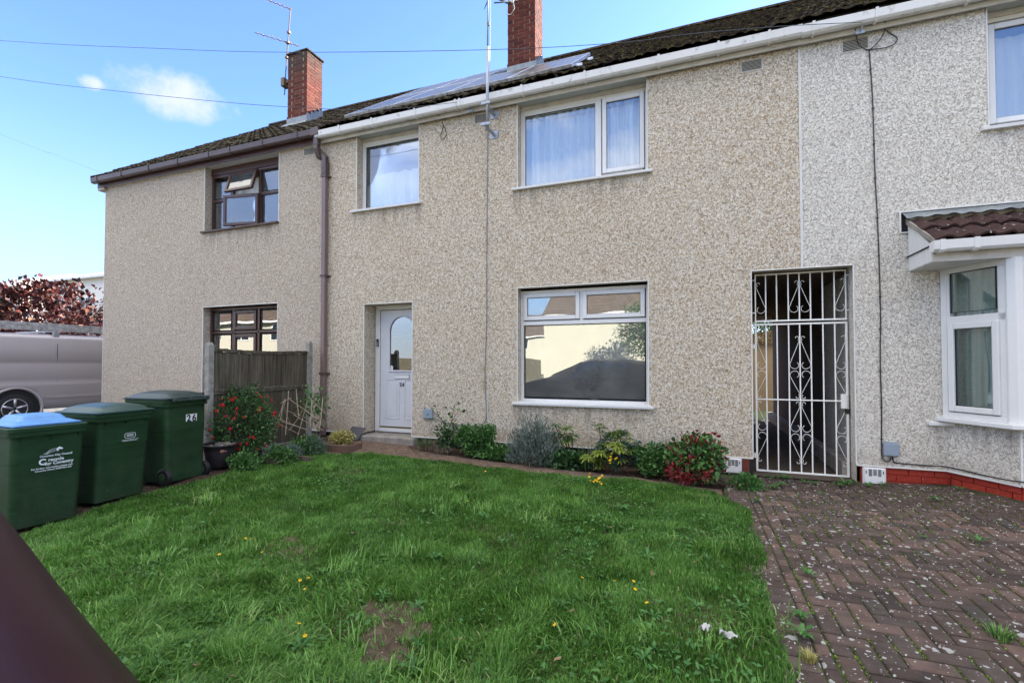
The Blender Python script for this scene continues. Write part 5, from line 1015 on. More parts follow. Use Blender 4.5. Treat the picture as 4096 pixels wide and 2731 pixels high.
def bin_(loc, rz_, lidm, label, back=False, lid='flat', H=.955, W=.575, Dp=.66):
    """local +x is the side seen; +y along the row"""
    e = empty('wheelie_bin', loc, label, 'wheelie bin', rz=rz_)
    def sect(z, w, d, r=.05, xo=0): 
        pts = []
        for cx, cy, a0 in ((d/2-r, w/2-r, 0), (-d/2+r, w/2-r, PI/2), (-d/2+r, -w/2+r, PI), (d/2-r, -w/2+r, 1.5*PI)):
            for q in range(5): a = a0+PI/2*q/4; pts.append((cx+r*math.cos(a)+xo, cy+r*math.sin(a), z))
        return pts
    def loft(secs, capb=True, capt=True):
        mb = MB(); n = 20; vs = [p for s in secs for p in s]; fs = []
        for i in range(len(secs)-1):
            for j in range(n): fs.append((i*n+j, i*n+(j+1)%n, (i+1)*n+(j+1)%n, (i+1)*n+j))
        if capb: fs.append(tuple(range(n))[::-1])
        if capt: fs.append(tuple(range((len(secs)-1)*n, len(secs)*n)))
        return mb.add(vs, fs)
    s_ = -1 if back else 1
    xo0 = -.03*s_
    b = loft([sect(.03,W-.085,Dp-.12,.04,xo0), sect(.10,W-.078,Dp-.11,.045,xo0), sect(.62,W-.055,Dp-.065,.05,xo0*.4), sect(.625,W-.050,Dp-.06,.05,xo0*.4), sect(H-.09,W-.042,Dp-.05,.05,0), sect(H,W-.035,Dp-.04,.05,0)])
    ob('body', b, M['bin_green'], e, smooth=False, bevel=.004, inv=False)
    rm = loft([sect(H-.085,W-.03,Dp-.03,.055), sect(H-.083,W+.0,Dp+.0,.06), sect(H-.055,W+.006,Dp+.006,.06), sect(H-.050,W-.008,Dp-.008,.06), sect(H-.042,W-.008,Dp-.008,.06), sect(H-.038,W+.012,Dp+.012,.06), sect(H-.006,W+.016,Dp+.016,.06), sect(H,W-.01,Dp-.01,.055)])
    ob('rim', rm, M['bin_green'], e, inv=False)
    if not back or 1:
        for y in (-.21, 0, .21) if not back else (-.2, .2):
            mb = MB(); x = Dp/2-.025; mb.prism([(x-.01, H-.085),(x+.022, H-.085),(x-.012, H-.15)], y-.005, y+.005, 'y'); ob('gusset', mb, M['bin_green'], e, inv=False)
            mb = MB()
    # lid
    mb = MB(); Lw, Ld = W+.01, Dp+.02
    if lid == 'flat':
        def top(u, v):
            x = (u-.5)*(Ld-.09)-.02; y = (v-.5)*(Lw-.07); a, b_ = abs(2*u-1), abs(2*v-1); h = .045*(1-a**5)*(1-b_**5)+.040*min(1, max(0, (.66-max(a, b_))/.12)); return (x, y, H+.006+h)
    else:
        def top(u, v):
            x = (u-.5)*Ld; y = (v-.5)*Lw; a, b_ = abs(2*u-1), abs(2*v-1); h = .025*(1-a**6)*(1-b_**6)+.050*(1-b_**2.2)*(1-a**4)+ (.012 if max(a*.95, b_*1.02) < .80 else 0); return (x, y, H+.004+h)
    mb.grid(top, 30, 30); ob('lid', mb, lidm, e, smooth=True, inv=False, solid=.008)
    mb = MB()
    if lid == 'flat': mb.add([], []); lr = loft([sect(H+.002,Lw-.07,Ld-.09,.05,-.02), sect(H+.018,Lw-.068,Ld-.088,.05,-.02)]); ob('lid_edge', lr, lidm, e, inv=False, bevel=.003)
    else: lr = loft([sect(H+.0,Lw+.012,Ld+.012,.06), sect(H+.016,Lw+.016,Ld+.016,.06), sect(H+.02,Lw,Ld,.06)]); ob('lid_edge', lr, lidm, e, inv=False)
    # handle bar, hinge and wheels on the back
    bx = -s_*(Dp/2)
    mb = MB(); mb.tube([(bx-s_*.05,-W/2+.05,H-.012),(bx-s_*.05,W/2-.05,H-.012)], .014, 8)
    for y in (-.2, 0, .2): mb.box(min(bx, bx-s_*.06), max(bx, bx-s_*.06), y-.02, y+.02, H-.03, H+.012)
    ob('handle', mb, lidm if back else M['bin_green'], e, inv=False, bevel=.003)
    wx = -s_*(Dp/2-.045)
    for sy in (-1, 1):
        mb = MB(); y0 = sy*(W/2-.035); mb.lathe([(.03,-.028),(.085,-.028),(.1,-.02),(.1,.02),(.085,.028),(.03,.028)], (wx, y0, .10), 22, 'y'); w_ = ob('wheel', mb, M['black'], e, inv=False, smooth=False, bevel=.003)
        mb = MB(); mb.lathe([(.025,-.034),(.05,-.031),(.05,.031),(.025,.034)], (wx, y0, .10), 14, 'y'); ob('hub', mb, M['bin_green'], w_, inv=False)
    mb = MB(); mb.tube([(wx,-W/2+.03,.10),(wx,W/2-.03,.10)], .012, 8); ob('axle', mb, M['galv'], e, inv=False)
    return e
def decal(par, s, size, y, z, x, m=None, bold=0, name='lettering', shear=0, align='CENTER', tilt=0):
    o = link(name, text_mesh(s, size, m or M['decal'], name, bold=bold, shear=shear, align=align), par, inv=False)
    o.rotation_euler = (R(90), 0, R(90)); o.location = (x, y, z); 
    if tilt: o.rotation_euler = (R(90)-tilt, 0, R(90))
    return o
def poly_decal(par, pts, y, z, x, s, name='emblem'):
    mb = MB(); mb.add([(0, a*s, b*s) for a, b in pts], [tuple(range(len(pts)))]); o = ob(name, mb, M['decal'], par, inv=False); o.location = (x, y, z); return o
B1 = bin_((-5.95,2.66,-.145), R(-3), M['lid_blue'], 'dark green wheelie bin with a bright blue lid, nearest the dark car')
B2 = bin_((-6.02,3.30,-.09), R(4), M['lid_green'], 'dark green wheelie bin with matching green lid, between the other two bins', lid='dome')
B3 = bin_((-6.04,3.965,-.035), R(5), M['lid_dark'], 'dark green wheelie bin marked 26 in black on white, its wheels turned towards the lawn', back=True, lid='dome', H=1.0)
fx = .298
for (s, sz, y, z, bd) in (('Coventry City Council', .026, .045, .672, .0006), ('recycle', .040, .045, .632, .0012), ('for Coventry', .040, .070, .598, .0012), ('For further information please visit', .0215, .02, .562, .0004), ('Coventry Direct 0500 834 333', .0215, .03, .540, .0004)):
    decal(B1, s, sz, y, z, fx+(z-.6)*.06+.003, bold=bd, tilt=-.05)
o = decal(B1, 'C', .075, -.055, .618, fx+.004, bold=.003); 
poly_decal(B1, [(0,0),(.5,.35),(1.0,.05),(1.05,-.12),(.9,-.2),(.45,-.12),(.35,-.5),(.0,-.3),(.12,-.1)], .04, .73, fx+.010, .05)
for k_ in range(3):
    mb = MB(); mb.tube([(0, .04-.002*k_, .735-.012*k_), (0, .0-.004*k_, .728-.014*k_), (0, -.025, .705-.008*k_), (0, -.05+.01*k_, .69)], .0015, 4); o = ob('emblem', mb, M['decal'], B1, inv=False); o.location = (fx+.010, 0, 0)
mb = MB(); pts = [(0, .055*math.copysign(abs(math.cos(a))**.5, math.cos(a)), .027*math.copysign(abs(math.sin(a))**.5, math.sin(a))) for a in [2*PI*i/28 for i in range(29)]]; mb.tube(pts, .0022, 5); o = ob('emblem', mb, M['decal'], B2, inv=False); o.location = (fx+.004, .045, .70)
for z, w_, h_ in ((.708,.034,.010),(.695,.036,.009)):
    for q in range(6): mb = MB(); mb.box(-.0006, .0006, -w_+q*w_/3+.002, -w_+(q+.75)*w_/3, -h_/2, h_/2); o = ob('emblem', mb, M['decal'], B2, inv=False); o.location = (fx+.005, .045, z)
for z, w_ in ((.655,.085),(.643,.075)): mb = MB(); mb.box(-.0006, .0006, -w_, w_, -.0018, .0018); o = ob('emblem', mb, M['decal'], B2, inv=False); o.location = (fx+.003, .045, z)
pl_ = []
for y, s in ((.022,'2'),(.094,'6')):
    mb = MB(); mb.box(-.001, .001, -.036, .036, -.052, .052); o = ob('number_plate', mb, M['plate'], B3, inv=False); o.location = (fx+.012, y, .755); o.rotation_euler = (0, R(2), 0)
    decal(B3, s, .115, y, .755, fx+.015, M['black'], bold=.0035, name='numeral')

# ================================================================== FENCE
M['fence'] = mat('weathered_fence', rough=.95, spec=.1); fm_ = M['fence']
c = ramp(fm_, noise(fm_, 30, 6, .7, stretch=(1, 1, .06)), [(.3, (.045,.038,.028)), (.5, (.105,.090,.068)), (.75, (.20,.175,.14))]); c = mixc(fm_, .7, c, ramp(fm_, objrand(fm_), [(0, (.5,.5,.45)), (1, (1.1,1.1,1.05))]), 'MULTIPLY')
c = mixc(fm_, ramp(fm_, noise(fm_, 5, 5, .7), [(.5, G(0)), (.72, G(.45))]), c, (.055,.068,.03)); setc(fm_, c); bump(fm_, noise(fm_, 40, 5, .7, stretch=(1, 1, .05)), .6, .004)
FN = empty('fence_panel', (-6.08, 5.4, 0), 'weathered wooden fence panel between concrete posts in front of the left house', 'fence')
FA, FB = Vector((-6.10, 4.60)), Vector((-6.03, 6.20)); fd = (FB-FA).normalized(); fn = Vector((fd.y, -fd.x)); fa = math.atan2(fd.y, fd.x)
def fbox(mb, s0, s1, o0, o1, z0, z1, sag=0):
    for_p = []
    for s, o_, z in ((s0,o0,z0),(s1,o0,z0),(s1,o1,z0),(s0,o1,z0),(s0,o0,z1),(s1,o0,z1),(s1,o1,z1),(s0,o1,z1)): p = FA+fd*s+fn*o_; for_p.append((p.x, p.y, z))
    return mb.add(for_p, [(0,3,2,1),(4,5,6,7),(0,1,5,4),(1,2,6,5),(2,3,7,6),(3,0,4,7)])
FL = (FB-FA).length; nb = 13
for i in range(nb):
    a = FL*i/nb; b = FL*(i+1)/nb; j = random.uniform(-.004, .004); sg = -.025*math.sin(PI*(i+.5)/nb)
    mb = MB(); fbox(mb, a+.001, b+.006, -.006+j+(.005 if i % 2 else 0), .004+j+(.005 if i % 2 else 0), 1.035, 1.555+sg); ob('board', mb, M['fence'], FN, bevel=.0015)
    mb = MB(); fbox(mb, a+.001, b+.006, -.016+j, -.006+j, .12, 1.02+sg*.5); ob('board', mb, M['fence'], FN, bevel=.0015)
n = 8
for i in range(n):
    sg = lambda t: -.025*math.sin(PI*t); a, b = i/n, (i+1)/n
    mb = MB(); fbox(mb, FL*a, FL*b, -.022, .026, 1.555+sg((a+b)/2), 1.60+sg((a+b)/2)); 
    if i == 0: cap = MB()
    cap.add(mb.v, mb.f)
ob('capping_rail', cap, M['fence'], FN, bevel=.003)
mb = MB(); fbox(mb, 0, FL, .004, .03, 1.0, 1.04); fbox(mb, 0, FL, -.01, .02, .965, .998); ob('middle_rail', mb, M['fence'], FN, bevel=.003)
mb = MB(); fbox(mb, 0, FL, -.02, .02, .0, .13); ob('gravel_board', mb, M['post'], FN, bevel=.004)
def cpost(p, zt, label):
    mb = MB(); h = .040; zb_ = -.1
    poly = [(p.x-h,p.y-h),(p.x+h,p.y-h),(p.x+h,p.y-.022),(p.x+.02,p.y-.022),(p.x+.02,p.y+.022),(p.x+h,p.y+.022),(p.x+h,p.y+h),(p.x-h,p.y+h)]
    mb.box(p.x-h, p.x+h, p.y-h, p.y+h, zb_, zt-.04); mb.add([(p.x-h,p.y-h,zt-.04),(p.x+h,p.y-h,zt-.04),(p.x+h,p.y+h,zt-.04),(p.x-h,p.y+h,zt-.04),(p.x-h*.6,p.y-h*.6,zt),(p.x+h*.6,p.y-h*.6,zt),(p.x+h*.6,p.y+h*.6,zt),(p.x-h*.6,p.y+h*.6,zt)], [(4,5,6,7),(0,1,5,4),(1,2,6,5),(2,3,7,6),(3,0,4,7)])
    return ob('post', mb, M['post'], FN, bevel=.006)
cpost(FA-fd*.055, 1.675, ''); cpost(FB+fd*.055, 1.77, '')

# ================================================================== ACROSS THE ROAD (seen in the window reflections, and lights the fronts)
M['render_opp'] = mat('pale_render', rough=.95); setc(M['render_opp'], ramp(M['render_opp'], noise(M['render_opp'], 30, 5, .7), [(.3, (.34,.31,.24)), (.7, (.45,.42,.34))]))
M['roof_opp'] = mat('brown_roof', rough=.95); n_, l_, b_ = NT(M['roof_opp']); br_ = n_.new('ShaderNodeTexBrick'); br_.inputs['Scale'].default_value = 1; br_.inputs['Brick Width'].default_value = .33; br_.inputs['Row Height'].default_value = .30; br_.inputs['Mortar Size'].default_value = .02
br_.inputs['Color1'].default_value = (.065,.043,.030,1); br_.inputs['Color2'].default_value = (.095,.064,.045,1); br_.inputs['Mortar'].default_value = (.03,.02,.015,1); l_.new(pos(M['roof_opp']), br_.inputs['Vector']); setc(M['roof_opp'], br_.outputs['Color'])
def opp_house(x0, x1, yf, depth, ez, rzz, wins, label, doors=(), wm=None, rm=None, hip=0, front=1):
    """front wall at yf facing +Y (front=1) or -Y (front=-1)"""
    e = empty('house', ((x0+x1)/2, yf, 0), label, 'house'); yb = yf-depth*front; ym = (yf+yb)/2; s = front
    mb = MB(); mb.quad((x0,yf,-.2),(x1,yf,-.2),(x1,yf,ez),(x0,yf,ez)); mb.quad((x0,yb,-.2),(x1,yb,-.2),(x1,yb,ez),(x0,yb,ez))
    for x in (x0, x1):
        mb.add([(x,yf,-.2),(x,yb,-.2),(x,yb,ez),(x,ym,ez if hip else rzz),(x,yf,ez)], [(0,1,2,3,4)])
    ob('wall', mb, wm or M['render_opp'], e)
    mb = MB(); o_ = .35; k = (ez-rzz)/abs(yf-ym); h = hip
    mb.quad((x0-.1,yf+s*o_,ez+k*o_),(x1+.1,yf+s*o_,ez+k*o_),(x1+.1-h,ym,rzz),(x0-.1+h,ym,rzz)); mb.quad((x0-.1,yb-s*o_,ez+k*o_),(x1+.1,yb-s*o_,ez+k*o_),(x1+.1-h,ym,rzz),(x0-.1+h,ym,rzz))
    if h:
        for xx, q in ((x0-.1, h), (x1+.1, -h)): mb.add([(xx,yf+s*o_,ez+k*o_),(xx,yb-s*o_,ez+k*o_),(xx+q,ym,rzz)], [(0,1,2)])
    ob('roof', mb, rm or M['roof_opp'], e, solid=.06)
    mb = MB(); mb.box(x0-.1, x1+.1, yf+s*(o_-.03), yf+s*(o_+.09), ez+k*o_-.12, ez+k*o_+.02); ob('gutter', mb, M['gutter_white'], e)
    for (a, b, c, d) in wins:
        mb = MB(); w = .06
        for q in ((a,b,c,c+w),(a,b,d-w,d),(a,a+w,c+w,d-w),(b-w,b,c+w,d-w),((a+b)/2-.03,(a+b)/2+.03,c+w,d-w)): mb.box(q[0], q[1], yf, yf+s*.05, q[2], q[3])
        f_ = ob('window', mb, M['upvc'], e); mb = MB(); mb.box(a+w, b-w, yf+s*.01, yf+s*.02, c+w, d-w); ob('pane', mb, M['dark_glass'], f_)
    for (a, b, c, d) in doors:
        mb = MB(); mb.box(a, b, yf, yf+s*.05, c, d); ob('door', mb, M['door'], e, bevel=.01)
    return e
opp_house(-8.6, 9.0, -15.5, 8, 4.6, 7.6, [(3.0,4.8,3.0,4.2),(3.0,5.0,.8,2.2),(6.5,8,3.0,4.2)], 'pale rendered house with a blank wall across the road', [(6.6,7.6,0,2.1)])
opp_house(-42, -27, -15.5, 8, 5.0, 8.0, [(-40,-38.2,3.2,4.5),(-35.6,-33.8,3.2,4.5),(-31.5,-29.8,3.2,4.5),(-40,-38,.8,2.2),(-36,-33.9,.8,2.2),(-30.6,-28.6,.8,2.2)], 'pale rendered house further along the road with a white front door', [(-32.9,-31.9,0,2.15)])
opp_house(-24, -13.5, -46, 8, 5.0, 8.2, [(-22,-20,3.2,4.5),(-17,-15,3.2,4.5)], 'distant house glimpsed between the houses across the road')
opp_house(12, 27, -15.5, 8, 4.8, 7.8, [(14,16,3,4.2),(19,21,3,4.2),(23.5,25.2,3,4.2),(14,16,.8,2.2),(23.5,25.2,.8,2.2)], 'pale rendered house across the road to the right', [(19.2,20.2,0,2.1)])
mb = MB(); mb.box(-27, -8.8, -15.45, -15.3, -.2, 1.7); tag(ob('garden_wall', mb, M['fence']), 'long low boundary wall between the two houses across the road', 'wall')
def tree(name, loc, th, cr, cz, n, L, leafm_, label, seed, tr=.14, clump=.6, limbs=7, Wd=.32, shell=.3):
    e = empty(name, loc, label, 'tree'); r = random.Random(seed); mb = MB(); x, y, z = loc
    mb.tube([(x,y,z),(x+.05,y,z+th*.5),(x,y+.04,z+th)], tr, 9, r1=tr*.7)
    for i in range(limbs):
        a = 2*PI*i/limbs+r.random(); e1 = Vector((x+math.cos(a)*cr[0]*.75*r.uniform(.6,1), y+math.sin(a)*cr[1]*.75*r.uniform(.6,1), cz+r.uniform(-.2,.7)*cr[2])); p0 = Vector((x,y,z+th*r.uniform(.7,1)))
        mid = p0.lerp(e1, .5)+Vector((0,0,.15*cr[2])); mb.tube([p0, mid, e1], tr*.45, 6, r1=tr*.1)
        for q in range(3): e2 = e1+Vector((r.uniform(-1,1)*cr[0],r.uniform(-1,1)*cr[1],r.uniform(-.2,1)*cr[2]))*.35; mb.tube([mid.lerp(e1,.4+.2*q), e2], tr*.14, 4, r1=tr*.04)
    ob('trunk', mb, M['bark'], e, smooth=True)
    V, F, T = cloud((x,y,cz), cr, n, L, Wd, shell=shell, seed=seed, clump=clump, nclump=26)
    o = link('crown', npmesh('crown', V, F, T, leafm_), e); return e
tree('street_tree', (-1.6,-11.6,-.05), 1.9, (1.9,1.5,1.6), 3.1, 9000, .11, M['treegreen'], 'leafy green tree in front of the blank wall across the road', 31)
tree('street_tree', (-11.8,-13.0,-.05), 1.2, (1.3,1.2,1.7), 2.4, 6000, .10, M['treegreen'], 'slim green tree by the gap between the houses across the road', 32)
up = empty('utility_pole', (-8.6,-24.6,-.1), 'wooden utility pole across the road carrying many wires', 'utility pole')
mb = MB(); mb.tube([(-8.6,-24.6,-.1),(-8.6,-24.6,9.8)], .13, 10, r1=.10); ob('pole', mb, M['bark'], up, smooth=True)
mb = MB(); mb.lathe([(.16,0),(.16,.12),(.10,.12)], (-8.6,-24.6,9.3), 12); ob('collar', mb, M['galv'], up)
for i, (x, z) in enumerate(((-40,6.9),(-40,7.3),(-42,6.6),(-38,7.6),(30,6.8),(30,7.2),(34,6.5),(28,7.6),(-14,5.2),(-22,5.2),(4,5.2))):
    yy = -10 if z > 5.5 else 6.2
    if z < 5.5: continue
    sky_wire((-8.6,-24.6,9.3-.06*(i % 4)), (x*1.3, -22+2*(i % 3), z+1.2), .6+.25*(i % 3), .022, ['sagging street wire running left from the pole across the road', 'second street wire running left from the pole across the road', 'lowest street wire running left from the pole across the road', 'highest street wire running left from the pole across the road', 'sagging street wire running right from the pole across the road', 'second street wire running right from the pole across the road', 'lowest street wire running right from the pole across the road', 'highest street wire running right from the pole across the road'][i])
# yard behind the passage
mb = MB(); mb.box(-1, 6, 17.0, 17.1, 0, 1.95); tag(ob('yard_fence', mb, M['fence']), 'pale garden fence glimpsed through the passage', 'fence')
mb = MB(); mb.box(.9, 3.6, 15.2, 16.9, 0, 1.9); s_ = empty('garden_shed', (2.2,15.2,0), 'low pale shed seen through the left bars of the gate', 'shed'); ob('wall', mb, mat('shed_wall', (.10,.075,.05), .8), s_); mb = MB(); mb.prism([(.75,1.9),(3.75,1.9),(3.75,2.0),(2.25,2.35),(.75,2.0)], 15.0, 17.0, 'y'); ob('roof', mb, M['tile'], s_)
V, F, T = cloud((2.5,18.5,2.2), (2.6,1.0,.9), 2600, .14, .38, seed=41, tone0=(0,.25)); e = empty('garden_shrub', (2.5,18.5,.1), 'green shrub rising behind the shed in the back yard', 'shrub'); link('foliage', npmesh('foliage', V, F, T, M['green_dark']), e)

# ================================================================== LEFT BACKGROUND
M['pale_house'] = mat('pale_house', (.74,.70,.66), .8); M['pale_roof'] = mat('pale_roof', (.42,.38,.36), .7)
hb = opp_house(-59, -51.6, 22, 7, 7.9, 9.3, [(-57.5,-55.8,5.0,6.3),(-54,-52.6,5.0,6.3)], 'white gabled house behind the purple tree at the far left', wm=M['pale_house'], rm=M['pale_roof'], front=-1)
hc = opp_house(-45, -35, 20.5, 8, 7.5, 8.9, [(-44,-42.4,4.7,6.0),(-40.8,-39,4.7,6.0),(-38,-36.5,4.7,6.0)], 'white house with a pale shallow roof behind the purple tree beside the end house', wm=M['pale_house'], rm=M['pale_roof'], front=-1, hip=1.2)
tree('purple_maple', (-22.4,10.6,.1), 1.5, (4.3,2.6,1.55), 2.80, 10500, .17, M['acer'], 'purple leaved maple tree behind the silver van', 51, tr=.15, clump=.78, Wd=.36, shell=.2)
tree('purple_maple', (-27.5,10.2,.1), 1.5, (3.0,2.3,1.3), 2.6, 4800, .17, M['acer'], 'second purple leaved tree at the left edge beyond the van', 52, tr=.13, clump=.78, Wd=.36, shell=.2)
V, F, T = cloud((-30,13,1.0), (12,1.2,1.3), 9000, .16, .35, seed=53); e = empty('hedge', (-30,13,0), 'dark green hedge at the far end of the side drive', 'hedge'); link('foliage', npmesh('foliage', V, F, T, M['treegreen']), e)
# ---- van
M['van'] = mat('van_paint', (.42,.38,.38), .36, .35); M['van_trim'] = mat('van_trim', (.05,.05,.055), .6); M['tyre'] = mat('tyre', (.018,.018,.019), .85); M['alloy'] = mat('alloy', (.5,.5,.52), .3, .8)
NT(M['van'])[2].inputs['Coat Weight'].default_value = .5
vn = empty('parked_van', (-14.45,4.9,.08), 'silver panel van with a ladder on its roof, parked beside the end house', 'van')
VX, VZ = -14.45, .08
def vsec(t):   # outline of the body: right half, (offset, height)
    return [(.86,.28),(.915,.34),(.93,.46),(.945,.62),(.955,.80),(.955,.86),(.93,.90),(.945,.96),(.95,1.12),(.945,1.28),(.930,1.335),(.938,1.345),(.905,1.62),(.87,1.84),(.845,1.885),(.83,1.90),(.80,1.94),(.70,1.965),(.35,1.985),(0,1.99)]
ys = [2.15,2.2,2.35,2.7,3.1,3.6]+[3.6+i*.12 for i in range(1, 32)]+[7.45,7.5]
arch = lambda y: next((c for c in (3.0, 5.72) if abs(y-c) < .44), None)
mb = MB(); sc = vsec(0); npf = len(sc)
def shape(y):
    f = 1
    if y < 2.2: f = .93
    hs = 1.0 if y > 3.5 else (.52+.48*min(1, max(0, (y-2.7)/.8)))
    return f, hs
vs = []; ys = sorted(set(round(y, 3) for y in ys+[5.72+d for d in (-.42,-.38,-.3,-.2,-.1,0,.1,.2,.3,.38,.42)]+[3.0+d for d in (-.42,-.38,-.3,-.2,-.1,0,.1,.2,.3,.38,.42)] if y >= 2.15))
for y in ys:
    f, hs = shape(y)
    for o_, h_ in sc:
        h = h_ if h_ < 1 else 1+(h_-1)*hs
        c = arch(y)
        if c is not None:
            top = .33+math.sqrt(max(0, .42**2-(y-c)**2)); 
            if h < top: h = min(top, .95) if h < .75 else max(h, top)
        vs.append((VX+o_*f, y, h+VZ))
k = len(ys); fs = [(i*npf+j, (i+1)*npf+j, (i+1)*npf+j+1, i*npf+j+1) for i in range(k-1) for j in range(npf-1)]
mb.add(vs, fs); mb.add([(2*VX-p[0], p[1], p[2]) for p in vs], [f[::-1] for f in fs])
for i in (0, k-1): a = vs[i*npf:(i+1)*npf]; mb.add(a+[(2*VX-p[0], p[1], p[2]) for p in a[::-1]], [tuple(range(2*npf))])
ob('body', mb, M['van'], vn, smooth=True)
xs_ = VX+.945
mb = MB(); mb.box(VX+.6, xs_-.03, 5.25, 6.2, .25, .82); mb.box(VX+.6, xs_-.03, 2.5, 3.5, .25, .82); ob('wheel_well', mb, M['dark'], vn)
for c in (5.72, 3.0):
    mb = MB(); pts = [(xs_-.012, c+.445*math.cos(a), .33+VZ+.445*math.sin(a)) for a in [PI*(-.12+1.24*i/24) for i in range(25)]]; mb.tube(pts, .030, 8); ob('arch_lip', mb, M['van'], vn, smooth=True)
    for sx in (1, -1):
        wx = VX+sx*.83
        mb = MB(); mb.lathe([(.22,-.09),(.30,-.10),(.325,-.07),(.325,.07),(.30,.10),(.22,.09)], (wx,c,.33+VZ), 28, 'x'); w_ = ob('wheel', mb, M['tyre'], vn, smooth=True)
        mb = MB(); mb.lathe([(.225,.05*sx),(.22,.095*sx),(.205,.10*sx),(.195,.06*sx)], (wx,c,.33+VZ), 28, 'x', cap=False); mb.lathe([(.0,.085*sx),(.05,.085*sx),(.055,.05*sx)], (wx,c,.33+VZ), 12, 'x')
        for q in range(5):
            a = 2*PI*q/5+.3; mb.tube([(wx+.07*sx,c+.03*math.cos(a),.33+VZ+.03*math.sin(a)),(wx+.082*sx,c+.21*math.cos(a),.33+VZ+.21*math.sin(a))], .03, 6)
        ob('rim', mb, M['alloy'], w_, smooth=True)
mb = MB(); mb.box(xs_+.003, xs_+.018, 6.2, 7.5, .52+VZ, .575+VZ); mb.box(xs_+.003, xs_+.018, 3.5, 5.25, .52+VZ, .575+VZ); ob('rub_strip', mb, M['van'], vn, bevel=.005)
mb = MB(); mb.box(xs_-.022, xs_-.010, 6.42, 6.426, .60+VZ, 1.75+VZ); mb.box(xs_-.022, xs_-.010, 4.6, 4.606, .4+VZ, 1.75+VZ); ob('panel_gap', mb, M['van_trim'], vn)
mb = MB(); mb.prism([(3.55,1.42+VZ),(4.5,1.42+VZ),(4.5,1.80+VZ),(3.75,1.80+VZ)], xs_-.03, xs_-.012, 'x'); ob('side_window', mb, M['dark_glass'], vn)
mb = MB(); mb.quad((VX-.72,2.78,1.1+VZ),(VX+.72,2.78,1.1+VZ),(VX+.62,3.55,1.88+VZ),(VX-.62,3.55,1.88+VZ)); ob('windscreen', mb, M['dark_glass'], vn, solid=.01)
for bq in ((VX-.85, VX+.85, 2.08, 2.2, .30+VZ, .60+VZ), (VX-.88, VX+.88, 7.5, 7.58, .35+VZ, .60+VZ)): mb = MB(); mb.box(*bq); ob('bumper', mb, M['van_trim'], vn, bevel=.02)
for s in (1,-1): mb = MB(); mb.box(VX+s*.62-.15, VX+s*.62+.15, 2.12, 2.17, .68+VZ, .85+VZ); ob('headlight', mb, M['upvc'], vn, bevel=.02)
rk = empty('roof_rack', (VX,5.5,2.05), 'metal roof bars clamped across the silver van roof', 'roof rack')
for y in (4.2, 5.35, 6.45): mb = MB(); mb.box(VX-.80, VX+.82, y-.02, y+.02, 2.10, 2.135); mb.box(VX+.76, VX+.83, y-.05, y+.05, 2.0, 2.10); mb.box(VX-.83, VX-.76, y-.05, y+.05, 2.0, 2.10); ob('cross_bar', mb, M['galv'], rk, bevel=.003)
la = empty('ladder', (VX+.6,5,2.14), 'aluminium ladder lying along the roof of the silver van', 'ladder')
for x, z in ((VX+.72,2.14),(VX+.36,2.14),(VX+.72,2.225),(VX+.36,2.225)): mb = MB(); mb.box(x-.014, x+.014, 2.6, 7.6, z, z+.070); ob('stile', mb, M['alu'], la, bevel=.003)
for i in range(19):
    y = 2.75+i*.26
    for z in (2.175,2.26): mb = MB(); mb.tube([(VX+.34,y+(z-2.17)*1.2,z),(VX+.742,y+(z-2.17)*1.2,z)], .015, 7); ob('rung', mb, M['alu'], la); 
# ---- dark maroon estate car in the street, its tail just left of the camera
M['car'] = mat('maroon_paint', (.024,.008,.009), .5, 0, .2); NT(M['car'])[2].inputs['Coat Weight'].default_value = .10; NT(M['car'])[2].inputs['Coat Roughness'].default_value = .15
cm2 = M['car']; setc(cm2, ramp(cm2, noise(cm2, 6, 9, .8), [(.35, (.026,.007,.007)), (.75, (.040,.013,.012))])); bump(cm2, noise(cm2, 300, 2), .04, .001)
cr_ = empty('parked_car', (-2.6,-.42,-.16), 'dark maroon car parked at the kerb, its rear corner cutting across the bottom left', 'car')
CYC, CW = -.40, .92
def cprof(x):
    """height of the centre line along the car (nose at -4.75, tail at -.52)"""
    X_ = [-4.80,-4.72,-4.3,-3.75,-3.30,-2.75,-2.2,-1.7,-1.40,-1.15,-1.0,-.90,-.84,-.75,-.66,-.59,-.54,-.50,-.47]
    Z_ = [.50,.74,.88,.955,1.20,1.44,1.50,1.49,1.45,1.42,1.365,1.31,1.27,1.205,1.14,1.075,1.00,.85,.60]
    return float(np.interp(x, X_, Z_))
def csec(x):
    zt = cprof(x); belt = min(.93, zt-.02); w = CW*(1-.10*max(0, (-4.2-x)/.6)**2-.10*max(0, (x+1.05)/.55)**2.2)
    tw = w*(.80 if zt > 1.05 else .93); hs = max(zt-belt, .01)
    return [(w*.90,.18),(w*.97,.30),(w,.50),(w*1.0,.70),(w*.985,belt-.06 if belt > .6 else belt*.95),(w*.965,belt),(w*.965-(w*.965-tw)*.5,belt+hs*.5),(tw,belt+hs*.90),(tw*.88,belt+hs*1.0),(tw*.6,belt+hs*1.03),(0,zt+.03)]
CXs = [-4.8,-4.72,-4.55,-4.3,-4.0,-3.75,-3.5,-3.3,-3.0,-2.75,-2.4,-2.0,-1.7,-1.45,-1.3,-1.2,-1.08,-.98,-.9,-.84,-.75,-.66,-.59,-.54,-.50,-.47]
vs = []; fs = []; mi = []; np_ = 11
for x in CXs:
    h = csec(x); ring = [(x, CYC+o_, z_-.0) for o_, z_ in h]+[(x, CYC-o_, z_) for o_, z_ in h[-2::-1]]
    vs += ring
rn = 2*np_-1
for i in range(len(CXs)-1):
    for j in range(rn-1): fs.append((i*rn+j, (i+1)*rn+j, (i+1)*rn+j+1, i*rn+j+1))
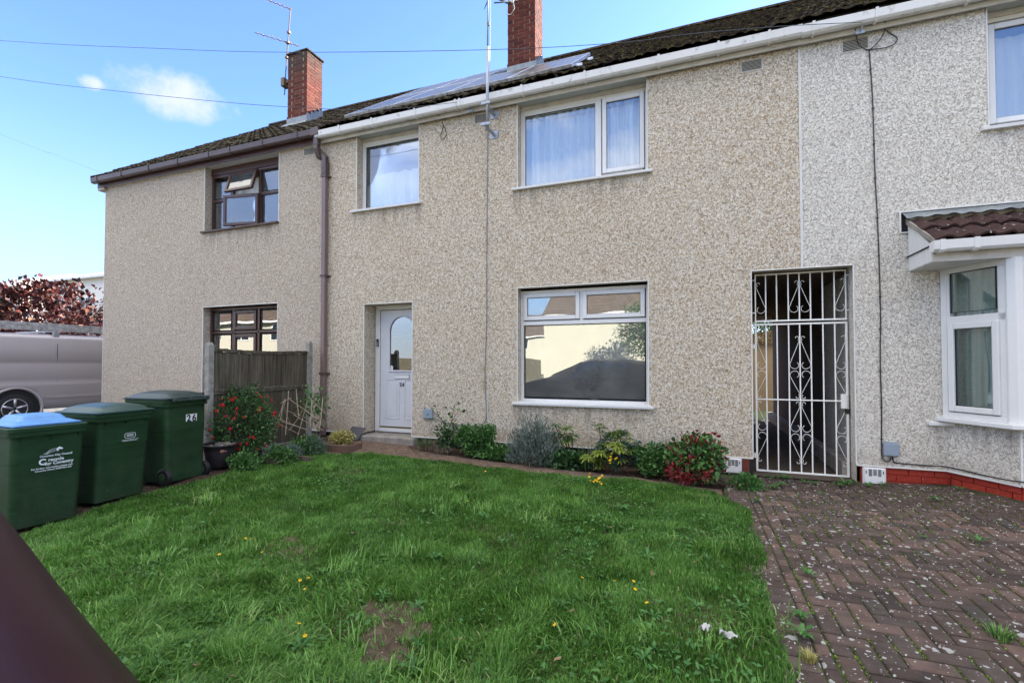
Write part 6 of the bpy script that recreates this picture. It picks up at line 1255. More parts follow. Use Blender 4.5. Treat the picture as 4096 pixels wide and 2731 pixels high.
mb = MB(); mb.add(vs, fs); mb.add(vs[:rn], [tuple(range(rn))]); mb.add(vs[-rn:], [tuple(range(rn))[::-1]])
ob('body', mb, M['car'], cr_, smooth=True, sub=2)
def cpt(x, k, s=1, off=.012):
    h = csec(x); i = int(k); f = k-i; o_ = h[i][0]+(h[min(i+1,10)][0]-h[i][0])*f; z_ = h[i][1]+(h[min(i+1,10)][1]-h[i][1])*f; return (x, CYC+s*(o_+off), z_+off*.3)
for s in (1,-1):
    for a, b in ((-3.15,-2.35),(-2.28,-1.55)):
        mb = MB(); mb.grid(lambda u, v: cpt(a+(b-a)*u+(.28*v if a < -3 else 0)*(1-u), 5.25+1.75*v, s), 8, 5); ob('side_window', mb, M['dark_glass'], cr_, smooth=True)
mb = MB(); mb.grid(lambda u, v: (-3.68+.80*u, CYC+(2*v-1)*.66*(1-.1*u), cprof(-3.68+.80*u)+.036), 6, 8); ob('windscreen', mb, M['dark_glass'], cr_, smooth=True)
mb = MB(); mb.grid(lambda u, v: (-1.35+.34*u, CYC-.05+(2*v-1)*.48, cprof(-1.35+.34*u)+.030), 6, 8); ob('rear_window', mb, M['dark_glass'], cr_, smooth=True)
for s in (1,-1):
    for wx in (-3.95,-1.5):
        mb = MB(); wy = CYC+s*.80; mb.lathe([(.2,-.10),(.29,-.11),(.32,-.08),(.32,.08),(.29,.11),(.2,.10)], (wx,wy,.16), 26, 'y'); w_ = ob('wheel', mb, M['tyre'], cr_, smooth=True); mb = MB(); mb.lathe([(.0,.10*s),(.19,.105*s),(.2,.06*s)], (wx,wy,.16), 20, 'y'); ob('rim', mb, M['alloy'], w_, smooth=True)
        mb = MB(); mb.lathe([(.35,-.09),(.36,.105)], (wx,wy,.16), 26, 'y'); ob('wheel_arch', mb, M['dark'], cr_)
    mb = MB(); mb.box(-4.80, -4.55, CYC+s*.68-.14, CYC+s*.68+.14, .56, .70); ob('headlight', mb, M['upvc'], cr_, bevel=.03)

# ================================================================== GRASS
def fieldnoise(x, y, f, seed):
    r = np.random.default_rng(seed); v = np.zeros_like(x)
    for k in range(7): a = r.random()*2*PI; w = f*(.6+1.1*r.random()); v += np.sin((x*np.cos(a)+y*np.sin(a))*w+r.random()*6.28)
    return v/2.6
BARE = [(-1.64,2.36,.20,.11),(-1.49,2.22,.17,.12),(-1.56,2.13,.16,.10),(-1.43,2.02,.15,.10),(-3.05,3.0,.10,.05),(-.62,3.9,.10,.05),(-1.9,3.3,.08,.05),(-.2,2.9,.06,.04)]
def grass_area(n, poly, seed, hmul=1.0, wid=.0022, keep_bare=.11):
    r = np.random.default_rng(seed); P = np.array(poly); lo_, hi_ = P.min(0), P.max(0); xs, ys = [], []
    tot = 0
    while tot < n:
        x = lo_[0]+(hi_[0]-lo_[0])*r.random(n); y = lo_[1]+(hi_[1]-lo_[1])*r.random(n)
        jx = x+.035*fieldnoise(x, y, 9, 3)+r.normal(size=n)*.02; jy = y+.03*fieldnoise(x, y, 8, 4)+r.normal(size=n)*.02
        ok = inpoly(jx, jy, poly); d = np.hypot(x, y); ok &= r.random(n) < np.clip(1.25-.10*d, .45, 1)
        # only what the lens can see (plus a margin), nothing under the bins
        f = -sb*x+cb*y; rr = cb*x+sb*y; ok &= (np.abs(rr/np.maximum(f, .01)) < 1.35) & (f > .9)
        bm = np.zeros(n, bool)
        for bx, by, ra, rb_ in BARE: bm |= ((x-bx)/ra)**2+((y-by)/rb_)**2 < (1+.55*fieldnoise(x, y, 16, 9)+.3*fieldnoise(x, y, 45, 10))
        ok &= ~bm | (r.random(n) < keep_bare)
        thin = fieldnoise(x, y, 5.5, 12) > .95; ok &= ~thin | (r.random(n) < .45)
        xs.append(x[ok]); ys.append(y[ok]); tot += ok.sum()
    x = np.concatenate(xs)[:n]; y = np.concatenate(ys)[:n]; z = gv(x, y)-.008
    tuft = fieldnoise(x, y, 6, 21)*.5+fieldnoise(x, y, 17, 22)*.35
    near = np.clip((3.9-y)/2.4, 0, 1)*np.clip((-x-.2)/2.5+.35, 0.25, 1)
    h = (.026+.020*r.random(n)+.018*np.clip(tuft, -.6, 1.4)+.055*near*(.35+.65*r.random(n))*np.clip(.8+tuft, .2, 1.6))*hmul
    h = np.clip(h, .012, .15)
    ang = fieldnoise(x, y, 2.6, 31)*2.2+fieldnoise(x, y, 9, 32)*1.6+r.normal(size=n)*1.15
    lean = np.clip(.35+.35*r.normal(size=n)+.9*near+.25*tuft, .05, 1.7)
    dx, dy = np.cos(ang), np.sin(ang)
    w = wid*(.6+.8*r.random(n)+1.0*(r.random(n) < .16))*(1+.25*np.hypot(x, y)/3)*WMUL
    # width direction turned partly to face sideways
    sa = ang+PI/2+r.normal(size=n)*.5; sx, sy = np.cos(sa)*w, np.sin(sa)*w
    lm = np.sin(lean*.55), np.cos(lean*.55); lt = np.sin(np.minimum(lean*1.15, 1.5)), np.cos(np.minimum(lean*1.15, 1.5))
    b = np.stack([x, y, z], 1); m = b+np.stack([dx*lm[0], dy*lm[0], lm[1]], 1)*(h*.52)[:, None]; t = m+np.stack([dx*lt[0], dy*lt[0], lt[1]], 1)*(h*.55)[:, None]
    s = np.stack([sx, sy, np.zeros(n)], 1)
    V = np.stack([b-s, b+s, m-s*.8, m+s*.8, t], 1).reshape(-1, 3); F = (np.arange(n)*5)[:, None, None]+np.array([[0,1,3],[0,3,2],[2,3,4]])[None]
    tone = np.clip(.40+.22*r.normal(size=n)+.05*fieldnoise(x, y, 3.2, 41)+.10*fieldnoise(x, y, 13, 42)+.14*near, 0, .92); dry = r.random(n) < .022; tone[dry] = .97+.03*r.random(dry.sum())
    return V, F.reshape(-1, 3), np.repeat(tone, 5)
WMUL = 1
V, F, T = grass_area(390000, LAWN, 5)
o = link('grass', npmesh('grass', V, F, T, M['grass'])); tag(o, 'rough unmown green grass of the front lawn', 'grass', kind='stuff')
# longer coarse tussocks, mostly along the left and front where nobody mows
tg_ = np.random.default_rng(44); VV = []; TT = []; nb_ = 0
for q in range(620):
    cx, cy = tg_.uniform(-5.3, .38), tg_.uniform(1.4, 4.9)
    if not inpoly(np.array([cx]), np.array([cy]), LAWN)[0]: continue
    pr_ = np.clip(.10+.9*np.clip((3.6-cy)/2.2, 0, 1)*np.clip((-cx-.1)/2.2+.25, .15, 1)+.35*float(fieldnoise(np.array([cx]), np.array([cy]), 3.3, 71)[0]), .03, 1)
    if tg_.random() > pr_ or any(((cx-b[0])/b[2])**2+((cy-b[1])/b[3])**2 < 1.3 for b in BARE): continue
    k = int(tg_.uniform(28, 75)); rad_ = tg_.uniform(.03, .09); x = cx+tg_.normal(size=k)*rad_; y = cy+tg_.normal(size=k)*rad_; h = tg_.uniform(.055, .12)*(.6+.6*tg_.random(k)); comb = tg_.uniform(0, 6.28); a = np.where(tg_.random(k) < .65, comb+tg_.normal(size=k)*.45, tg_.random(k)*6.28); ln_ = np.clip(tg_.uniform(.35, 1.1)+.3*tg_.normal(size=k), .1, 1.5)
    d_ = np.stack([np.cos(a), np.sin(a), np.zeros(k)], 1); up_ = np.array([0, 0, 1.]); b0 = np.stack([x, y, gv(x, y)], 1)
    m1 = b0+(d_*np.sin(ln_*.4)[:, None]+up_*np.cos(ln_*.4)[:, None])*(h*.45)[:, None]; m2 = m1+(d_*np.sin(ln_)[:, None]+up_*np.cos(ln_)[:, None])*(h*.35)[:, None]; t_ = m2+(d_*np.sin(ln_*1.5)[:, None]+up_*np.cos(ln_*1.5)[:, None])*(h*.35)[:, None]
    s_ = np.stack([-np.sin(a), np.cos(a), np.zeros(k)], 1)*(.0022+.0016*tg_.random(k))[:, None]
    VV.append(np.stack([b0-s_, b0+s_, m1-s_*.9, m1+s_*.9, m2-s_*.65, m2+s_*.65, t_], 1).reshape(-1, 3)); TT.append(np.repeat(np.clip(tg_.uniform(.35, .85)+.15*tg_.normal(size=k), 0, .95), 7)); nb_ += k
F_ = (np.arange(nb_)*7)[:, None, None]+np.array([[0,1,3],[0,3,2],[2,3,5],[2,5,4],[4,5,6]])[None]
tag(link('long_grass', npmesh('long_grass', np.concatenate(VV), F_.reshape(-1, 3), np.concatenate(TT), M['grass'])), 'longer coarse tussocks of grass standing out of the front lawn', 'grass', kind='stuff')
# low broad-leaved weeds running through the turf, thickest right of centre and along the front
wr = np.random.default_rng(15); n = 5200; x = wr.uniform(-4.4, .42, n*3); y = wr.uniform(1.35, 5.4, n*3); dens = np.clip(.12+.5*fieldnoise(x, y, 2.4, 51)+.45*fieldnoise(x, y, 7, 52)+.35*np.clip((x+2.6)/2.6, 0, 1)+.25*np.clip((2.6-y), 0, 1), 0, 1)
ok = inpoly(x, y, LAWN) & (wr.random(n*3) < dens*.8); x, y = x[ok][:n], y[ok][:n]; n = len(x); a = wr.random(n)*6.28; P = np.stack([x, y, gv(x, y)+.012+.022*wr.random(n)], 1)
U = unit(np.stack([np.cos(a), np.sin(a), .15+.5*wr.random(n)], 1)); N = unit(wr.normal(size=(n, 3))*.35+np.array([0,0,1.])); N = unit(N-U*np.sum(N*U, 1)[:, None]); ln = .018+.030*wr.random(n)
V, F, T = leaves(P, N, U, ln, ln*(.16+.16*wr.random(n)), np.clip(.2+.8*wr.random(n), 0, 1)); tag(link('weed_leaves', npmesh('weed_leaves', V, F, T, M['weed'])), 'low broad leaves of clover and plantain mixed through the lawn', 'weeds', kind='stuff')
# ---- rosette weeds
def rosette(seed, nl, L, m, w=.17, lobes=4, up=.45, name='leaf'):
    r = random.Random(seed); V = []; F = []; T = []
    for k in range(nl):
        a = 2*PI*k/nl+r.uniform(-.3,.3); l = L*r.uniform(.55,1.1); el = up*r.uniform(.5,1.4); ns = 7; base = len(V); tn = r.random()
        for i in range(ns+1):
            t = i/ns; rad = l*t; zz = l*(math.sin(el)*t-1.05*max(0, t-.35)**2*math.sin(el)*1.3)+.006; wv = l*w*math.sin(PI*min(1, .12+t*.92))**.8*(1+(.45 if lobes and i % 2 else -.15 if lobes else 0))*(.35+.8*t)
            if i == ns: wv = .001
            cx, cy = rad*math.cos(el*.7)*math.cos(a), rad*math.cos(el*.7)*math.sin(a); nx, ny = -math.sin(a)*wv, math.cos(a)*wv
            V += [(cx-nx, cy-ny, zz+.25*wv), (cx, cy, zz), (cx+nx, cy+ny, zz+.25*wv)]; T += [tn*.8, min(1, tn*.8+.25), tn*.8]
        for i in range(ns):
            q = base+i*3; F += [(q, q+1, q+4, q+3), (q+1, q+2, q+5, q+4)]
    return npmesh('weed', np.array(V), np.array(F), np.array(T), m)
RO = [rosette(100+i, 9+i % 4, .085+.012*(i % 3), M['weed'], w=.13+.02*(i % 3), lobes=(i % 4 != 3)) for i in range(7)]
WPOS = [(-2.25,3.63),(-2.16,3.77),(-1.75,3.9),(-2.19,2.92),(-1.72,2.99),(-1.78,2.7),(-1.42,2.81),(-1.1,2.52),(-1.49,2.4),(-1.24,2.21),(-1.29,2.08),(-.84,2.38),(-.68,2.24),(-.53,2.33),(-.2,2.72),(-.09,2.76),(.02,2.89),(-2.01,1.89),(-1.84,1.87),(-1.01,1.97),(-.9,1.97),(-1.65,1.76),(-1.2,1.9),(-1.45,1.82),(-1.38,3.42),(-1.04,3.21),(-.44,3.74),(-.12,3.76),(.09,3.59),(.23,3.37),(.25,2.98),(-.42,3.14),(-.85,3.78),(-1.19,4.21),(-.35,4.79),(-1.77,3.67),(-.7,2.65),(-.41,2.52),(-.21,2.32),(-.06,2.31),(.09,2.39),(.22,2.58),(-2.24,1.99),(-2.12,1.78),(-2.24,1.67),(-1.53,2.21),(-1.75,2.43),(-1.94,2.27),(-2.36,2.59),(-2.71,2.62),(-2.9,4.1),(-1.5,4.6),(-.6,4.5),(-3.3,3.5),(-1.9,4.4),(.1,4.3),(-.7,3.4),(-1.3,2.95),(-.3,3.5)]
r_ = random.Random(3)
for i, (x, y) in enumerate(WPOS[::2]):
    o = link('lawn_weed', RO[i % 7]); o.location = (x, y, g(x, y)+.012); o.rotation_euler = (r_.uniform(-.1,.1), r_.uniform(-.1,.1), r_.uniform(0, 6.28)); s = r_.uniform(.45, .8); o.scale = (s*r_.uniform(.8,1.2), s*r_.uniform(.8,1.2), s*r_.uniform(1.2,2.2))
    tag(o, 'leafy rosette weed growing in the front lawn grass', 'weed', 'rosette weeds in the lawn')
PW = [(2.19,5.73,1.25),(2.06,4.68,1.2),(.71,3.58,1.1),(.55,2.99,.8),(.52,2.80,.9),(1.71,4.66,.5),(1.02,6.30,1.5),(.86,6.28,1.2),(1.6,6.22,1.6),(1.70,6.30,1.1),(1.52,6.18,1.0),(.68,6.02,1.3),(.84,5.85,1.2),(.92,5.98,1.1),(1.26,5.75,.8),(2.55,6.15,.9),(.60,5.25,.9),(1.80,6.2,.9),(1.30,6.2,.7),(1.2,6.24,.8),(1.95,6.28,.8),(.75,5.70,.9)]
PWL = ['jagged weed in the paving below the bay window', 'leafy weed alone in the paving towards the right edge', 'dark leafy weed on the paving beside the lawn edge', 'small green weed in the cut blocks lower down the lawn side', 'small weed touching the edging blocks above the yellowish tuft', 'tiny weed between the blocks in the middle of the drive', 'large pale leaved weed at the centre of the gate foot', 'leafy weed at the left end of the gate foot', 'broad weed clump at the right post of the gate', 'dark weed between the gate and the white meter box', 'leafy weed just right of the gate centre', 'weed clump where the lawn corner meets the drive', 'small weed a step in front of the left gate bars', 'low weed behind the clump at the lawn corner', 'small weed in the paving in front of the gate', 'small weed against the red plinth where the bay begins', 'small weed on the edging blocks near the lawn corner', 'weed against the foot of the white meter box', 'thin weed along the gate sill', 'tiny weed along the gate sill near its middle', 'weed at the right side of the white meter box', 'small weed on the paving beside the lawn corner clump']
for i, (x, y, s) in enumerate(PW):
    o = link('paving_weed', RO[(i*3) % 7]); o.location = (x, y, g(x, y)+.004); o.rotation_euler = (0, 0, r_.uniform(0, 6.28)); s *= .8; o.scale = (s, s, s*1.7)
    tag(o, PWL[i], 'weed', 'weeds growing through the block paving')
def tuft(name, loc, n, h, spread, m, label, seed, cat='grass tuft', wid=.0022, group=None, lean=.8):
    r = np.random.default_rng(seed); a = r.random(n)*2*PI; rr = spread*np.sqrt(r.random(n)); x = loc[0]+rr*np.cos(a); y = loc[1]+rr*np.sin(a); z = np.full(n, loc[2]); hh = h*(.5+.6*r.random(n)); ln = lean*(.3+r.random(n)); d = np.stack([np.cos(a), np.sin(a), np.zeros(n)], 1)
    b = np.stack([x, y, z], 1); m1 = b+(d*np.sin(ln*.5)[:, None]+np.array([0,0,1])*np.cos(ln*.5)[:, None])*(hh*.55)[:, None]; t = m1+(d*np.sin(ln*1.2)[:, None]+np.array([0,0,1])*np.cos(ln*1.2)[:, None])*(hh*.5)[:, None]
    s = np.stack([-np.sin(a), np.cos(a), np.zeros(n)], 1)*wid; V = np.stack([b-s, b+s, m1-s*.8, m1+s*.8, t], 1).reshape(-1, 3); F = (np.arange(n)*5)[:, None, None]+np.array([[0,1,3],[0,3,2],[2,3,4]])[None]
    return tag(link(name, npmesh(name, V, F.reshape(-1, 3), np.repeat(r.random(n), 5), m)), label, cat, group)
tuft('grass_tuft', (1.46,3.15,.0), 150, .07, .05, M['grass'], 'tuft of fine grass in the paving joints at the bottom right', 61)
tuft('grass_tuft', (.51,2.60,.0), 130, .05, .03, M['goldleaf'], 'yellowish grass tuft on the edging blocks beside the lawn', 62)
M['moss'] = leafm('moss', [(0, (.05,.09,.01)), (.6, (.13,.22,.02)), (1, (.22,.34,.04))], .9, .1)
mr = np.random.default_rng(8); mp_ = []
cand = [(x, y, k) for x, y, k in out if scr(x, y, 0) and -20 < scr(x, y, 0)[0] < 4120 and scr(x, y, 0)[1] < 2780]
for x, y, k in cand:
    keep = mr.random() < .6+.4*math.sin(x*3.1+1)*math.sin(y*2.3)
    if not keep or k == 'e': continue
    for q in range(int(8+26*mr.random())):
        if k == 'h': mp_.append((x+(.1 if mr.random() < .5 else -.1), y+mr.uniform(-.05,.05)))
        else: mp_.append((x+(.05 if mr.random() < .5 else -.05), y+mr.uniform(-.1,.1)))
mp_ = np.array(mp_); n = len(mp_); P = np.stack([mp_[:, 0]+mr.normal(size=n)*.0025, mp_[:, 1]+mr.normal(size=n)*.0025, gv(mp_[:, 0], mp_[:, 1])-.006], 1)
V, F, T = leaves(P, unit(mr.normal(size=(n, 3))+np.array([0,0,1.5])), unit(mr.normal(size=(n, 3))*.7+np.array([0,0,.8])), .010*(.5+mr.random(n)), .004*(.5+mr.random(n)), mr.random(n)); tag(link('joint_moss', npmesh('joint_moss', V, F, T, M['moss'])), 'bright green moss in the joints of the paving', 'moss', kind='stuff')
V, F, T = cloud((1.19,5.75,.02),(.09,.07,.025), 140, .03, .4, seed=3); 
# ---- buttercups and fallen leaves
def petals(seed):
    r = random.Random(seed); mb_V = []; F = []
    for k in range(5): a = 2*PI*k/5; b = len(mb_V); mb_V += [(0,0,0),(.010*math.cos(a-.55),.010*math.sin(a-.55),.004),(.016*math.cos(a),.016*math.sin(a),.008),(.010*math.cos(a+.55),.010*math.sin(a+.55),.004)]; F.append((b,b+1,b+2,b+3))
    return npmesh('petals', np.array(mb_V), np.array(F), np.full(len(mb_V), r.random()), M['yellow'])
PET = petals(1); stm = MB(); stm.tube([(0,0,-.07),(.004,.002,-.03),(0,0,0)], .0014, 4); STM = stm.mesh('stem', M['weed'])
def flower(x, y, z, s=1, label='small yellow buttercup flower standing in the lawn', group='buttercups in the lawn'):
    e = empty('buttercup', (x, y, z), label, 'flower', group); o = link('petals', PET, e, inv=False); o.scale = (s, s, s); o.rotation_euler = (r_.uniform(-.1,.7), r_.uniform(-.4,.4), r_.uniform(0,6)); link('stem', STM, e, inv=False); return e
for (x, y) in [(-3.39,2.79),(-3.35,2.82),(-3.29,2.82),(-3.28,2.54),(-2.99,2.66),(-2.37,2.4),(-2.34,2.44),(-1.99,2.01),(-1.87,1.93),(-2.51,5.42),(-2.3,5.19),(-2.02,4.14),(-2.64,4.77),(-.65,2.97),(-.45,2.99),(-.34,3.02),(-.32,2.92),(-.24,2.78),(-.67,2.41),(-2.98,4.76),(-2.25,2.32),(-.32,5.60)]: flower(x*.985, y*.985, g(x, y)+.07, .85)
yc = empty('yellow_daisy_cluster', (-.97,5.15,.05), 'cluster of bright yellow flowers on thin stems near the far edge of the lawn', 'flowers')
for i in range(14):
    p = Vector((-.97+r_.uniform(-.09,.09), 5.15+r_.uniform(-.06,.06), .13+r_.uniform(-.03,.06))); o = link('flower', PET, yc); o.location = p; o.scale = (1,1,1); o.rotation_euler = (r_.uniform(0,1), r_.uniform(-.5,.5), 0); mb = MB(); mb.tube([p, (p.x*.5-.485,p.y*.5+2.575,.10), (-.97,5.15,.03)], .0015, 4); ob('stem', mb, M['weed'], yc)
yc = empty('yellow_daisy_cluster', (-.88,5.72,.05), 'few yellow flowers on tall thin stems in front of the euphorbia', 'flowers')
for i in range(8):
    p = Vector((-.88+r_.uniform(-.05,.05), 5.72+r_.uniform(-.04,.04), .25+r_.uniform(-.05,.06))); o = link('flower', PET, yc); o.location = p; o.rotation_euler = (r_.uniform(0,1), r_.uniform(-.5,.5), 0); mb = MB(); mb.tube([p, (-.88,5.72,.14), (-.89,5.70,.03)], .0015, 4); ob('stem', mb, M['weed'], yc)
def deadleaf(seed):
    r = random.Random(seed); c_ = r.uniform(.3,.9); V = [(0,0,0),(.3,.22,.2*c_),(.7,.2,.15),(1,0,.3*c_),(.7,-.22,.2*c_),(.3,-.2,.25),(.5,0,0)]; return npmesh('leaf', np.array(V), np.array([(0,6,1),(1,6,2),(2,6,3),(3,6,4),(4,6,5),(5,6,0)]), np.full(7, r.random()), M['deadleaf'])
DLF = [deadleaf(i) for i in range(4)]
for i, (x, y) in enumerate([(-1.24,2.33),(-1.13,2.18),(-.9,2.17),(-.24,3.2),(.03,3.49),(-.65,3.95),(-1.81,2.01),(-2.88,2.23),(-3.9,2.84),(-1.96,1.61),(-.61,2.16),(-.62,2.63),(-2.2,1.62),(-1.3,1.72),(-.2,4.6),(-2.6,3.2)]):
    o = link('fallen_leaf', DLF[i % 4]); o.location = (x*.985, y*.985, g(x, y)+.045); s = r_.uniform(.025,.045); o.scale = (s,s,s); o.rotation_euler = (r_.uniform(-.4,.4), r_.uniform(-.6,.3), r_.uniform(0,6)); tag(o, 'curled brown fallen leaf lying in the lawn grass', 'leaf', 'fallen leaves on the lawn')
M['litter'] = mat('crumpled_paper', (.42,.42,.40), .8)
for (x, y, a, L, lab) in ((.06,2.61,.9,.065,'crumpled white litter, the left of the two scraps on the lawn near the paving'),(.165,2.585,-.15,.08,'crumpled white litter, the right of the two scraps on the lawn near the paving')):
    mb = MB(); rr = random.Random(int(L*1000)); ca_, sa_ = math.cos(a), math.sin(a)
    def lf(u, v):
        q = (u-.5)*L; w = (v-.5)*.032; z = .050+.022*rr.random()+.010*math.sin(v*3+u*9); return (x+q*ca_-w*sa_, y+q*sa_+w*ca_, g(x,y)+z)
    mb.grid(lf, 8, 4); tag(ob('litter', mb, M['litter'], solid=.002), lab, 'litter')

# ================================================================== BORDER PLANTS
def bush(name, c, rad, n, L, Wd, m, label, seed, cat='shrub', stems=9, sm=None, clump=.5, shell=.25, up=.5, jitter=.6, base=None, tone0=(0,1), nclump=14, droop=0):
    base = base or (c[0], c[1], g(c[0], c[1])); e = empty(name, base, label, cat); V, F, T = cloud(c, rad, n, L, Wd, shell=shell, up=up, seed=seed, clump=clump, jitter=jitter, tone0=tone0, nclump=nclump, droop=droop); link('foliage', npmesh('foliage', V, F, T, m), e)
    r = random.Random(seed); 
    for i in range(stems):
        a = 2*PI*i/stems+r.random(); q = Vector((c[0]+rad[0]*.7*math.cos(a)*r.random(), c[1]+rad[1]*.7*math.sin(a)*r.random(), c[2]+rad[2]*r.uniform(-.1,.7))); b = Vector(base)+Vector((r.uniform(-.04,.04), r.uniform(-.04,.04), 0))
        mb = MB(); mb.tube([b, b.lerp(q,.5)+Vector((r.uniform(-.03,.03),0,.02)), q], .005, 5, r1=.002); ob('stem', mb, sm or M['bark'], e)
    return e
# fuchsia with hanging red flowers
fu = bush('fuchsia_bush', (-5.93,4.95,.54), (.47,.40,.47), 4300, .034, .30, M['green_dark'], 'dark leafy fuchsia bush covered in hanging red flowers in front of the fence', 71, stems=18, shell=.12, clump=.75, nclump=20)
V, F, T = cloud((-5.9,4.9,.54), (.50,.44,.50), 1800, .040, .28, shell=.6, seed=72); link('young_foliage', npmesh('foliage', V, F, T, M['green_mid']), fu)
fm = MB(); fm.lathe([(.002,0),(.005,-.008),(.006,-.018),(.011,-.028),(.016,-.045),(.010,-.048)], n=8, cap=False)
for k in range(4): a = PI/2*k; fm.add([(.006*math.cos(a),.006*math.sin(a),-.018),(.018*math.cos(a-.4),.018*math.sin(a-.4),-.026),(.032*math.cos(a),.032*math.sin(a),-.034),(.018*math.cos(a+.4),.018*math.sin(a+.4),-.026)], [(0,1,2,3)])
FMM = npmesh('flower', np.array(fm.v), np.array([f if len(f) == 4 else f+(f[-1],) for f in fm.f]), np.linspace(0, 1, len(fm.v)), M['fuchsia'])
rf = random.Random(5)
for i in range(40):
    a = rf.uniform(-1.9, .7); h = rf.uniform(-.85, .95); q = math.sqrt(1-h*h*.8); p = (-5.93+.48*q*math.cos(a), 4.95+.44*q*math.sin(a), .54+.48*h)
    o = link('flower', FMM, fu); o.location = p; s = rf.uniform(.6, 1.15); o.scale = (s,s,s); o.rotation_euler = (rf.uniform(-.3,.3), rf.uniform(-.3,.3), rf.uniform(0,3))
# pot of stones
pt = empty('plastic_pot', (-5.84,4.52,.03), 'large dark brown plastic pot standing right of the number 26 bin', 'plant pot'); M['pot'] = mat('pot_plastic', (.030,.026,.028), .5); dirt(M['pot'], (.034,.029,.031), .7, 6)
PXY = (-5.84,4.52); pz = .03
mb = MB(); mb.lathe([(.135,0),(.15,.01),(.185,.20),(.20,.27),(.215,.275),(.225,.285),(.225,.30),(.212,.305),(.20,.285),(.18,.20)], (*PXY,pz), 36, cap=False); mb.lathe([(0,.20),(.185,.20)], (*PXY,pz), 24, cap=False); ob('pot_body', mb, M['pot'], pt, smooth=True)
mb = MB(); mb.lathe([(0,.205),(.12,.215),(.19,.20)], (*PXY,pz), 24, cap=False); ob('soil_fill', mb, M['soil'], pt)
def stone(name, x, y, z, s, m, label, seed, cat='stone', group=None):
    r = random.Random(seed); mb = MB(); k = [r.uniform(.7,1.2) for _ in range(40)]
    def f(u, v): th = u*PI; ph = v*2*PI; rr = 1+.18*math.sin(3*ph+k[0]*5)*math.sin(th)+.12*math.sin(2*th*k[1]*2+ph); return (x+s[0]*rr*math.sin(th)*math.cos(ph), y+s[1]*rr*math.sin(th)*math.sin(ph), z+s[2]*rr*math.cos(th))
    mb.grid(f, 7, 10); return tag(ob(name, mb, m), label, cat, group)
def stm_(name, a, b): m = mat(name, rough=.85); setc(m, ramp(m, noise(m, 28, 6, .7), [(.35, a), (.65, b)])); bump(m, noise(m, 50, 4), .5, .01); return m
M['stone_tan'] = stm_('stone_tan', (.20,.16,.11), (.42,.36,.27)); M['stone_white'] = stm_('stone_white', (.55,.52,.47), (.75,.73,.68)); M['stone_grey'] = stm_('stone_grey', (.10,.095,.09), (.24,.22,.20)); M['stone_red'] = stm_('stone_red', (.20,.07,.05), (.38,.20,.15))
for i, (dx, dy, dz, s, mm, lb) in enumerate([(-.02,-.13,.285,(.07,.06,.05),'stone_tan','rough tan stone at the left rim of the stone-filled pot'),(.06,-.04,.30,(.05,.045,.028),'stone_white','smooth white stone in the middle of the pot'),(.10,.03,.285,(.06,.05,.045),'stone_grey','dark grey stone in the centre right of the pot'),(.0,.09,.30,(.09,.05,.05),'stone_tan','long brown stone leaning at the back of the pot'),(.14,-.08,.265,(.045,.04,.035),'stone_red','small reddish stone at the front of the pot'),(.08,.13,.29,(.04,.035,.05),'stone_tan','upright tan stone at the right rim of the pot'),(-.06,.02,.31,(.05,.05,.04),'stone_grey','grey stone heaped on top near the back of the pot'),(.15,.03,.26,(.035,.035,.03),'stone_white','pale pebble at the front right of the pot')]):
    stone('pot_stone', PXY[0]+dx, PXY[1]+dy, pz+dz-.04, s, M[mm], lb, 80+i)
# bamboo canes and broken trellis
tr = empty('broken_trellis', (-5.35,5.6,.1), 'collapsed fan of thin trellis canes and dead stems leaning by the fence', 'trellis'); M['cane'] = mat('cane', rough=.8); setc(M['cane'], ramp(M['cane'], noise(M['cane'], 20, 5, .7), [(.3, (.14,.10,.07)), (.7, (.42,.34,.24))]))
def q3(px, py, Y): return ratio(560+px/2.673, 1500+py/2.673, Y)
cn_ = [((1435,590),(1550,250)),((1465,600),(1560,260)),((1500,480),(1525,320)),((1555,640),(1590,165)),((1685,655),(1790,285)),((1595,590),(1740,370)),((1820,560),(1838,260)),((1920,570),(1955,240)),((1700,470),(1670,150)),((1800,520),(1880,300)),
  ((1590,250),(1980,530)),((1530,290),(1610,530)),((1770,310),(2000,520)),((1800,230),(2100,520)),((1360,410),(1800,590)),((1260,405),(1700,630)),((1570,380),(1900,500)),((1380,440),(1780,580)),((1640,420),(1960,590)),((1770,420),(1990,560)),((1175,550),(1400,600)),((1085,590),(1330,605)),((1265,660),(1340,500)),((1205,760),(1340,650)),((985,65),(1050,255)),((1505,300),(1620,240)),((1330,400),(1410,560))]
for i, (a, b) in enumerate(cn_):
    Y0 = 5.45+.25*math.sin(i*1.7); Y0 = min(Y0, 5.7); A, B = q3(*a, Y0-.06), q3(*b, Y0+.10); mb = MB(); mid = A.lerp(B,.5)+Vector((r_.uniform(-.01,.01),0,r_.uniform(-.012,.006))); mb.tube([A, mid, B], .0065 if i < 10 else .0042, 5); ob('cane', mb, M['cane'], tr)
V, F, T = cloud((-5.55,5.85,.72), (.30,.18,.36), 420, .05, .32, shell=.1, seed=90); link('climber_foliage', npmesh('foliage', V, F, T, M['green_mid']), tr)
